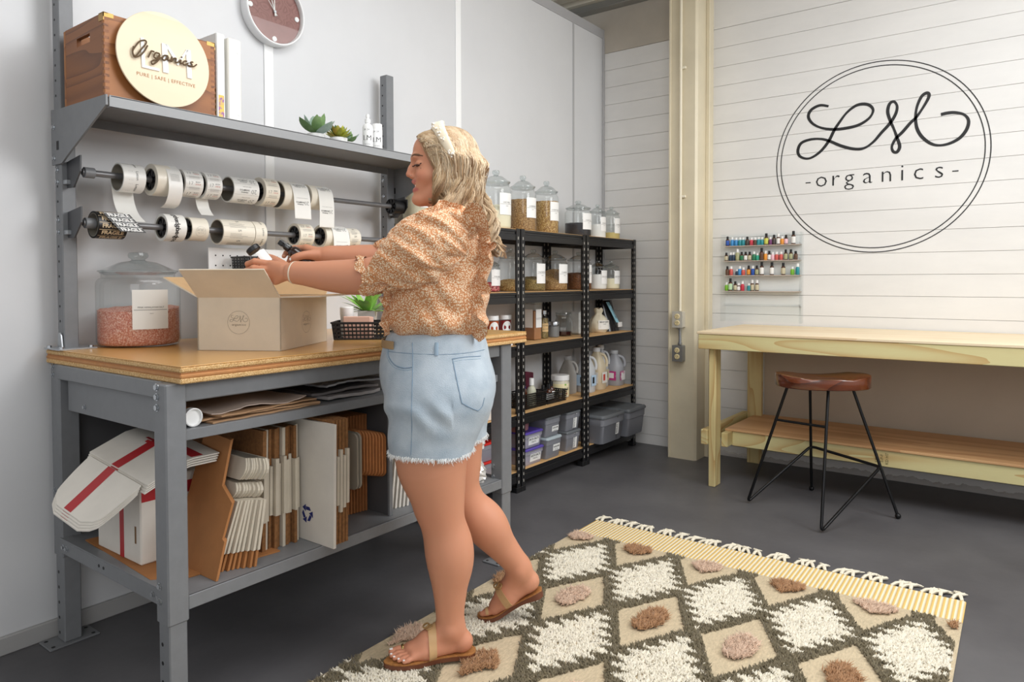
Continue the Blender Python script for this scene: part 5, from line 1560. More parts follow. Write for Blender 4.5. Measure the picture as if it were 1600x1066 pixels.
# fourth shelf
lattice_basket('plastic_basket', 'taller black lattice basket of bottles on the fourth shelf', (-2.425, 3.392, S4), pi / 2, .215, .14, .088, BPL, 'black lattice baskets', 15, 7, .95, True)
lattice_basket('plastic_basket', 'lower black lattice basket of brown bottles on the fourth shelf', (-2.425, 3.617, S4), pi / 2, .215, .14, .066, BPL, 'black lattice baskets', 15, 5, .95, True)
AMB = mat('amber_glass', (72, 34, 18), .12, coat=.5)
def dropper(x, y, z, r, h, body, cap, label, labm=None, group='bottles in the fourth shelf baskets'):
    t = thing('dropper_bottle', label, 'bottle', (x, y, z), group=group)
    T = Matrix.Translation((x, y, z))
    MB().lathe([(r * .92, 0), (r, .003), (r, h * .55), (r * .85, h * .65), (r * .45, h * .72), (r * .42, h * .78)], 18).xf(T).build('body', body, t)
    MB().lathe([(r * .55, h * .75), (r * .55, h * .93), (r * .5, h), (.001, h)], 14).xf(T).build('cap', cap, t)
    if labm:
        MB().lathe([(r * 1.01, h * .12), (r * 1.015, h * .125), (r * 1.015, h * .5), (r * 1.01, h * .505)], 18, cap0=False, cap1=False).xf(T).build('label', labm, t)
    return t
dropper(-2.41, 3.33, S4 + .003, .028, .16, AMB, BPL, 'amber bottle at the left of the taller shelf basket')
dropper(-2.45, 3.385, S4 + .003, .020, .18, mat('cobalt_glass', (30, 44, 130), .15), mat('cobalt_cap', (34, 54, 150), .35), 'cobalt blue bottle in the taller shelf basket')
dropper(-2.40, 3.405, S4 + .003, .027, .165, milky_mat('frosted_bottle', (226, 226, 204), .3), WPL, 'frosted bottle with white pump in the taller shelf basket')
t = thing('purple_pouch', 'wine purple pouch standing in the taller shelf basket', 'pouch', (-2.46, 3.465, S4 + .003))
MB().prism([(3.425, S4 + .003), (3.495, S4 + .003), (3.500, S4 + .185), (3.49, S4 + .19), (3.43, S4 + .20), (3.418, S4 + .195)], .022, o=(-2.475, 0, 0), u=(0, 1, 0), w=(0, 0, 1), h=(1, 0, 0)).build('pouch_body', mat('wine_foil', (104, 36, 60), .35, noise=.25, nscale=14), t, smooth=None)
for k, yy in enumerate((3.555, 3.60, 3.645)):
    dropper(-2.42 + .012 * (k % 2), yy, S4 + .003, .020, .105 + .012 * (k == 2), AMB, BPL, ['left', 'middle', 'right'][k] + ' amber dropper bottle in the lower shelf basket', WHITE)
t = thing('coconut_oil_jar', 'jar with white lid and yellow coconut label behind the lower basket', 'jar', (-2.455, 3.80, S4), group='small jars with lids')
T = Matrix.Translation((-2.455, 3.80, S4))
MB().lathe([(.05, 0), (.056, .004), (.057, .095), (.052, .108), (.050, .112)], 30, cap1=True).xf(T).build('body', milky_mat('milky_oil', (238, 232, 210), .2), t)
MB().lathe([(.056, .108), (.058, .110), (.058, .138), (.055, .141), (.001, .141)], 30).xf(T).build('lid', WPL, t)
MB().lathe([(.0574, .012), (.0576, .0125), (.0576, .088), (.0574, .0885)], 30, cap0=False, cap1=False).xf(T).build('label', mat('coconut_label', (232, 214, 150), .5, c2=(240, 232, 200), nscale=12), t)
fc = lambda a, b: (-2.455 + .0582 * cos(-.72 + a / .058), 3.80 + .0582 * sin(-.72 + a / .058), S4 + .05 + b)
d = MB(); add_text(d, 'coconut', .028, fc, bold=.01); d.build('lettering', INKD, t, smooth=None)
d = MB(); n = 14
d.add([fc(-.014, -.022)] + [fc(-.014 + .010 * cos(2 * pi * k / n), -.022 + .008 * sin(2 * pi * k / n)) for k in range(n)], [(0, 1 + k, 1 + (k + 1) % n) for k in range(n)])
d.build('coconut_picture', WHITE, t, smooth=None)
d = MB(); d.add([fc(a, b) for a, b in ((.008, -.03), (.034, -.03), (.034, -.018), (.008, -.018))], [(0, 1, 2, 3)]); d.build('red_badge', REDR, t, smooth=None)
d = MB(); d.add([fc(.02, .034)] + [fc(.02 + .007 * cos(2 * pi * k / n), .034 + .006 * sin(2 * pi * k / n)) for k in range(n)], [(0, 1 + k, 1 + (k + 1) % n) for k in range(n)]); d.build('green_badge', LFG, t, smooth=None)
def jug(x, y, z, r, h, plastic, liquid, level, label, labm=None, wide=1.0, lab2=None, capm=WPL, lettering=None):
    t = thing('plastic_jug', label, 'jug', (x, y, z), group='gallon jugs on the fourth shelf')
    n = 24
    def ring(rr, zz):
        return [(x + rr * (abs(cos(a)) ** .7) * (1 if cos(a) >= 0 else -1), y + rr * wide * (abs(sin(a)) ** .7) * (1 if sin(a) >= 0 else -1), z + zz) for a in (2 * pi * k / n for k in range(n))]
    pr = [(r * .93, 0), (r, h * .03), (r, h * .50), (r * .94, h * .58), (r * .62, h * .76), (r * .36, h * .88), (r * .34, h * .92)]
    MB().rings([ring(a, b) for a, b in pr]).build('body', plastic, t, smooth=50)
    if liquid:
        MB().rings([ring(a * .95, b) for a, b in ((r * .92, .004), (r * .99, h * .04), (r * .99, h * level))]).build('liquid', liquid, t, smooth=50)
    MB().lathe([(r * .40, h * .90), (r * .41, h * .905), (r * .41, h * .985), (r * .38, h), (.001, h)], 18).xf(Matrix.Translation((x, y, z))).build('cap', capm, t)
    MB().tube(catmull([(x + r * .28, y + r * .20, z + h * .85), (x + r * .70, y + r * .50, z + h * .80), (x + r * .92, y + r * .62, z + h * .66), (x + r * .90, y + r * .58, z + h * .54)], 5), r * .15, 8).build('handle', plastic, t, smooth=60)
    if labm:
        MB().add([p for i in range(9) for p in ((x + (r + .0008), y + r * wide * (-.62 + 1.24 * i / 8), z + h * .16), (x + (r + .0008), y + r * wide * (-.62 + 1.24 * i / 8), z + h * .42))], [(2 * i, 2 * i + 2, 2 * i + 3, 2 * i + 1) for i in range(8)]).build('label', labm, t)
        MB().box(x - r * .7, x + r * .7, y - r * wide - .0012, y - r * wide - .0006, z + h * .16, z + h * .42).build('label', labm, t)
        if lab2:
            MB().box(x + r + .0009, x + r + .0014, y - r * wide * .35, y + r * wide * .12, z + h * .22, z + h * .37).build('label_picture', lab2, t)
            MB().box(x - r * .2, x + r * .45, y - r * wide - .0018, y - r * wide - .0013, z + h * .22, z + h * .37).build('label_picture', lab2, t)
    return t
MJ = milky_mat('natural_jug', (232, 234, 236), .35)
jug(-2.50, 4.000 - .04, S4, .056, .245, milky_mat('grey_jug', (206, 204, 200), .3), None, 0, 'plain milky jug behind the coconut jar', capm=MJ, wide=.9)
jug(-2.43, 4.075, S4, .062, .275, MJ, mat('clear_soap', (206, 218, 228), .3), .52, 'milky jug with a pale blue label next to the rack post', mat('pale_blue_label', (190, 216, 240), .5), .8, BLACK)
jug(-2.435, 4.225, S4, .064, .285, milky_mat('cream_jug', (236, 224, 196), .3), mat('honey_soap', (222, 186, 140), .3), .52, 'jug of honey coloured soap with a red and white label', mat('label_card', (240, 238, 232), .5), .85, mat('berry_red', (206, 74, 60), .5))
jug(-2.47, 4.350, S4, .050, .290, MJ, mat('sage_liquid', (120, 148, 132), .3), .16, 'narrow tall jug with a tan and green printed label', mat('tan_print', (204, 190, 160), .5), .75, mat('olive_print', (120, 124, 90), .5))
jug(-2.43, 4.465, S4, .068, .245, milky_mat('bluish_jug', (204, 206, 212), .4), None, 0, 'greyish jug with a magenta label at the right end of the shelf', mat('magenta_label', (196, 60, 136), .5, c2=(240, 240, 240), nscale=3, ramp=(.45, .5)), .85, WHITE, capm=MJ)
t = tag(MB().box(-2.56, -2.335, 2.56, 2.95, S4, S4 + .125, .004).build('white_carton', mat('white_carton', (226, 218, 210), .55)), 'white carton on the rack shelf seen behind the womans hip', 'box')
tag(MB().lathe([(.04, 0), (.046, .004), (.046, .10), (.03, .13), (.018, .14), (.018, .165), (.001, .165)], 20).xf(Matrix.Translation((-2.43, 3.065, S4))).build('clear_bottle', milky_mat('pale_gel', (196, 196, 196), .6)), 'pale round bottle on the fourth shelf behind the bench leg', 'bottle')
# fifth shelf: lidded bins
def bin_(name, label, x0, x1, y0, y1, z0, h, body, lid, group, sticker=None, ridge=True, contents=None, chf=.5, stick_pos=(.35, .8, .25, .6)):
    t = thing(name, label, 'bin', ((x0 + x1) / 2, (y0 + y1) / 2, z0), group=group)
    cx_, cy_ = (x0 + x1) / 2, (y0 + y1) / 2; a, b = (x1 - x0) / 2, (y1 - y0) / 2
    def rr(s, z, c=.16):
        q = min(a, b) * c
        pts = []
        for sx, sy, a0 in ((1, 1, 0), (-1, 1, pi / 2), (-1, -1, pi), (1, -1, 3 * pi / 2)):
            for j in range(4):
                an = a0 + pi / 2 * j / 3
                pts.append((cx_ + sx * (a * s - q) + q * cos(an), cy_ + sy * (b * s - q) + q * sin(an), z0 + z))
        return pts
    MB().rings([rr(.86, 0), rr(.875, .004), rr(.935, h * .62), rr(.955, h * .64), rr(.965, h * .88), rr(.955, h * .88)], True, True).build('tub', body, t, smooth=40)
    if contents:
        MB().rings([rr(.83, .004), rr(.90, h * chf)]).build('contents', contents, t)
    MB().rings([rr(.99, h * .88), rr(1.0, h * .89), rr(1.0, h * .95), rr(.97, h * .99), rr(.90, h), rr(.88, h * .975)]).build('lid', lid, t, smooth=40)
    for s in (-1, 1):
        MB().box(cx_ - a * .22, cx_ + a * .22, cy_ + s * b * .99 - .004, cy_ + s * b * .99 + .004, z0 + h * .80, z0 + h * .93, .002).build('latch', lid, t)
    if sticker:
        u0, u1, v0, v1 = stick_pos
        k = lambda u, v: (cx_ + a * (.872 + .085 * v) + .0015, y0 + (y1 - y0) * u, z0 + h * .88 * v)
        MB().add([k(u0, v0), k(u1, v0), k(u1, v1), k(u0, v1)], [(0, 1, 2, 3)]).build('sticker', WHITE, t, smooth=None)
        d = MB(); vc = (v0 + v1) / 2
        lw = (u1 - u0) * (y1 - y0); vert = lw < (v1 - v0) * h * .5
        k2 = lambda a_, b_: (lambda p: (p[0] + .0008, p[1], p[2]))(k((u0 + u1) / 2 + a_ / (y1 - y0), vc + b_ / (h * .88)))
        if vert:
            add_text(d, sticker, lw * .55, lambda a_, b_: k2(-b_, a_))
        else:
            add_text(d, sticker, min(.022, lw / len(sticker) * 1.6), k2, bold=.02); add_text(d, 'keep dry', min(.012, lw / 8), k2, dy=-.014)
        d.build('sticker_print', INKD, t, smooth=None)
    return t
GT = milky_mat('smoky_tub', (170, 172, 180), .4); PT_ = milky_mat('clear_tub', (206, 204, 216), .5)
GL = mat('grey_lid', (108, 112, 116), .4); GLL = mat('pale_grey_lid', (176, 188, 194), .4); PUL = mat('purple_lid', (92, 74, 168), .4)
BG = 'small lidded bins on the bottom rack shelf'
BR = speckle_mat('brown_bits', [(120, 84, 66), (90, 58, 44), (160, 120, 96), (70, 48, 40)], 150, .7, .5)
bin_('plastic_bin', 'lower clear bin with a purple lid on the bottom shelf', -2.58, -2.322, 3.235, 3.428, S5, .097, PT_, PUL, BG, 'BATH SALTS', contents=mat('white_bits', (220, 214, 216), .8), stick_pos=(.30, .85, .2, .85))
bin_('plastic_bin', 'upper clear bin with a purple lid on the bottom shelf', -2.58, -2.325, 3.235, 3.425, S5 + .0975, .094, PT_, PUL, BG, 'BATH SALTS', contents=mat('white_bits', (220, 214, 216), .8), stick_pos=(.25, .8, .2, .85))
bin_('plastic_bin', 'red-lidded bin on top of the purple-lidded bins', -2.57, -2.36, 3.225, 3.345, S5 + .192, .09, milky_mat('pink_tub', (206, 150, 150), .4), RL, BG, None)
bin_('plastic_bin', 'bin with a pale grey lid under the bin of brown bits', -2.58, -2.312, 3.442, 3.605, S5, .128, GT, GLL, BG, 'ROSE HIPS', stick_pos=(.45, .9, .35, .7))
bin_('plastic_bin', 'grey-lidded bin filled with brown bits', -2.585, -2.318, 3.444, 3.602, S5 + .1285, .122, GT, GL, BG, 'ROSE HIPS', contents=BR, chf=.5, stick_pos=(.45, .9, .25, .55))
bin_('plastic_bin', 'lower grey bin with an upright sticker by the rack joint', -2.585, -2.318, 3.672, 3.835, S5, .125, GT, GL, BG, 'MENTHOL', stick_pos=(.5, .75, .1, .95))
bin_('plastic_bin', 'upper grey bin with an upright sticker by the rack joint', -2.585, -2.318, 3.672, 3.835, S5 + .1255, .120, GT, GL, BG, 'MENTHOL', stick_pos=(.5, .75, .1, .95))
TG = 'large grey totes'
bin_('storage_tote', 'large smoky grey tote with lid and upright white sticker', -2.60, -2.225, 3.955, 4.255, S5, .188, GT, GL, TG, 'LIP BALM TUBES', stick_pos=(.62, .76, .25, .9))
bin_('storage_tote', 'large smoky grey tote nearest the corner, overhanging the bottom shelf', -2.60, -2.200, 4.260, 4.520, S5, .190, GT, GL, TG, None)
bin_('plastic_bin', 'red-lidded clear bin on the hidden rack beside the bench leg', -2.55, -2.33, 2.79, 2.985, S5, .10, PT_, RL, BG, None)
bin_('plastic_bin', 'red-lidded bin stacked by the bench leg on the hidden rack', -2.55, -2.33, 2.79, 2.985, S5 + .1005, .10, PT_, RL, BG, None)

# ------------------------------------------------------------------ acrylic rack of small oil bottles
ar = thing('acrylic_rack', 'clear acrylic wall rack holding rows of small oil bottles', 'rack', (-1.45, YB - .03, .90))
ACR = glass_mat('acrylic', (253, 254, 254), .6, .03)
YW = YB - .0125
MB().box(-1.705, -1.690, YW - .060, YW - .0005, .905, 1.475, .002).build('side_rail', ACR, ar)
MB().box(-1.205, -1.195, YW - .060, YW - .0005, .905, 1.475, .002).build('side_rail', ACR, ar)
MB().box(-1.690, -1.205, YW - .003, YW - .0005, .905, 1.475).build('back_sheet', glass_mat('acrylic_sheet', (254, 255, 255), .25, .05), ar)
rows = [1.400, 1.302, 1.207, 1.105, 1.01]
for z in rows:
    MB().box(-1.690, -1.205, YW - .045, YW - .003, z - .004, z).build('shelf', mat('acrylic_edge', (206, 190, 178), .3), ar) if z > 1.05 else MB().box(-1.690, -1.205, YW - .045, YW - .003, z - .004, z).build('shelf', ACR, ar)
    MB().box(-1.690, -1.205, YW - .045, YW - .0435, z, z + .012).build('shelf_lip', ACR, ar)
AC = {'B': (40, 84, 170), 'b': (60, 140, 200), 't': (40, 140, 150), 'd': (40, 60, 84), 'k': (70, 62, 58), 'r': (200, 50, 70), 'n': (96, 66, 46), 'y': (206, 206, 90), 'p': (120, 60, 110), 'w': (236, 234, 230), 'o': (230, 150, 50), 'l': (200, 190, 160), 'g': (40, 120, 80), 'e': (40, 160, 130), 'm': (236, 190, 200), 's': (206, 90, 80), 'c': (170, 170, 130), 'f': (120, 180, 50), 'h': (190, 220, 180)}
NM = {'B': 'deep blue', 'b': 'sky blue', 't': 'teal', 'd': 'dark navy', 'k': 'charcoal', 'r': 'red', 'n': 'brown', 'y': 'yellow', 'p': 'plum', 'w': 'white', 'o': 'orange', 'l': 'tan', 'g': 'green', 'e': 'emerald', 'm': 'pale pink', 's': 'coral', 'c': 'olive', 'f': 'lime', 'h': 'mint'}
# each bottle: centre px fraction along the shelf, colour, cap k/w, height factor
ROW = [
    [(.04, 'B', 'k', 1.15), (.105, 'b', 'w', 1.05), (.158, 'b', 'w', 1.0), (.21, 't', 'w', 1.0), (.255, 't', 'w', 1.0), (.31, 'k', 'k', 1.05), (.365, 'r', 'w', .92), (.415, 'n', 'w', .9), (.46, 't', 'w', .95), (.505, 't', 'w', .92), (.56, 'y', 'k', 1.35), (.615, 'p', 'w', .9), (.66, 'k', 'k', 1.15), (.715, 'w', 'w', 1.25), (.765, 'o', 'w', .95), (.812, 'm', 'k', 1.1), (.905, 'w', 'k', 1.5)],
    [(.025, 'l', 'k', 1.0), (.085, 'd', 'w', 1.0), (.122, 'd', 'w', 1.02), (.178, 'c', 'w', 1.4), (.235, 'g', 'k', 1.05), (.288, 'w', 'k', 1.05), (.342, 'l', 'k', 1.05), (.40, 'g', 'w', 1.05), (.447, 'e', 'w', .85), (.500, 'n', 'k', 1.45), (.552, 'o', 'w', 1.1), (.60, 'w', 'k', 1.1), (.645, 'm', 'w', .92), (.695, 's', 'w', .95), (.752, 's', 'w', .95), (.81, 'c', 'k', 1.2), (.875, 'c', 'k', 1.2), (.935, 'n', 'k', 1.0)],
    [(.04, 'n', 'k', 1.1), (.092, 's', 'w', 1.08), (.175, 'd', 'w', .7), (.21, 'b', 'w', 1.08), (.258, 's', 'w', .92), (.33, 'o', 'k', 1.15), (.385, 'B', 'w', 1.1), (.438, 'c', 'k', 1.15), (.503, 'w', 'k', 1.55), (.635, 'w', 'k', 1.5), (.78, 'l', 'k', 1.42), (.895, 'f', 'w', .95), (.96, 't', 'w', 1.3)],
    [(.03, 'f', 'w', 1.0), (.082, 'h', 'k', 1.5), (.150, 'l', 'k', 1.15), (.195, 'w', 'w', .92), (.248, 'r', 'w', 1.15), (.335, 't', 'w', .9), (.380, 'l', 'w', 1.3), (.442, 'l', 'w', 1.3)]]
OP = {}
rown = ['top', 'second', 'third', 'fourth']
def ordinal(k):
    return ['first', 'second', 'third', 'fourth', 'fifth', 'sixth', 'seventh', 'eighth', 'ninth', 'tenth', 'eleventh', 'twelfth', 'thirteenth', 'fourteenth', 'fifteenth', 'sixteenth', 'seventeenth', 'eighteenth'][k]
for ri, rw in enumerate(ROW):
    for k, (fx, cc, cp, hf) in enumerate(rw):
        x = -1.690 + .485 * fx; r = .0118 * (1.12 if hf > 1.3 else 1.0); h = .055 * hf; y = YW - .024
        t = thing('oil_bottle', f'{NM[cc]} bottle, {"black" if cp == "k" else "white"} cap, {ordinal(k)} from left on {rown[ri]} row of the oil rack', 'bottle', (x, y, rows[ri] + .0004), group='small oil bottles on the acrylic rack')
        key = (cc, cp, hf)
        if key not in OP:
            amber = cp == 'k' or cc in 'nlw'
            mb_ = MB().lathe([(r * .9, 0), (r, .002), (r, h * .60), (r * .8, h * .67), (r * .5, h * .72)], 12).mesh('glass_body', 40)
            ml_ = MB().lathe([(r * 1.03, h * .08), (r * 1.04, h * .09), (r * 1.04, h * .56), (r * 1.03, h * .57)], 12, cap0=False, cap1=False).mesh('label', 40)
            mc_ = MB().lathe([(r * .62, h * .70), (r * .64, h * .71), (r * .62, h * .99), (r * .5, h), (.001, h)], 10).mesh('cap', 40)
            mb_.materials.append(mat('bottle_glass', (78, 44, 26), .15) if amber else mat('oil_' + cc, AC[cc], .3))
            ml_.materials.append(mat('oil_' + cc, AC[cc], .45)); mc_.materials.append(BPL if cp == 'k' else WPL)
            OP[key] = (mb_, ml_, mc_)
        for nm, me in zip(('glass_body', 'label', 'cap'), OP[key]):
            o = bpy.data.objects.new(nm, me); COL.objects.link(o); o.parent = t
# ------------------------------------------------------------------ rug
RW, RLn = 1.525, 2.46
rug = thing('rug', 'cream and olive diamond patterned tufted rug with tassels', 'rug', (-.945, 1.78, 0), radians(1.0))
RM = WM[rug]
def rug_local_to_rug(x, y):   # rug coordinates: x across 0..RW from left edge, y from the far (tassel) edge towards the camera
    return None
X0, Y0 = -RW / 2, 1.235       # left edge, far edge in the rug's frame (y decreases towards camera)
base_m = mat('rug_flat_weave', (214, 196, 164), .9, noise=.12, nscale=160, bump=.5, bscale=220, stretch=(1, .35, 1))
mb = MB().box(X0, X0 + RW, Y0 - RLn, Y0 - .195, .0005, .009, .003)
mb.build('flat_weave', base_m, rug, local=True)
# striped end band
def stripes():
    m = bpy.data.materials.new('rug_yellow_stripes'); m.use_nodes = True
    N = m.node_tree.nodes; L = m.node_tree.links; b = N['Principled BSDF']; b.inputs['Roughness'].default_value = .9
    tc = N.new('ShaderNodeTexCoord'); sp = N.new('ShaderNodeSeparateXYZ'); L.new(tc.outputs['Object'], sp.inputs[0])
    ml = N.new('ShaderNodeMath'); ml.operation = 'MULTIPLY'; ml.inputs[1].default_value = 2 * pi / .0165
    sn = N.new('ShaderNodeMath'); sn.operation = 'SINE'
    L.new(sp.outputs[0], ml.inputs[0]); L.new(ml.outputs[0], sn.inputs[0])
    cr = N.new('ShaderNodeMapRange'); cr.inputs['From Min'].default_value = -.3; cr.inputs['From Max'].default_value = .3
    L.new(sn.outputs[0], cr.inputs['Value'])
    mx = N.new('ShaderNodeMix'); mx.data_type = 'RGBA'; mx.inputs[6].default_value = srgb((238, 228, 202)); mx.inputs[7].default_value = srgb((228, 192, 116))
    L.new(cr.outputs[0], mx.inputs[0]); L.new(mx.outputs[2], b.inputs['Base Color'])
    bp = N.new('ShaderNodeBump'); bp.inputs['Strength'].default_value = .5; bp.inputs['Distance'].default_value = .003
    L.new(sn.outputs[0], bp.inputs['Height']); L.new(bp.outputs[0], b.inputs['Normal'])
    return m
SB_ = stripes()
MB().box(X0, X0 + RW, Y0 - .196, Y0, .0005, .008, .003).build('striped_band', SB_, rug, local=True)
# tassels
TS = mat('tassel_cotton', (232, 224, 204), .9)
rg = random.Random(21)
nt_ = 30
for k in range(nt_):
    x = X0 + .02 + (RW - .05) * k / (nt_ - 1) + rg.uniform(-.012, .012)
    if k == nt_ - 2: x += -.02
    mb = MB(); L = rg.uniform(.045, .062); sk = rg.uniform(-.02, .03)
    for s in (-1, 1):
        mb.tube([(x + s * .016, Y0 - .002, .006), (x + s * .009 + sk * .3, Y0 + L * .35, .012), (x + sk * .6, Y0 + L * .6, .012)], [.006, .0075, .0075], 6)
    mb.sphere((x + sk * .6, Y0 + L * .62, .011), .009, 8, 6)
    for j in range(7):
        mb.tube([(x + sk * .6, Y0 + L * .62, .010), (x + sk + rg.uniform(-.02, .02), Y0 + L * 1.0, .008 + rg.uniform(0, .006)), (x + sk * 1.2 + rg.uniform(-.03, .03), Y0 + L * rg.uniform(1.05, 1.35), .004 + rg.uniform(0, .005))], [.005, .0042, .0022], 5)
    mb.build('tassel', TS, rug, local=True, smooth=60)
# pile: short yarn tufts, set where the pattern calls for them
PX, PY = .303, .56
def pattern(x, y):
    """x from left edge, y from the far edge of the rug; returns pile kind per point: 0 none 1 olive 2 cream 3 brown 4 pink"""
    k = np.zeros(x.shape, int)
    cy0 = .24            # first half row of beige diamond centres
    u = (x - .350) / PX; v = (y - cy0) / PY
    # nearest beige centre (row n, column m)
    def dia(u, v):
        du = u - np.round(u); dv = v - np.round(v)
        return np.abs(du) / .5 + np.abs(dv) / .5, du, dv
    db, du, dv = dia(u, v)
    dc, cu_, cv_ = dia(u - .5, v - .5)
    field = y > .215
    olive = (np.abs(db - .95) < .145)
    # zigzag border of the cream diamonds
    saw = np.abs(((cv_ * 11 + .18 * np.sin(9 * x)) % 1) - .5) * .80
    cream = dc < (.66 + saw * np.clip(1.25 - np.abs(cv_) * 1.2, .3, 1))
    k[field & olive] = 1
    k[field & (dc < 1.0) & ~cream & (dc > .4)] = 1
    k[field & cream] = 2
    beige = field & (db < .82)
    k[beige] = 0
    wob = .03 * np.sin(37 * x + 11 * y) + .03 * np.sin(53 * y)
    t = (np.abs(du * PX) / .062 + np.abs(dv * PY) / .085 < 1.0 + wob * 6) & field & (db < .62)
    par = (np.round(u) + np.round(v)) % 2
    k[t & (par == 0)] = 3
    k[t & (par == 1)] = 4
    edge = (x < .012) | (x > RW - .012)
    k[edge] = 0
    return k
rs = np.random.RandomState(5)
NT = 130000
px_ = rs.uniform(0, RW, NT); py_ = rs.uniform(.19, RLn, NT)
kk = pattern(px_, py_)
for kind, nm, c, c2, hh, ww, keep in ((1, 'olive_pile', (128, 117, 92), (104, 94, 72), .017, .0042, 1.0), (2, 'cream_pile', (246, 240, 224), (236, 226, 204), .016, .0052, 1.0), (3, 'brown_tuft', (196, 152, 112), (170, 126, 88), .024, .0030, 1.0), (4, 'pink_tuft', (234, 206, 182), (220, 186, 160), .022, .0030, 1.0)):
    sel = kk == kind
    x = X0 + px_[sel]; y = Y0 - py_[sel]
    if kind >= 3:      # denser tufts
        rep = 3
        x = np.repeat(x, rep) + rs.normal(0, .003, len(x) * rep); y = np.repeat(y, rep) + rs.normal(0, .003, len(y) * rep)
    n = len(x)
    a = rs.uniform(0, 2 * pi, n); h = hh * rs.uniform(.75, 1.15, n); w = ww * rs.uniform(.8, 1.3, n)
    lx = rs.normal(.002 if kind == 2 else 0, .0045, n); ly = rs.normal(-.003, .0045, n)
    if kind >= 3: lx = rs.normal(.004, .010, n); ly = rs.normal(-.006, .009, n)
    V = np.empty((n, 4, 3), np.float32)
    for j in range(3):
        V[:, j, 0] = x + w * np.cos(a + 2 * pi * j / 3); V[:, j, 1] = y + w * np.sin(a + 2 * pi * j / 3); V[:, j, 2] = .006 + h * .35
    V[:, 3, 0] = x + lx; V[:, 3, 1] = y + ly; V[:, 3, 2] = .007 + h
    # widen the top into a blunt tuft: base triangle low, apex high
    F = np.array([[0, 1, 3], [1, 2, 3], [2, 0, 3]]); F = (np.arange(n)[:, None, None] * 4 + F[None]).reshape(-1, 3)
    me = bpy.data.meshes.new(nm)
    me.vertices.add(n * 4); me.vertices.foreach_set('co', V.reshape(-1))
    me.loops.add(len(F) * 3); me.loops.foreach_set('vertex_index', F.reshape(-1).astype(np.int32))
    me.polygons.add(len(F)); me.polygons.foreach_set('loop_start', np.arange(0, len(F) * 3, 3, dtype=np.int32))
    me.update(calc_edges=True)
    me.shade_smooth()
    o = link(me, nm, mat('rug_' + nm, c, .95, c2=c2, nscale=90, sheen=.2), rug, local=True)
    o['kind'] = 'stuff'
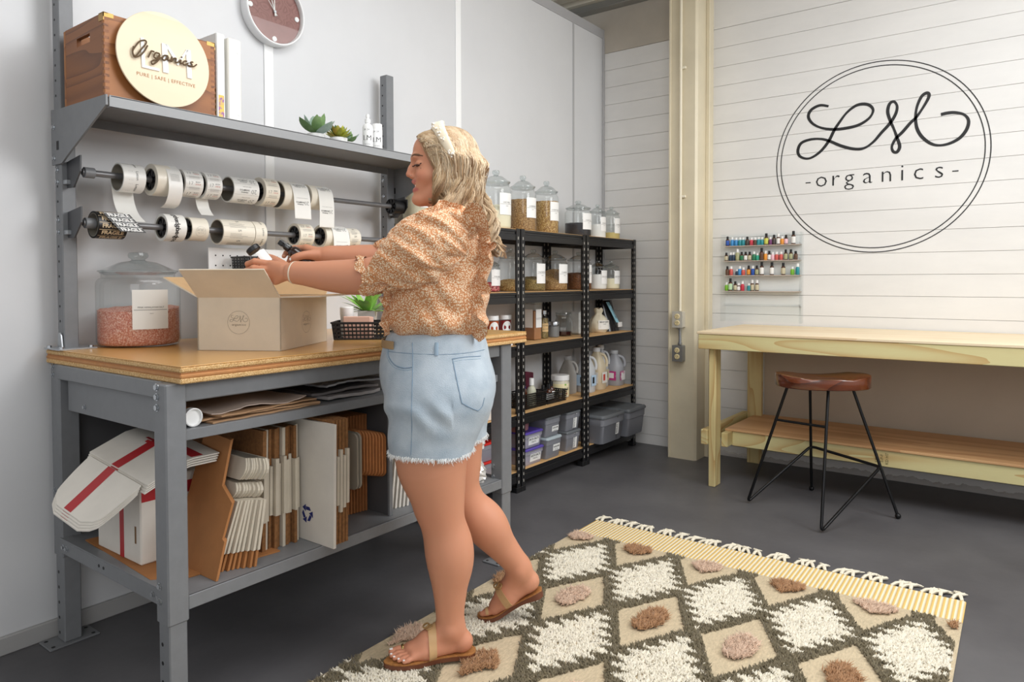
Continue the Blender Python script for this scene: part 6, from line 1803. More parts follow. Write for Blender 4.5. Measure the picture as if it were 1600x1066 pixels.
# ------------------------------------------------------------------ the woman: one continuous skin built from a smooth distance field
PO = (-1.504, 1.647, 0.0); PRZ = radians(36.743)
per = thing('person', 'woman in a floral puff-sleeve blouse and frayed denim shorts packing the box', 'person', PO, PRZ)
class Field:
    def __init__(s, lo, hi, h):
        s.lo = np.array(lo, np.float32); s.h = h
        s.n = np.ceil((np.array(hi) - np.array(lo)) / h).astype(int) + 1
        s.f = np.full(s.n, .2, np.float32)
        s.yaw = None
        s.ax = [s.lo[i] + h * np.arange(s.n[i], dtype=np.float32) for i in range(3)]
    def sl(s, lo, hi):
        if s.yaw: lo = np.array(lo) - .03; hi = np.array(hi) + .03
        a = np.clip(np.floor((np.array(lo) - s.lo) / s.h).astype(int), 0, s.n - 1); b = np.clip(np.ceil((np.array(hi) - s.lo) / s.h).astype(int) + 1, 1, s.n)
        S = tuple(slice(a[i], b[i]) for i in range(3))
        X, Y, Z = s.ax[0][S[0]][:, None, None], s.ax[1][S[1]][None, :, None], s.ax[2][S[2]][None, None, :]
        if s.yaw:          # evaluate in a frame turned about the neck
            c_, n_ = cos(s.yaw), sin(s.yaw); X, Y = .03 + (X - .03) * c_ + Y * n_, -(X - .03) * n_ + Y * c_
        return S, (X, Y, Z)
    def blend(s, S, d, k, mode='u'):
        c = s.f[S]
        if mode == 's': d = -d
        if mode == 'u':
            h = np.maximum(k - np.abs(c - d), 0) / max(k, 1e-6); s.f[S] = np.minimum(c, d) - h * h * k * .25
        else:
            h = np.maximum(k - np.abs(c - d), 0) / max(k, 1e-6); s.f[S] = np.maximum(c, d) + h * h * k * .25
    def cone(s, a, b, ra, rb, k=.02, mode='u'):
        a = np.array(a, np.float32); b = np.array(b, np.float32); m = max(ra, rb) + k + .03
        S, (X, Y, Z) = s.sl(np.minimum(a, b) - m, np.maximum(a, b) + m)
        d = b - a; L = float(d @ d) + 1e-9
        t = np.clip(((X - a[0]) * d[0] + (Y - a[1]) * d[1] + (Z - a[2]) * d[2]) / L, 0, 1)
        D = np.sqrt((X - a[0] - t * d[0]) ** 2 + (Y - a[1] - t * d[1]) ** 2 + (Z - a[2] - t * d[2]) ** 2) - (ra + (rb - ra) * t)
        s.blend(S, D.astype(np.float32), k, mode)
    def chain(s, pts, k=.02):
        if len(pts) > 4:
            q = catmull([tuple(p) + (r,) for p, r in pts], 3); pts = [(p[:3], float(p[3])) for p in q]
        for (a, ra), (b, rb) in zip(pts[:-1], pts[1:]):
            s.cone(a, b, ra, rb, k)
    def ell(s, c, r, k=.02, mode='u', rot=None):
        c = np.array(c, np.float32); r = np.array(r, np.float32); m = float(r.max()) + k + .02
        S, (X, Y, Z) = s.sl(c - m, c + m)
        x, y, z = X - c[0], Y - c[1], Z - c[2]
        if rot is not None:     # rot = (axis, angle) applied to the ellipsoid
            R = np.array(Matrix.Rotation(-rot[1], 3, rot[0]), np.float32)
            x, y, z = R[0, 0] * x + R[0, 1] * y + R[0, 2] * z, R[1, 0] * x + R[1, 1] * y + R[1, 2] * z, R[2, 0] * x + R[2, 1] * y + R[2, 2] * z
        k0 = np.sqrt((x / r[0]) ** 2 + (y / r[1]) ** 2 + (z / r[2]) ** 2); k1 = np.sqrt((x / r[0] ** 2) ** 2 + (y / r[1] ** 2) ** 2 + (z / r[2] ** 2) ** 2) + 1e-6
        s.blend(S, (k0 * (k0 - 1) / k1).astype(np.float32), k, mode)
    def grids(s):
        return np.meshgrid(*s.ax, indexing='ij', sparse=True)
    def sample(s, P):
        P = np.atleast_2d(P); q = (P - s.lo) / s.h
        q = np.clip(q, 0, s.n - 1.001); i = np.floor(q).astype(int); t = q - i; out = 0
        for dx in (0, 1):
            for dy in (0, 1):
                for dz in (0, 1):
                    w = (t[:, 0] if dx else 1 - t[:, 0]) * (t[:, 1] if dy else 1 - t[:, 1]) * (t[:, 2] if dz else 1 - t[:, 2])
                    out = out + w * s.f[i[:, 0] + dx, i[:, 1] + dy, i[:, 2] + dz]
        return out
    def hit(s, p, d, L=.6, n=400):
        """first surface point along p + t d"""
        t = np.linspace(0, L, n); P = np.array(p)[None] + t[:, None] * np.array(d)[None]
        v = s.sample(P); w = np.where(v < 0)[0]
        return P[w[0]] if len(w) else None
    def nets(s):
        f = s.f; sg = f < 0
        cnt = np.zeros(tuple(s.n - 1), np.int8)
        offs = [(a, b, c) for a in (0, 1) for b in (0, 1) for c in (0, 1)]
        def sub(A, o): return A[o[0]:o[0] + s.n[0] - 1, o[1]:o[1] + s.n[1] - 1, o[2]:o[2] + s.n[2] - 1]
        for o in offs: cnt += sub(sg, o)
        I = np.argwhere((cnt > 0) & (cnt < 8))
        idx = np.full(tuple(s.n - 1), -1, np.int32); idx[I[:, 0], I[:, 1], I[:, 2]] = np.arange(len(I))
        acc = np.zeros((len(I), 3), np.float32); num = np.zeros(len(I), np.float32)
        val = {o: f[I[:, 0] + o[0], I[:, 1] + o[1], I[:, 2] + o[2]] for o in offs}
        for o in offs:
            for ax in range(3):
                if o[ax] == 0:
                    p = list(o); p[ax] = 1; p = tuple(p)
                    a, b = val[o], val[p]; m = (a < 0) != (b < 0)
                    t = np.where(m, a / np.where(m, a - b, 1), 0)
                    for c in range(3):
                        acc[:, c] += np.where(m, (t if c == ax else o[c]), 0)
                    num += m
        V = s.lo + (I + acc / num[:, None]) * s.h
        F = []
        for ax in range(3):
            o = [0, 0, 0]; o[ax] = 1
            A = sg[:s.n[0] - o[0], :s.n[1] - o[1], :s.n[2] - o[2]]; B = sg[o[0]:, o[1]:, o[2]:]
            E = np.argwhere(A != B)
            u, w = (ax + 1) % 3, (ax + 2) % 3
            E = E[(E[:, u] > 0) & (E[:, w] > 0) & (E[:, u] < s.n[u] - 1) & (E[:, w] < s.n[w] - 1)]
            ins = A[E[:, 0], E[:, 1], E[:, 2]]
            def cell(du, dw):
                C_ = E.copy(); C_[:, u] += du; C_[:, w] += dw
                return idx[C_[:, 0], C_[:, 1], C_[:, 2]]
            q = np.stack([cell(-1, -1), cell(0, -1), cell(0, 0), cell(-1, 0)], 1)
            q[~ins] = q[~ins][:, ::-1]
            F.append(q)
        F = np.concatenate(F)
        return V.astype(np.float32), F[(F >= 0).all(1)]
def np_mesh(name, V, F, smooth=True, attr=None):
    k = F.shape[1]
    me = bpy.data.meshes.new(name)
    me.vertices.add(len(V)); me.vertices.foreach_set('co', np.ascontiguousarray(V, np.float32).reshape(-1))
    me.loops.add(len(F) * k); me.loops.foreach_set('vertex_index', np.ascontiguousarray(F, np.int32).reshape(-1))
    me.polygons.add(len(F)); me.polygons.foreach_set('loop_start', np.arange(0, len(F) * k, k, dtype=np.int32))
    me.update(calc_edges=True)
    if smooth: me.shade_smooth()
    if attr is not None:
        a = me.color_attributes.new(attr[0], 'FLOAT_COLOR', 'POINT')
        a.data.foreach_set('color', np.concatenate([attr[1], np.ones((len(V), 1))], 1).astype(np.float32).reshape(-1))
    return me
def smooth_verts(V, F, it=2, lam=.5):
    """a few laplacian steps on a quad mesh"""
    e = np.concatenate([F[:, [0, 1]], F[:, [1, 2]], F[:, [2, 3]], F[:, [3, 0]]])
    for _ in range(it):
        A = np.zeros_like(V); c = np.zeros(len(V), np.float32)
        np.add.at(A, e[:, 0], V[e[:, 1]]); np.add.at(A, e[:, 1], V[e[:, 0]])
        np.add.at(c, e[:, 0], 1); np.add.at(c, e[:, 1], 1)
        V = V + lam * (A / c[:, None] - V)
    return V

B = Field((-.64, -.24, .0), (.36, .30, 1.69), .0030)
# --- head
HYAW = radians(11)      # face turned a little towards the room
B.yaw = HYAW
def hr(p):
    return (.03 + (p[0] - .03) * cos(HYAW) - p[1] * sin(HYAW), (p[0] - .03) * sin(HYAW) + p[1] * cos(HYAW), p[2])
B.ell((.016, 0, 1.557), (.086, .070, .083), .02)
B.ell((-.022, 0, 1.515), (.062, .058, .090), .03)
B.ell((-.041, 0, 1.586), (.041, .050, .042), .03)
for s in (-1, 1):
    B.cone((.006, s * .046, 1.462), (-.058, s * .016, 1.430), .020, .018, .025)     # jaw
    B.ell((-.050, s * .036, 1.497), (.026, .022, .022), .022)                        # cheek
    B.ell((.020, s * .072, 1.505), (.018, .008, .030), .008)                         # ear
B.ell((-.0725, 0, 1.429), (.018, .020, .016), .018)
B.ell((-.058, 0, 1.470), (.0265, .034, .028), .018)                                   # muzzle
B.ell((-.082, 0, 1.556), (.010, .034, .009), .016)                                   # brow
for s in (-1, 1):
    B.ell((-.090, s * .032, 1.534), (.014, .017, .011), .012, 's')                   # socket
B.chain([((-.080, 0, 1.548), .0085), ((-.091, 0, 1.524), .0085), ((-.0985, 0, 1.5065), .0100)], .010)
for s in (-1, 1):
    B.ell((-.087, s * .0115, 1.4995), (.0105, .0065, .0070), .006)
    B.ell((-.0650, s * .0325, 1.5345), (.0160, .0175, .0112), .004)                  # lids
    B.chain([((-.0850, 0, 1.4840), .0048), ((-.0795, s * .014, 1.4835), .0044), ((-.0600, s * .0315, 1.4800), .0030)], .005)
    B.chain([((-.0805, 0, 1.4560), .0060), ((-.0755, s * .014, 1.4575), .0054), ((-.0590, s * .0310, 1.4765), .0030)], .005)
for s in (-1, 1):
    for p, q, r0, r1 in (((-.0880, 0, 1.4705), (-.0800, s * .016, 1.4712), .0068, .0056), ((-.0800, s * .016, 1.4712), (-.0620, s * .0305, 1.4775), .0056, .0020)):
        B.cone(p, q, r0, r1, .002, 's')                                              # open smile
B.yaw = None
B.chain([((.040, 0, 1.30), .062), ((.032, 0, 1.36), .053), ((.014, 0, 1.455), .051)], .03)
# --- trunk (under the clothes)
B.ell((.0, 0, 1.23), (.105, .135, .15), .04); B.ell((-.01, 0, 1.07), (.11, .125, .14), .05); B.ell((-.01, 0, .90), (.13, .14, .12), .05)
B.cone((.045, -.12, 1.345), (.035, .13, 1.345), .055, .055, .05)
# --- legs
B.chain([((-.005, -.075, .87), .098), ((-.026, -.086, .66), .1055), ((-.010, -.080, .545), .0800), ((.001, -.076, .475), .0640), ((.012, -.070, .41), .0590), ((.0235, -.066, .335), .0640), ((.027, -.060, .235), .0480), ((.026, -.055, .150), .0370), ((.030, -.053, .105), .0360)], .018)
B.ell((-.030, -.079, .487), (.036, .040, .040), .03)
B.ell((.048, -.066, .345), (.042, .046, .085), .04)
B.chain([((.0, .08, .87), .098), ((.012, .095, .66), .105), ((.028, .099, .56), .080), ((.038, .103, .500), .0640), ((.078, .118, .425), .0570), ((.126, .136, .362), .0620), ((.180, .158, .285), .0470), ((.226, .175, .222), .0365), ((.243, .181, .195), .0355)], .018)
B.ell((.140, .136, .372), (.045, .046, .075), .04, rot=('Y', -.55))
# --- left foot (flat)
FZ = .034
B.cone((.030, -.053, .105), (.056, -.050, .066), .036, .0315, .02)
B.ell((.064, -.049, FZ + .028), (.032, .030, .030), .015)
for s in (-1, 1): B.ell((.028, -.053 + s * .033, .112), (.014, .010, .014), .014)
B.chain([((.022, -.055, .098), .036), ((-.040, -.070, FZ + .040), .030), ((-.088, -.082, FZ + .020), .021)], .02)
B.chain([((.02, -.044, FZ + .025), .026), ((-.050, -.062, FZ + .020), .022), ((-.098, -.066, FZ + .016), .017)], .018)
B.chain([((.02, -.064, FZ + .022), .024), ((-.040, -.094, FZ + .016), .019), ((-.078, -.110, FZ + .013), .014)], .018)
TOES = [((-.098, -.066, FZ + .016), (-.132, -.073, FZ + .013), (-.150, -.078, FZ + .0105), .0125), ((-.098, -.083, FZ + .014), (-.130, -.093, FZ + .013), (-.147, -.098, FZ + .0085), .0088), ((-.092, -.096, FZ + .013), (-.121, -.107, FZ + .012), (-.136, -.112, FZ + .008), .0083), ((-.084, -.106, FZ + .012), (-.108, -.118, FZ + .011), (-.121, -.123, FZ + .0075), .0080), ((-.074, -.114, FZ + .012), (-.093, -.127, FZ + .010), (-.104, -.131, FZ + .007), .0076)]
for a, b, c, r in TOES: B.chain([(a, r * 1.05), (b, r), (c, r * .86)], .0035)
# --- right foot (heel lifted)
B.cone((.243, .181, .195), (.274, .189, .152), .0350, .0310, .02)
B.ell((.280, .190, .146), (.030, .030, .031), .015)
for s in (-1, 1): B.ell((.240, .181 + s * .033, .196), (.014, .010, .014), .014)
B.chain([((.236, .180, .178), .034), ((.196, .190, .112), .0300), ((.160, .197, .062), .0210)], .02)
B.chain([((.262, .186, .135), .026), ((.205, .180, .088), .023), ((.158, .184, .050), .0170)], .018)
B.chain([((.262, .196, .132), .024), ((.205, .208, .082), .019), ((.164, .216, .048), .0140)], .018)
TOESR = [((.158, .184, .050), (.132, .186, .041), (.116, .188, .036), .0122), ((.156, .196, .047), (.131, .200, .039), (.117, .203, .034), .0086), ((.158, .205, .046), (.136, .211, .038), (.123, .214, .033), .0082), ((.161, .213, .046), (.142, .220, .037), (.130, .223, .032), .0078), ((.166, .220, .046), (.150, .228, .036), (.140, .231, .032), .0074)]
for a, b, c, r in TOESR: B.chain([(a, r * 1.05), (b, r), (c, r * .86)], .0035)
# --- left arm and hand
B.chain([((.050, -.125, 1.335), .060), ((-.060, -.145, 1.265), .052), ((-.150, -.148, 1.207), .0475), ((-.185, -.142, 1.195), .0465), ((-.240, -.130, 1.190), .0475), ((-.300, -.114, 1.192), .0430), ((-.355, -.100, 1.196), .0365), ((-.410, -.086, 1.202), .0300), ((-.440, -.078, 1.205), .0275)], .015)
WL = np.array((-.452, -.072, 1.208))
def digits(wrist, fingers, thumb, k=.008):
    for f in fingers:
        B.chain([(wrist * .75 + np.array(f[0]) * .25, .0200), (f[0], .0125)], .010)
    for f in fingers:
        r = f[4]
        B.chain([(f[0], r * 1.18), (f[1], r * 1.02), (f[2], r * .93), (f[3], r * .82)], .0032)
    B.chain([(wrist, .018), (thumb[0], .0165), (thumb[1], .0120), (thumb[2], .0108), (thumb[3], .0090)], .006)
LF = [((-.522, -.036, 1.231), (-.570, -.037, 1.240), (-.598, -.020, 1.232), (-.604, .002, 1.222), .0092), ((-.520, -.044, 1.212), (-.572, -.044, 1.219), (-.601, -.024, 1.211), (-.606, -.001, 1.203), .0092), ((-.513, -.047, 1.194), (-.561, -.046, 1.199), (-.588, -.027, 1.192), (-.593, -.006, 1.186), .0087), ((-.503, -.046, 1.179), (-.541, -.045, 1.181), (-.564, -.030, 1.175), (-.570, -.013, 1.170), .0076)]
digits(WL, LF, ((-.478, -.042, 1.222), (-.510, -.008, 1.240), (-.538, .022, 1.250), (-.566, .033, 1.258)))
# --- right arm and hand
B.chain([((.030, .145, 1.335), .060), ((-.110, .158, 1.285), .050), ((-.200, .156, 1.253), .0445), ((-.255, .142, 1.250), .0430), ((-.300, .130, 1.253), .0380), ((-.355, .118, 1.259), .0300), ((-.392, .108, 1.262), .0262)], .015)
WR = np.array((-.402, .106, 1.263))
RF = [((-.455, .112, 1.287), (-.496, .120, 1.287), (-.520, .108, 1.270), (-.521, .090, 1.259), .0088), ((-.447, .120, 1.274), (-.486, .127, 1.270), (-.507, .113, 1.253), (-.507, .095, 1.243), .0088), ((-.438, .120, 1.260), (-.474, .126, 1.254), (-.493, .112, 1.238), (-.492, .095, 1.229), .0083), ((-.430, .116, 1.247), (-.459, .120, 1.240), (-.475, .108, 1.226), (-.474, .093, 1.218), .0073)]
digits(WR, RF, ((-.418, .090, 1.262), (-.446, .068, 1.262), (-.470, .058, 1.255), (-.486, .060, 1.246)))
V, F = B.nets()
V = smooth_verts(V, F, 1, .35)
# skin tones: lips, flush on cheeks, knees and feet
V0 = V
VH = V.copy(); VH[:, 0] = .03 + (V[:, 0] - .03) * cos(HYAW) + V[:, 1] * sin(HYAW); VH[:, 1] = -(V[:, 0] - .03) * sin(HYAW) + V[:, 1] * cos(HYAW)
def near(c, r, P): return np.sqrt((((P - np.array(c)) / np.array(r)) ** 2).sum(1))
skin = np.tile(np.array(srgb((212, 149, 118))[:3]), (len(V), 1))
def tint(m, c):
    global skin
    skin = skin * (1 - m[:, None]) + np.array(srgb(c)[:3])[None] * m[:, None]
fade = lambda d, a=.8, b=1.2: np.clip((b - d) / (b - a), 0, 1)
for s in (-1, 1):
    tint(.35 * fade(near((-.060, s * .040, 1.500), (.030, .022, .022), VH), .3, 1.2), (206, 112, 92))
lips = np.maximum(fade(near((-.0770, 0, 1.4825), (.020, .0320, .0070), VH), .85, 1.1), fade(near((-.0740, 0, 1.4580), (.019, .0310, .0090), VH), .85, 1.1))
lips *= VH[:, 0] < -.060
tint(lips * .85, (196, 104, 100))
tint(.30 * fade(near((-.02, -.075, .475), (.07, .09, .06), V), .3, 1.3), (200, 120, 92))
tint(.30 * fade(V[:, 2], .05, .16) * (V[:, 2] < .2), (206, 134, 108))
tint(.25 * fade(near((-.100, 0, 1.505), (.014, .016, .012), VH), .4, 1.3), (206, 118, 96))
SKIN = mat('skin', (212, 149, 118), .48, sss=.12, vcol='skin', spec=.35)
link(np_mesh('body', V, F, attr=('skin', skin)), 'body', SKIN, per, local=True)

# --- face details
HM = Matrix.Translation((.03, 0, 0)) @ Matrix.Rotation(HYAW, 4, 'Z') @ Matrix.Translation((-.03, 0, 0))
TEETH = mat('teeth', (244, 240, 232), .3)
MB().sphere((-.0640, 0, 1.4715), 1, 20, 12, (.0165, .0290, .0095)).xf(HM).build('teeth', TEETH, per, smooth=80, local=True)
LASH = mat('lash', (34, 26, 24), .6); BROW = mat('brow', (104, 74, 52), .7)
for s in (-1, 1):
    MB().tube(catmull([(-.0822, s * .0190, 1.5325), (-.0822, s * .0290, 1.5300), (-.0765, s * .0405, 1.5298), (-.0640, s * .0505, 1.5335)], 5), [.0012] * 3 + [.0019] * 9 + [.0014] * 4, 6).xf(HM).build('eyelash', LASH, per, local=True)
    lash = MB()
    for k in range(12):
        t = k / 11; p = np.array((-.0822, s * .020, 1.5305)) * (1 - t) + np.array((-.066, s * .0490, 1.5315)) * t - np.array((.0050 * sin(pi * t), 0, .001))
        lash.tube([tuple(p), (p[0] - .005, p[1] + s * .003 * t, p[2] - .0030), (p[0] - .0085, p[1] + s * .006 * t, p[2] - .0020)], [.0008, .0006, .0002], 4)
    lash.xf(HM).build('lash_hairs', LASH, per, local=True)
    MB().tube(catmull([(-.0905, s * .0120, 1.5545), (-.0885, s * .0240, 1.5590), (-.0800, s * .0370, 1.5610), (-.0590, s * .0510, 1.5555)], 5), [.0026] * 3 + [.0040] * 6 + [.0032] * 4 + [.0016] * 3, 8, flat=(1, .5)).xf(HM).build('eyebrow', BROW, per, local=True)
    MB().sphere((-.0665, s * .0325, 1.5295), 1, 14, 10, (.0140, .0150, .0070)).xf(HM).build('eye', mat('eye_dark', (70, 52, 42), .2), per, smooth=80, local=True)
MB().sphere(hr((-.0935, -.0175, 1.5010)), .0013, 8, 6).build('nose_stud', BOLT, per, local=True)
MB().sphere(hr((-.0660, -.0535, 1.5180)), .0012, 8, 6).build('mole', mat('mole', (96, 58, 44), .6), per, local=True)
# --- bracelet
mb = MB(); ax = Vector((-.85, .27, .1)).normalized(); c = Vector((-.434, -.080, 1.204)); a = ax.orthogonal().normalized(); b = ax.cross(a); n = 40
mb.tube([c + (a * cos(2 * pi * k / n) + b * sin(2 * pi * k / n)) * .0315 for k in range(n + 1)], .0036, 8, cap=False).build('bracelet', mat('ivory_bangle', (236, 222, 200), .35), per, smooth=60, local=True)
# --- nails
NAIL = mat('white_nail', (246, 242, 240), .2)
def nail(tip, d, up, L=.009, w=.0052, name='nail'):
    d = Vector(d).normalized(); up = Vector(up).normalized(); sd = d.cross(up).normalized()
    mb = MB(); rs = []
    for i in range(5):
        t = i / 4; ww = w * (1 - .35 * t * t); c = Vector(tip) + d * (L * (t - .55))
        rs.append([c + sd * ww - up * .0012, c + sd * ww * .6 + up * .0006, c + up * .0011, c - sd * ww * .6 + up * .0006, c - sd * ww - up * .0012])
    mb.rings(rs).build(name, NAIL, per, local=True)
nail((-.4850, .0492, 1.2500), (-.8, .0, -.45), (.05, -1, .25), .014, .0058)
for (a, b, c, r) in TOES:
    dd = Vector(c) - Vector(b); nail((c[0] - r * .25, c[1] - .001, c[2] + r * .82), (dd.x, dd.y, -.002), (-.25, -.1, 1), r * .75, r * .46, 'toenail')
nail((.112, .1885, .0455), (-1, 0, -.3), (-.4, -.2, 1), .008, .0045, 'toenail')

# ------------------------------------------------------------------ denim shorts
SH = Field((-.24, -.25, .60), (.24, .26, 1.04), .0040)
SH.ell((-.012, 0, .885), (.168, .178, .17), .03)
SH.ell((-.020, 0, .985), (.150, .150, .09), .05)
SH.ell((.058, -.075, .838), (.104, .105, .112), .05); SH.ell((.058, .075, .838), (.104, .105, .112), .05)
SH.ell((-.075, 0, .905), (.108, .140, .10), .05)
SH.cone((-.014, -.080, .80), (-.030, -.086, .64), .145, .1225, .05); SH.cone((.0, .088, .80), (.020, .095, .64), .140, .118, .05)
gx, gy, gz = SH.grids()
hem = .664 + .12 * np.maximum(0, gx - .06) + .004 * np.sin(23 * gx + 3)
wr = .0052 * np.exp(-((gz - .795) / .04) ** 2) * np.sin(62 * gz + 14 * gx + 4 * np.sin(17 * gx)) * (gx < .05) + .0020 * np.sin(55 * (gz + .35 * gx) + 3 * np.sin(9 * gy)) * np.exp(-((gz - .72) / .06) ** 2)
SH.f = SH.f - wr.astype(np.float32)
SH.f = np.maximum(SH.f, (hem - gz).astype(np.float32)); SH.f = np.maximum(SH.f, (gz - 1.020 + 0 * gx).astype(np.float32))
Vs, Fs = SH.nets()
DENIM = mat('light_denim', (186, 198, 208), .8, c2=(160, 176, 190), nscale=14, bump=.5, bscale=420, ramp=(.38, .72), sheen=.2)
shorts = link(np_mesh('denim_shorts', Vs, Fs), 'denim_shorts', DENIM, per, local=True)
def onto(fld, x, z, out=.0015, d=(0, 1, 0)):
    p = fld.hit((x, -.30, z), d)
    return None if p is None else Vector((p[0], p[1] - out, p[2]))
DSEAM = mat('denim_seam', (126, 148, 168), .8); DSTITCH = mat('denim_edge', (150, 172, 190), .8)
def seam(name, pts, r, m, fld=SH, par=shorts, n=8):
    q = [onto(fld, p[0], p[1], .0004) for p in catmull(pts, n)]
    q = [p for p in q if p is not None]
    if len(q) > 2: MB().tube(q, r, 6).build(name, m, par, smooth=60, local=True)
seam('side_seam', [(-.072, .998), (-.068, .93), (-.066, .85), (-.066, .77), (-.070, .68)], .0016, DSEAM)
seam('front_pocket', [(-.150, .985), (-.148, .955), (-.125, .932), (-.095, .925), (-.070, .928)], .0022, DSEAM)
seam('front_pocket', [(-.155, .975), (-.153, .950), (-.128, .926), (-.095, .919), (-.070, .922)], .0013, DSTITCH)
seam('waistband', [(-.150, .968), (-.06, .966), (.03, .964), (.10, .966), (.135, .968)], .0013, DSEAM)
seam('back_pocket', [(.046, .951), (.055, .915), (.066, .87), (.076, .828)], .0020, DSEAM)
seam('back_pocket', [(.076, .828), (.100, .812), (.120, .800)], .0020, DSEAM)
seam('back_pocket', [(.046, .951), (.085, .954), (.125, .952)], .0018, DSEAM)
seam('back_pocket', [(.052, .944), (.085, .947), (.125, .945)], .0010, DSTITCH)
seam('back_pocket', [(.120, .800), (.132, .812), (.138, .835)], .0016, DSEAM)
p0 = onto(SH, .000, .998); p1 = onto(SH, .000, .962)
MB().tube([p0, p0 * .5 + p1 * .5 + Vector((0, -.003, 0)), p1], .006, 8, flat=(.35, 1)).build('belt_loop', DSTITCH, shorts, local=True)
# frayed hem threads
ok = np.where((np.abs(Vs[:, 2] - (.664 + .12 * np.maximum(0, Vs[:, 0] - .06) + .004 * np.sin(23 * Vs[:, 0] + 3))) < .0045))[0]
ctrd = Vs[ok][:, :2] - np.array([[-.012, 0]])
ok = ok[SH.sample(Vs[ok] + np.c_[ctrd / np.linalg.norm(ctrd, axis=1)[:, None] * .006, np.full(len(ok), .006)]) > .002]
rs = np.random.RandomState(2)
thr = MB()
for i in rs.choice(ok, 1100):
    p = Vector([float(q) for q in Vs[i]]); o = Vector((p.x + .012, p.y, 0)).normalized() * .0015
    q = Vector(rs.normal(0, .0035, 3)); q.z = -abs(rs.normal(.007, .004))
    thr.tube([p + o + Vector((0, 0, .003)), p + o + q * .55 + Vector(rs.normal(0, .0015, 3)), p + o + q], [.0011, .0009, .0004], 3)
tag(thr.build('frayed_hem', mat('frayed_cotton', (236, 238, 238), .9), shorts, smooth=None, local=True), kind='stuff')
# belt seen at the front
bl = MB(); rs_ = []
for k in range(15):
    an = radians(150 + 5.5 * k)
    d = Vector((cos(an), -abs(sin(an)) if an < pi else sin(an), 0))
    d = Vector((cos(an), sin(an), 0)); 
    h = SH.hit((-.02 + d.x * .3, d.y * .3, .985), (-d.x, -d.y, 0))
    if h is not None:
        p = Vector(h) + d * .004
        rs_.append([p + Vector((0, 0, -.010)), p + d * .004 + Vector((0, 0, -.010)), p + d * .004 + Vector((0, 0, .014)), p + Vector((0, 0, .014))])
if len(rs_) > 2: bl.rings(rs_).build('belt', mat('tan_belt', (168, 140, 104), .6), per, local=True, smooth=60)

# ------------------------------------------------------------------ blouse
BL = Field((-.26, -.29, .98), (.24, .30, 1.45), .0042)
BL.ell((-.016, 0, 1.140), (.160, .172, .16), .03)
BL.ell((.012, 0, 1.255), (.150, .168, .115), .04)
BL.ell((-.018, 0, 1.055), (.164, .168, .060), .04)
BL.ell((-.060, 0, 1.215), (.105, .140, .085), .04)
BL.cone((.052, -.115, 1.335), (.045, .130, 1.335), .058, .058, .05)
BL.cone((.050, 0, 1.345), (.045, 0, 1.385), .075, .062, .03)
def sleeve(pts, ph):
    # puffed sleeve with soft folds that run along it
    for (a, ra), (b, rb) in zip(pts[:-1], pts[1:]):
        a = np.array(a, np.float32); b = np.array(b, np.float32); m = max(ra, rb) + .05
        S, (X, Y, Z) = BL.sl(np.minimum(a, b) - m, np.maximum(a, b) + m)
        d = b - a; L = float(d @ d)
        t = np.clip(((X - a[0]) * d[0] + (Y - a[1]) * d[1] + (Z - a[2]) * d[2]) / L, 0, 1)
        ex, ey, ez = X - a[0] - t * d[0], Y - a[1] - t * d[1], Z - a[2] - t * d[2]
        D = np.sqrt(ex ** 2 + ey ** 2 + ez ** 2)
        th = np.arctan2(ez + .6 * ex, ey)
        rr = ra + (rb - ra) * t
        fold = .0060 * np.sin(8 * th + ph + 9 * X) + .0035 * np.sin(15 * th + 2 * ph - 14 * X)
        BL.blend(S, (D - rr - fold).astype(np.float32), .016)
sleeve([((.058, -.140, 1.335), .060), ((.010, -.150, 1.300), .088), ((-.045, -.153, 1.266), .096), ((-.105, -.150, 1.236), .082), ((-.150, -.148, 1.215), .062), ((-.172, -.147, 1.207), .055), ((-.192, -.146, 1.201), .060)], 0.4)
sleeve([((.040, .150, 1.335), .060), ((-.020, .160, 1.310), .085), ((-.085, .162, 1.290), .088), ((-.140, .160, 1.272), .072), ((-.180, .157, 1.260), .052), ((-.200, .156, 1.254), .056)], 1.7)
gx, gy, gz = BL.grids()
wr = .0050 * np.sin(46 * (gz - .8 * gx) + 5 * np.sin(11 * gx + 3 * gy)) * np.exp(-((gz - 1.10) / .07) ** 2) * (gy < .05) + .0035 * np.sin(60 * gx + 8 * np.sin(16 * gz)) * np.exp(-((gz - 1.02) / .03) ** 2) + .0028 * np.sin(70 * (gz + .4 * gx) + 4 * np.sin(21 * gx))
BL.f = BL.f - (wr * np.clip((1.34 - gz) / .1, 0, 1)).astype(np.float32)
BL.f = np.maximum(BL.f, (.997 + .006 * np.sin(31 * gx + 9 * gy) - gz).astype(np.float32))
cut = (gx + .205) * .86 + (gz - 1.195) * -.5 + 0 * gy      # cuff plane of the left sleeve
BL.f = np.where((gy < 0) & (gx < -.12), np.maximum(BL.f, -(cut).astype(np.float32)), BL.f)
Vb, Fb = BL.nets(); Vb = smooth_verts(Vb, Fb, 1, .4)
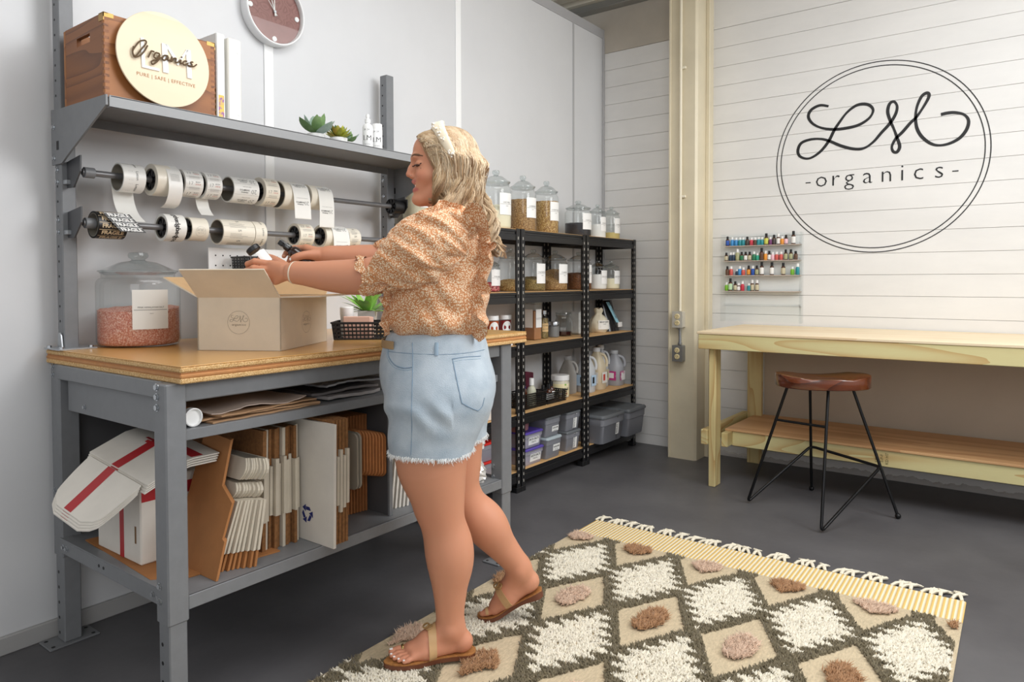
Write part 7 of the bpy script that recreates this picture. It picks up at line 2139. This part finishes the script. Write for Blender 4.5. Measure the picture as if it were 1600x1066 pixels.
def floral():
    m = bpy.data.materials.new('floral_cotton'); m.use_nodes = True
    N = m.node_tree.nodes; L = m.node_tree.links; b = N['Principled BSDF']; b.inputs['Roughness'].default_value = .75; b.inputs['Sheen Weight'].default_value = .15
    tc = N.new('ShaderNodeTexCoord')
    v = N.new('ShaderNodeTexVoronoi'); v.inputs['Scale'].default_value = 215; L.new(tc.outputs['Object'], v.inputs['Vector'])
    v2 = N.new('ShaderNodeTexVoronoi'); v2.inputs['Scale'].default_value = 400; L.new(tc.outputs['Object'], v2.inputs['Vector'])
    # open flower: pale ring with a darker eye
    r1 = N.new('ShaderNodeMapRange'); r1.inputs['From Min'].default_value = .46; r1.inputs['From Max'].default_value = .40; L.new(v.outputs['Distance'], r1.inputs['Value'])
    r2 = N.new('ShaderNodeMapRange'); r2.inputs['From Min'].default_value = .13; r2.inputs['From Max'].default_value = .19; L.new(v.outputs['Distance'], r2.inputs['Value'])
    r3 = N.new('ShaderNodeMapRange'); r3.inputs['From Min'].default_value = .34; r3.inputs['From Max'].default_value = .26; L.new(v2.outputs['Distance'], r3.inputs['Value'])
    mu = N.new('ShaderNodeMath'); mu.operation = 'MULTIPLY'; L.new(r1.outputs[0], mu.inputs[0]); L.new(r2.outputs[0], mu.inputs[1])
    m3 = N.new('ShaderNodeMath'); m3.operation = 'MULTIPLY'; m3.inputs[1].default_value = .55; L.new(r3.outputs[0], m3.inputs[0])
    mm = N.new('ShaderNodeMath'); mm.operation = 'MAXIMUM'; L.new(mu.outputs[0], mm.inputs[0]); L.new(m3.outputs[0], mm.inputs[1])
    mx = N.new('ShaderNodeMix'); mx.data_type = 'RGBA'; mx.inputs[6].default_value = srgb((198, 130, 77)); mx.inputs[7].default_value = srgb((242, 224, 194))
    L.new(mm.outputs[0], mx.inputs[0]); L.new(mx.outputs[2], b.inputs['Base Color'])
    return m
FLOR = floral()
blouse = link(np_mesh('blouse', Vb, Fb), 'blouse', FLOR, per, local=True)
def ruffle(path, w, out, seed, name='ruffle', amp=.010, wl=.030, nn=7):
    """gathered strip standing off the cloth: path is the seam, out gives the direction it falls"""
    P = [Vector([float(q) for q in p]) for p in catmull(path, 14)]
    rg = random.Random(seed); ph = rg.uniform(0, 6)
    L = 0; a = []; rows = [[] for _ in range(nn)]
    for i, p in enumerate(P):
        if i: L += (p - P[i - 1]).length
        t = (P[min(i + 1, len(P) - 1)] - P[max(i - 1, 0)]).normalized()
        o = Vector(out(p, i / (len(P) - 1))).normalized(); o = (o - t * o.dot(t)).normalized(); n = t.cross(o)
        for j in range(nn):
            f = j / (nn - 1)
            wv = sin(2 * pi * L / wl + ph + .8 * sin(L * 40)) * amp * f
            rows[j].append(p + o * (w * f * (1 - .25 * f * cos(2 * pi * L / wl * .5 + ph))) + n * wv + t * (.4 * amp * f * cos(2 * pi * L / wl + ph)))
    m = len(P); vs = []
    for off in (0, 1):
        for j in range(nn):
            for i in range(m):
                p = rows[j][i]; vs.append(p if not off else p + Vector((.0006, .0006, -.0006)))
    fs = []
    for off in (0, 1):
        for j in range(nn - 1):
            for i in range(m - 1):
                q = off * nn * m + j * m + i; fs.append((q, q + 1, q + m + 1, q + m))
    MB().add(vs, fs).build(name, FLOR, blouse, smooth=80, local=True)
def surf(x, z, off=.0):
    p = BL.hit((x, -.30, z), (0, 1, 0))
    return Vector((x, -.1, z)) if p is None else Vector((p[0], p[1] - off, p[2]))
back = [surf(.080, 1.375), surf(.108, 1.345), surf(.122, 1.300), surf(.124, 1.250), surf(.118, 1.200), surf(.108, 1.150), surf(.100, 1.100), surf(.096, 1.050), surf(.096, 1.012)]
ruffle(back, .044, lambda p, t: (.75, -.65, .12 - .2 * t), 3, amp=.014, wl=.060)
front = [surf(-.132, 1.170), surf(-.142, 1.120), surf(-.148, 1.070), surf(-.146, 1.020)]
ruffle(front, .026, lambda p, t: (-.6, -.8, 0), 5, amp=.010, wl=.05)
ruffle([surf(.070, 1.385), surf(.030, 1.392), surf(-.010, 1.372), surf(-.045, 1.345)], .018, lambda p, t: (-.2, -.5, .8), 6, amp=.005, wl=.04)
# cuff frill round the near arm
c = Vector((-.190, -.147, 1.201)); ax = Vector((-.80, .06, -.30)).normalized(); a = ax.orthogonal().normalized(); b = ax.cross(a)
ring = [c + (a * cos(2 * pi * k / 20) + b * sin(2 * pi * k / 20)) * .052 for k in range(21)]
ruffle(ring, .022, lambda p, t: ax * .9 + (p - c).normalized() * .35, 8, 'cuff_frill', .005, .026, 5)
c2 = Vector((-.198, .156, 1.255)); ax2 = Vector((-.90, -.1, -.25)).normalized(); a = ax2.orthogonal().normalized(); b = ax2.cross(a)
ring = [c2 + (a * cos(2 * pi * k / 20) + b * sin(2 * pi * k / 20)) * .050 for k in range(21)]
ruffle(ring, .020, lambda p, t: ax2 * .9 + (p - c2).normalized() * .35, 9, 'cuff_frill', .005, .026, 5)

# ------------------------------------------------------------------ sandals
TANL = mat('tan_leather', (206, 166, 118), .45, noise=.05, nscale=30); SOLE = mat('brown_sole', (104, 58, 36), .5); CORKM = mat('footbed', (186, 128, 70), .6, noise=.2, nscale=120)
GOLD = mat('gold_ring', (206, 176, 116), .25, .9)
def sole(par, path, half, z_up, m, name, side):
    """path: centres; half: half widths; z_up: (below, above) thickness along the local normal"""
    rs = []
    P = [Vector(p) for p in catmull(path, 5)]; H = [float(h[0]) for h in catmull([(h,) for h in half], 5)]; U = [float(h[0]) for h in catmull([(h,) for h in z_up], 5)]
    for i, p in enumerate(P):
        t = (P[min(i + 1, len(P) - 1)] - P[max(i - 1, 0)]).normalized(); sd = Vector(side).normalized(); sd = (sd - t * sd.dot(t)).normalized(); up = sd.cross(t)
        if up.z < 0: up = -up
        rs.append([p + sd * H[i] - up * U[i], p + sd * H[i], p - sd * H[i], p - sd * H[i] - up * U[i]])
    return MB().rings(rs).build(name, m, par, smooth=30, local=True)
def sandal(path, half, side, heel_t):
    root = bpy.data.objects.new('sandal', None); COL.objects.link(root); root.parent = per; root.empty_display_size = .03; WM[root] = WM[per].copy()
    sole(root, path, half, [.012] * (len(path) - 2) + [heel_t, heel_t], SOLE, 'outsole', side)
    sole(root, [tuple(Vector(p) + Vector((0, 0, .003))) for p in path], [h * .93 for h in half], [.004] * len(path), CORKM, 'footbed', side)
    return root
sl = sandal([(-.166, -.098, .031), (-.155, -.100, .031), (-.120, -.098, .031), (-.075, -.085, .031), (-.015, -.066, .031), (.045, -.052, .031), (.085, -.047, .031), (.104, -.046, .031)], [.012, .030, .043, .046, .036, .034, .033, .014], (.24, -.97, 0), .016)
srr = sandal([(.098, .203, .024), (.110, .203, .023), (.140, .203, .026), (.170, .202, .037), (.210, .197, .063), (.255, .192, .090), (.300, .189, .113), (.318, .188, .120)], [.010, .028, .040, .043, .035, .033, .031, .014], (.1, 1, 0), .020)
def strap(root, pts, w, m=TANL, fld=B):
    rs = []
    P = [Vector(p) for p in catmull(pts, 6)]
    return P
def band(root, fld, c, axis, span, w, dirs, name, m, th_=.0035):
    """strap wrapped over the foot: rays shot from outside towards the foot axis"""
    axis = Vector(axis).normalized(); up = Vector((0, 0, 1)); up = (up - axis * up.dot(axis)).normalized(); sd = axis.cross(up)
    rs = []
    for k in range(dirs + 1):
        an = span[0] + (span[1] - span[0]) * k / dirs
        d = sd * cos(an) + up * sin(an)
        rowp = []
        for q in (-w / 2, w / 2):
            o = Vector(c) + axis * q
            h = fld.hit(tuple(o + d * .11), tuple(-d), .11, 220)
            p = (Vector(h) if h is not None else o + d * .03) + d * .0012
            rowp += [p, p + d * th_]
        rs.append([rowp[0], rowp[1], rowp[3], rowp[2]])
    return MB().rings(rs).build(name, m, root, smooth=50, local=True)
band(sl, B, (-.030, -.070, .045), (-.97, -.24, 0), (radians(-18), radians(198)), .024, 26, 'strap', TANL)
tl = Vector((-.118, -.070, FZ + .0145)); ta = Vector((-.97, -.2, -.08)).normalized(); t1 = ta.orthogonal().normalized(); t2 = ta.cross(t1)
MB().tube([tl + (t1 * cos(2 * pi * k / 24) + t2 * sin(2 * pi * k / 24)) * .0138 for k in range(25)], .0042, 8, cap=False, flat=(.4, 1)).build('toe_loop', GOLD, sl, smooth=60, local=True)
band(srr, B, (.200, .196, .088), (-.80, .05, -.60), (radians(-25), radians(205)), .024, 26, 'strap', TANL)
band(srr, B, (.134, .187, .042), (-.96, .05, -.25), (radians(-10), radians(190)), .010, 18, 'toe_loop', TANL, .0025)
for c_, n_ in (((-.040, -.066, .112), (-.35, -.25, 1)), ((.178, .180, .128), (-.6, -.5, .7))):
    q = Vector(n_).normalized(); a = q.orthogonal().normalized(); b = q.cross(a); hh = B.hit(tuple(Vector(c_) + q * .04), tuple(-q), .12)
    c0 = (Vector(hh) if hh is not None else Vector(c_)) + q * .007
    rt = sl if c_[0] < 0 else srr
    for dx in (-.008, .008):
        MB().tube([c0 + b * dx + (a * cos(2 * pi * k / 16) + b * sin(2 * pi * k / 16)) * .0095 for k in range(17)], .0028, 6, cap=False).build('buckle_link', mat('horn_buckle', (176, 140, 90), .3), rt, smooth=60, local=True)
# ------------------------------------------------------------------ hair: an under-volume and thousands of wavy strands
HB = Field((-.10, -.14, 1.22), (.22, .14, 1.69), .0045)
HB.ell((.016, 0, 1.559), (.089, .076, .087), .01)
HB.cone((.055, 0, 1.52), (.070, 0, 1.40), .064, .060, .04)
HB.cone((.070, -.025, 1.42), (.105, -.030, 1.32), .048, .028, .03); HB.cone((.070, .025, 1.42), (.085, .030, 1.32), .048, .028, .03)
gx, gy, gz = HB.grids()
hl_x = np.interp(gz.ravel(), [1.40, 1.46, 1.50, 1.56, 1.60, 1.632, 1.66], [.020, .012, .004, -.024, -.050, -.070, -.075])[None, None, :]
HB.f = np.maximum(HB.f, (hl_x + .012 - gx).astype(np.float32) + 0 * gy.astype(np.float32))
Vh, Fh = HB.nets()
hair_base = link(np_mesh('hair', Vh, Fh), 'hair', mat('hair_under', (168, 138, 104), .6, c2=(126, 98, 70), nscale=40, stretch=(1, 1, .12)), per, local=True)
rs = np.random.RandomState(12)
SC = np.array((.016, 0, 1.559)); SRad = np.array((.091, .078, .088))
def hairline(z): return np.interp(z, [1.42, 1.46, 1.50, 1.56, 1.60, 1.632, 1.66], [-.014, -.014, -.012, -.026, -.052, -.070, -.076])
NCL, NST, NSEG = 380, 19, 22
tt = np.linspace(0, 1, NSEG)
AV, AF, AC_ = [], [], []
nv = 0
cols = np.array([srgb(c)[:3] for c in ((238, 216, 184), (222, 194, 156), (196, 162, 122), (230, 204, 168), (150, 116, 82))])
dark = np.array(srgb((128, 98, 68))[:3])
k = 0
while k < NCL:
    d = rs.normal(0, 1, 3)
    if rs.rand() < .16: d = np.array((-.85 + .12 * rs.normal(), .42 * rs.normal(), .58 + .1 * rs.normal()))
    d /= np.linalg.norm(d)
    if rs.rand() < .55: d[1] = -abs(d[1])            # more strands on the side towards the room
    p = SC + SRad * d
    if p[2] < 1.465 or p[0] < max(hairline(p[2]), -.026 if p[2] < 1.56 else -1): continue
    k += 1
    s = -1 if p[1] < 0 else 1
    f = np.clip((p[0] + .075) / .19, 0, 1)           # 0 at the forehead, 1 at the back of the head
    ex = -.004 + .188 * f + rs.normal(0, .010); ey = s * (.088 - .055 * f + rs.normal(0, .010)); ez = 1.275 + .055 * rs.rand() + .05 * (1 - f) * rs.rand() - .035 * f
    nrm = d / SRad; nrm /= np.linalg.norm(nrm)
    top = np.clip((p[2] - 1.56) / .09, 0, 1)
    P0 = p; P1 = p + nrm * .014 + np.array((.045 * (1 - .4 * f), s * .012 * top, .004 * top))
    P2 = np.array((-.012 + .145 * f, s * (.094 - .026 * f), 1.490 - .02 * rs.rand())); P3 = np.array((-.012 + .172 * f, ey * 1.05, 1.375)); P4 = np.array((ex, ey, ez))
    C = np.array(catmull([P0, P1, P2, P3, P4], 8)); L = np.r_[0, np.cumsum(np.linalg.norm(np.diff(C, axis=0), axis=1))]; L /= L[-1]
    G = np.stack([np.interp(tt, L, C[:, c]) for c in range(3)], 1)
    ph = 9 * f + rs.normal(0, .55) + (0 if s < 0 else 2); amp = .023 * np.clip((tt - .36) / .35, 0, 1); wl = rs.uniform(2.5, 2.9)
    wave = np.stack([np.sin(2 * pi * wl * tt + ph) * amp, np.cos(2 * pi * wl * tt + ph) * amp * .8, 0 * tt], 1)
    base = cols[rs.choice(len(cols), p=[.26, .22, .18, .2, .14])]
    for j in range(NST):
        o = rs.normal(0, 1, 3) * np.array((.0050, .0042, .003)); taper = np.clip(1.15 - .75 * tt, .25, 1) * np.clip(tt * 4 + .35, 0, 1)
        Q = G + wave + o[None] * taper[:, None] + rs.normal(0, .0008, (NSEG, 1)) * np.array((1, .5, 0))
        # keep strands outside the head and neck
        q = (Q - SC) / (SRad * 1.015); rr = np.linalg.norm(q, axis=1); m = rr < 1
        Q[m] = SC + (q[m] / rr[m][:, None]) * SRad * 1.015
        cap_ = 1.09 + .06 * np.clip((Q[:, 0] - .02) / .08, 0, 1) + 9 * np.clip(1.575 - Q[:, 2], 0, 1)
        m = rr > cap_
        Q[m] = SC + (q[m] / rr[m][:, None]) * SRad * 1.015 * cap_[m][:, None]
        # strands never fall in front of the face
        lim = hairline(np.clip(Q[:, 2], 1.42, 1.66)) - .004; Q[:, 0] = np.maximum(Q[:, 0], np.where(Q[:, 2] > 1.40, lim, Q[:, 0]))
        for _ in range(2):      # nor inside the skin
            dB = B.sample(Q) ; m = (dB < .006) & (Q[:, 2] > 1.40)
            if m.any():
                dv = Q[m] - np.array((.01, 0, 1.54)); Q[m] += dv / (np.linalg.norm(dv, axis=1)[:, None]) * (.0065 - dB[m])[:, None]
        w = .0013 * np.clip(1.2 - tt, .25, 1) * rs.uniform(.7, 1.3)
        T = np.gradient(Q, axis=0); T /= np.linalg.norm(T, axis=1)[:, None] + 1e-9
        a = np.cross(T, np.array((.3, .9, .2))); a /= np.linalg.norm(a, axis=1)[:, None] + 1e-9; b = np.cross(T, a)
        R3 = np.stack([Q + w[:, None] * (a * cos(2 * pi * i / 3) + b * sin(2 * pi * i / 3)) for i in range(3)], 1).reshape(-1, 3)
        AV.append(R3)
        i0 = nv + np.arange(NSEG - 1)[:, None] * 3
        AF.append(np.concatenate([np.stack([i0[:, 0] + i, i0[:, 0] + (i + 1) % 3, i0[:, 0] + 3 + (i + 1) % 3, i0[:, 0] + 3 + i], 1) for i in range(3)]))
        root = np.clip(1 - tt * 3.2, 0, 1)[:, None] * .45
        c = base[None] * (1 - root) + dark[None] * root; c = c * rs.uniform(.74, 1.08)
        AC_.append(np.repeat(c, 3, 0)); nv += NSEG * 3
HAIRM = mat('blonde_hair', (220, 192, 150), .42, vcol='strand', spec=.45)
o = link(np_mesh('hair_strands', np.concatenate(AV), np.concatenate(AF), attr=('strand', np.clip(np.concatenate(AC_), 0, 1))), 'hair_strands', HAIRM, hair_base, local=True)
o['kind'] = 'stuff'
# ------------------------------------------------------------------ pearl headband
BANDM = mat('ivory_velvet', (240, 226, 200), .7, sheen=.3)
def hb_pt(t, out=0.0, dx=0.0):
    return Vector((-.010 + .050 * (1 - cos(t)) + dx, (.0905 + out) * sin(t), 1.559 + (.1000 + out) * cos(t)))
ts = [radians(-112 + 224 * k / 40) for k in range(41)]
hbn = MB().tube([hb_pt(t) for t in ts], [.011 + .011 * cos(t * .8) ** 2 + .003 * math.exp(-(t / .18) ** 2) for t in ts], 12, flat=(1, .42), up=(1, 0, 0)).build('headband', BANDM, per, smooth=70, local=True)
MB().sphere((-.010, 0, 1.662), 1, 16, 10, (.019, .013, .010)).build('knot', BANDM, hbn, smooth=80, local=True)
rg = random.Random(4)
pm = MB().sphere((0, 0, 0), .0034, 10, 8).mesh('pearl', 80); pm.materials.append(mat('pearl', (250, 244, 232), .2, coat=.4))
for k in range(56):
    t = radians(rg.uniform(-100, 100)); w = (.011 + .011 * cos(t * .8) ** 2) * .85
    dx = rg.uniform(-w, w)
    q = hb_pt(t, .0075 * sqrt(max(.05, 1 - (dx / (w * 1.3)) ** 2)), dx)
    o = bpy.data.objects.new('pearl', pm); COL.objects.link(o); o.parent = hbn; o.location = q

# ------------------------------------------------------------------ the two bottles she is holding
PM = Matrix.Translation(PO) @ Matrix.Rotation(PRZ, 4, 'Z')
def held(name, label, c, d, cat='jar'):
    d = Vector(d).normalized()
    M_ = PM @ Matrix.Translation(c) @ d.to_track_quat('Z', 'Y').to_matrix().to_4x4()
    t = thing(name, label, cat, tuple(PM @ Vector(c)))
    return t, M_
t, M_ = held('spice_jar', 'small jar of pink salt with black lid held in the womans left hand', (-.5655, .000, 1.2510), (-.62, 0, .74))
MB().lathe([(.023, -.042), (.0270, -.037), (.0275, .008), (.024, .018), (.018, .024), (.018, .030)], 24, cap1=False).xf(M_).build('body', CLEAR, t)
MB().lathe([(.022, -.040), (.0258, -.035), (.0262, .000), (.001, .004)], 24).xf(M_).build('contents', speckle_mat('salt_chunks', [(214, 176, 150), (196, 140, 110), (226, 200, 178), (180, 130, 100)], 160, .6, .6), t)
MB().lathe([(.0205, .026), (.0215, .027), (.0215, .040), (.020, .042), (.001, .042)], 24).xf(M_).build('lid', BPL, t)
mb = MB()
M3 = M_.to_3x3().inverted()
vd = (M3 @ (PM.to_3x3() @ Vector((.9, -.85, .25)))); a0 = atan2(vd.y, vd.x)
r = .0281
mb.add([p for i in range(9) for p in ((r * cos(a0 - .62 + 1.24 * i / 8), r * sin(a0 - .62 + 1.24 * i / 8), -.030), (r * cos(a0 - .62 + 1.24 * i / 8), r * sin(a0 - .62 + 1.24 * i / 8), .014))], [(2 * i, 2 * i + 2, 2 * i + 3, 2 * i + 1) for i in range(8)])
mb.xf(M_).build('label', WHITE, t, smooth=60)
t, M_ = held('spray_bottle', 'dark amber spray bottle with black nozzle held in the womans right hand', (-.478, .089, 1.2640), (-.78, 0, .60), 'bottle')
MB().lathe([(.018, -.060), (.0210, -.056), (.0215, .010), (.019, .020), (.011, .028), (.0085, .032)], 24).xf(M_).build('body', mat('dark_amber', (44, 24, 20), .12, coat=.6), t)
MB().lathe([(.0115, .029), (.0120, .030), (.0120, .046), (.0100, .048), (.0095, .052), (.001, .052)], 20).xf(M_).build('collar', BPL, t)
MB().box(-.0085, .0125, -.0085, .0085, .052, .070, .002).xf(M_).build('nozzle', BPL, t)
MB().lathe([(.0130, .030), (.0134, .031), (.0126, .074), (.0118, .076), (.001, .076)], 20).xf(M_).build('clear_cap', CLEAR, t)
# ------------------------------------------------------------------ fine marks that cannot be picked apart stay one part each
for o in COL.objects:
    if o.type == 'MESH' and o.name.split('.')[0] in ('holes', 'keyholes', 'lettering', 'print', 'fine_print', 'red_print', 'label_print', 'sticker_print', 'slots', 'grade_stamp', 'edge_line', 'lash_hairs'):
        o['kind'] = 'stuff'
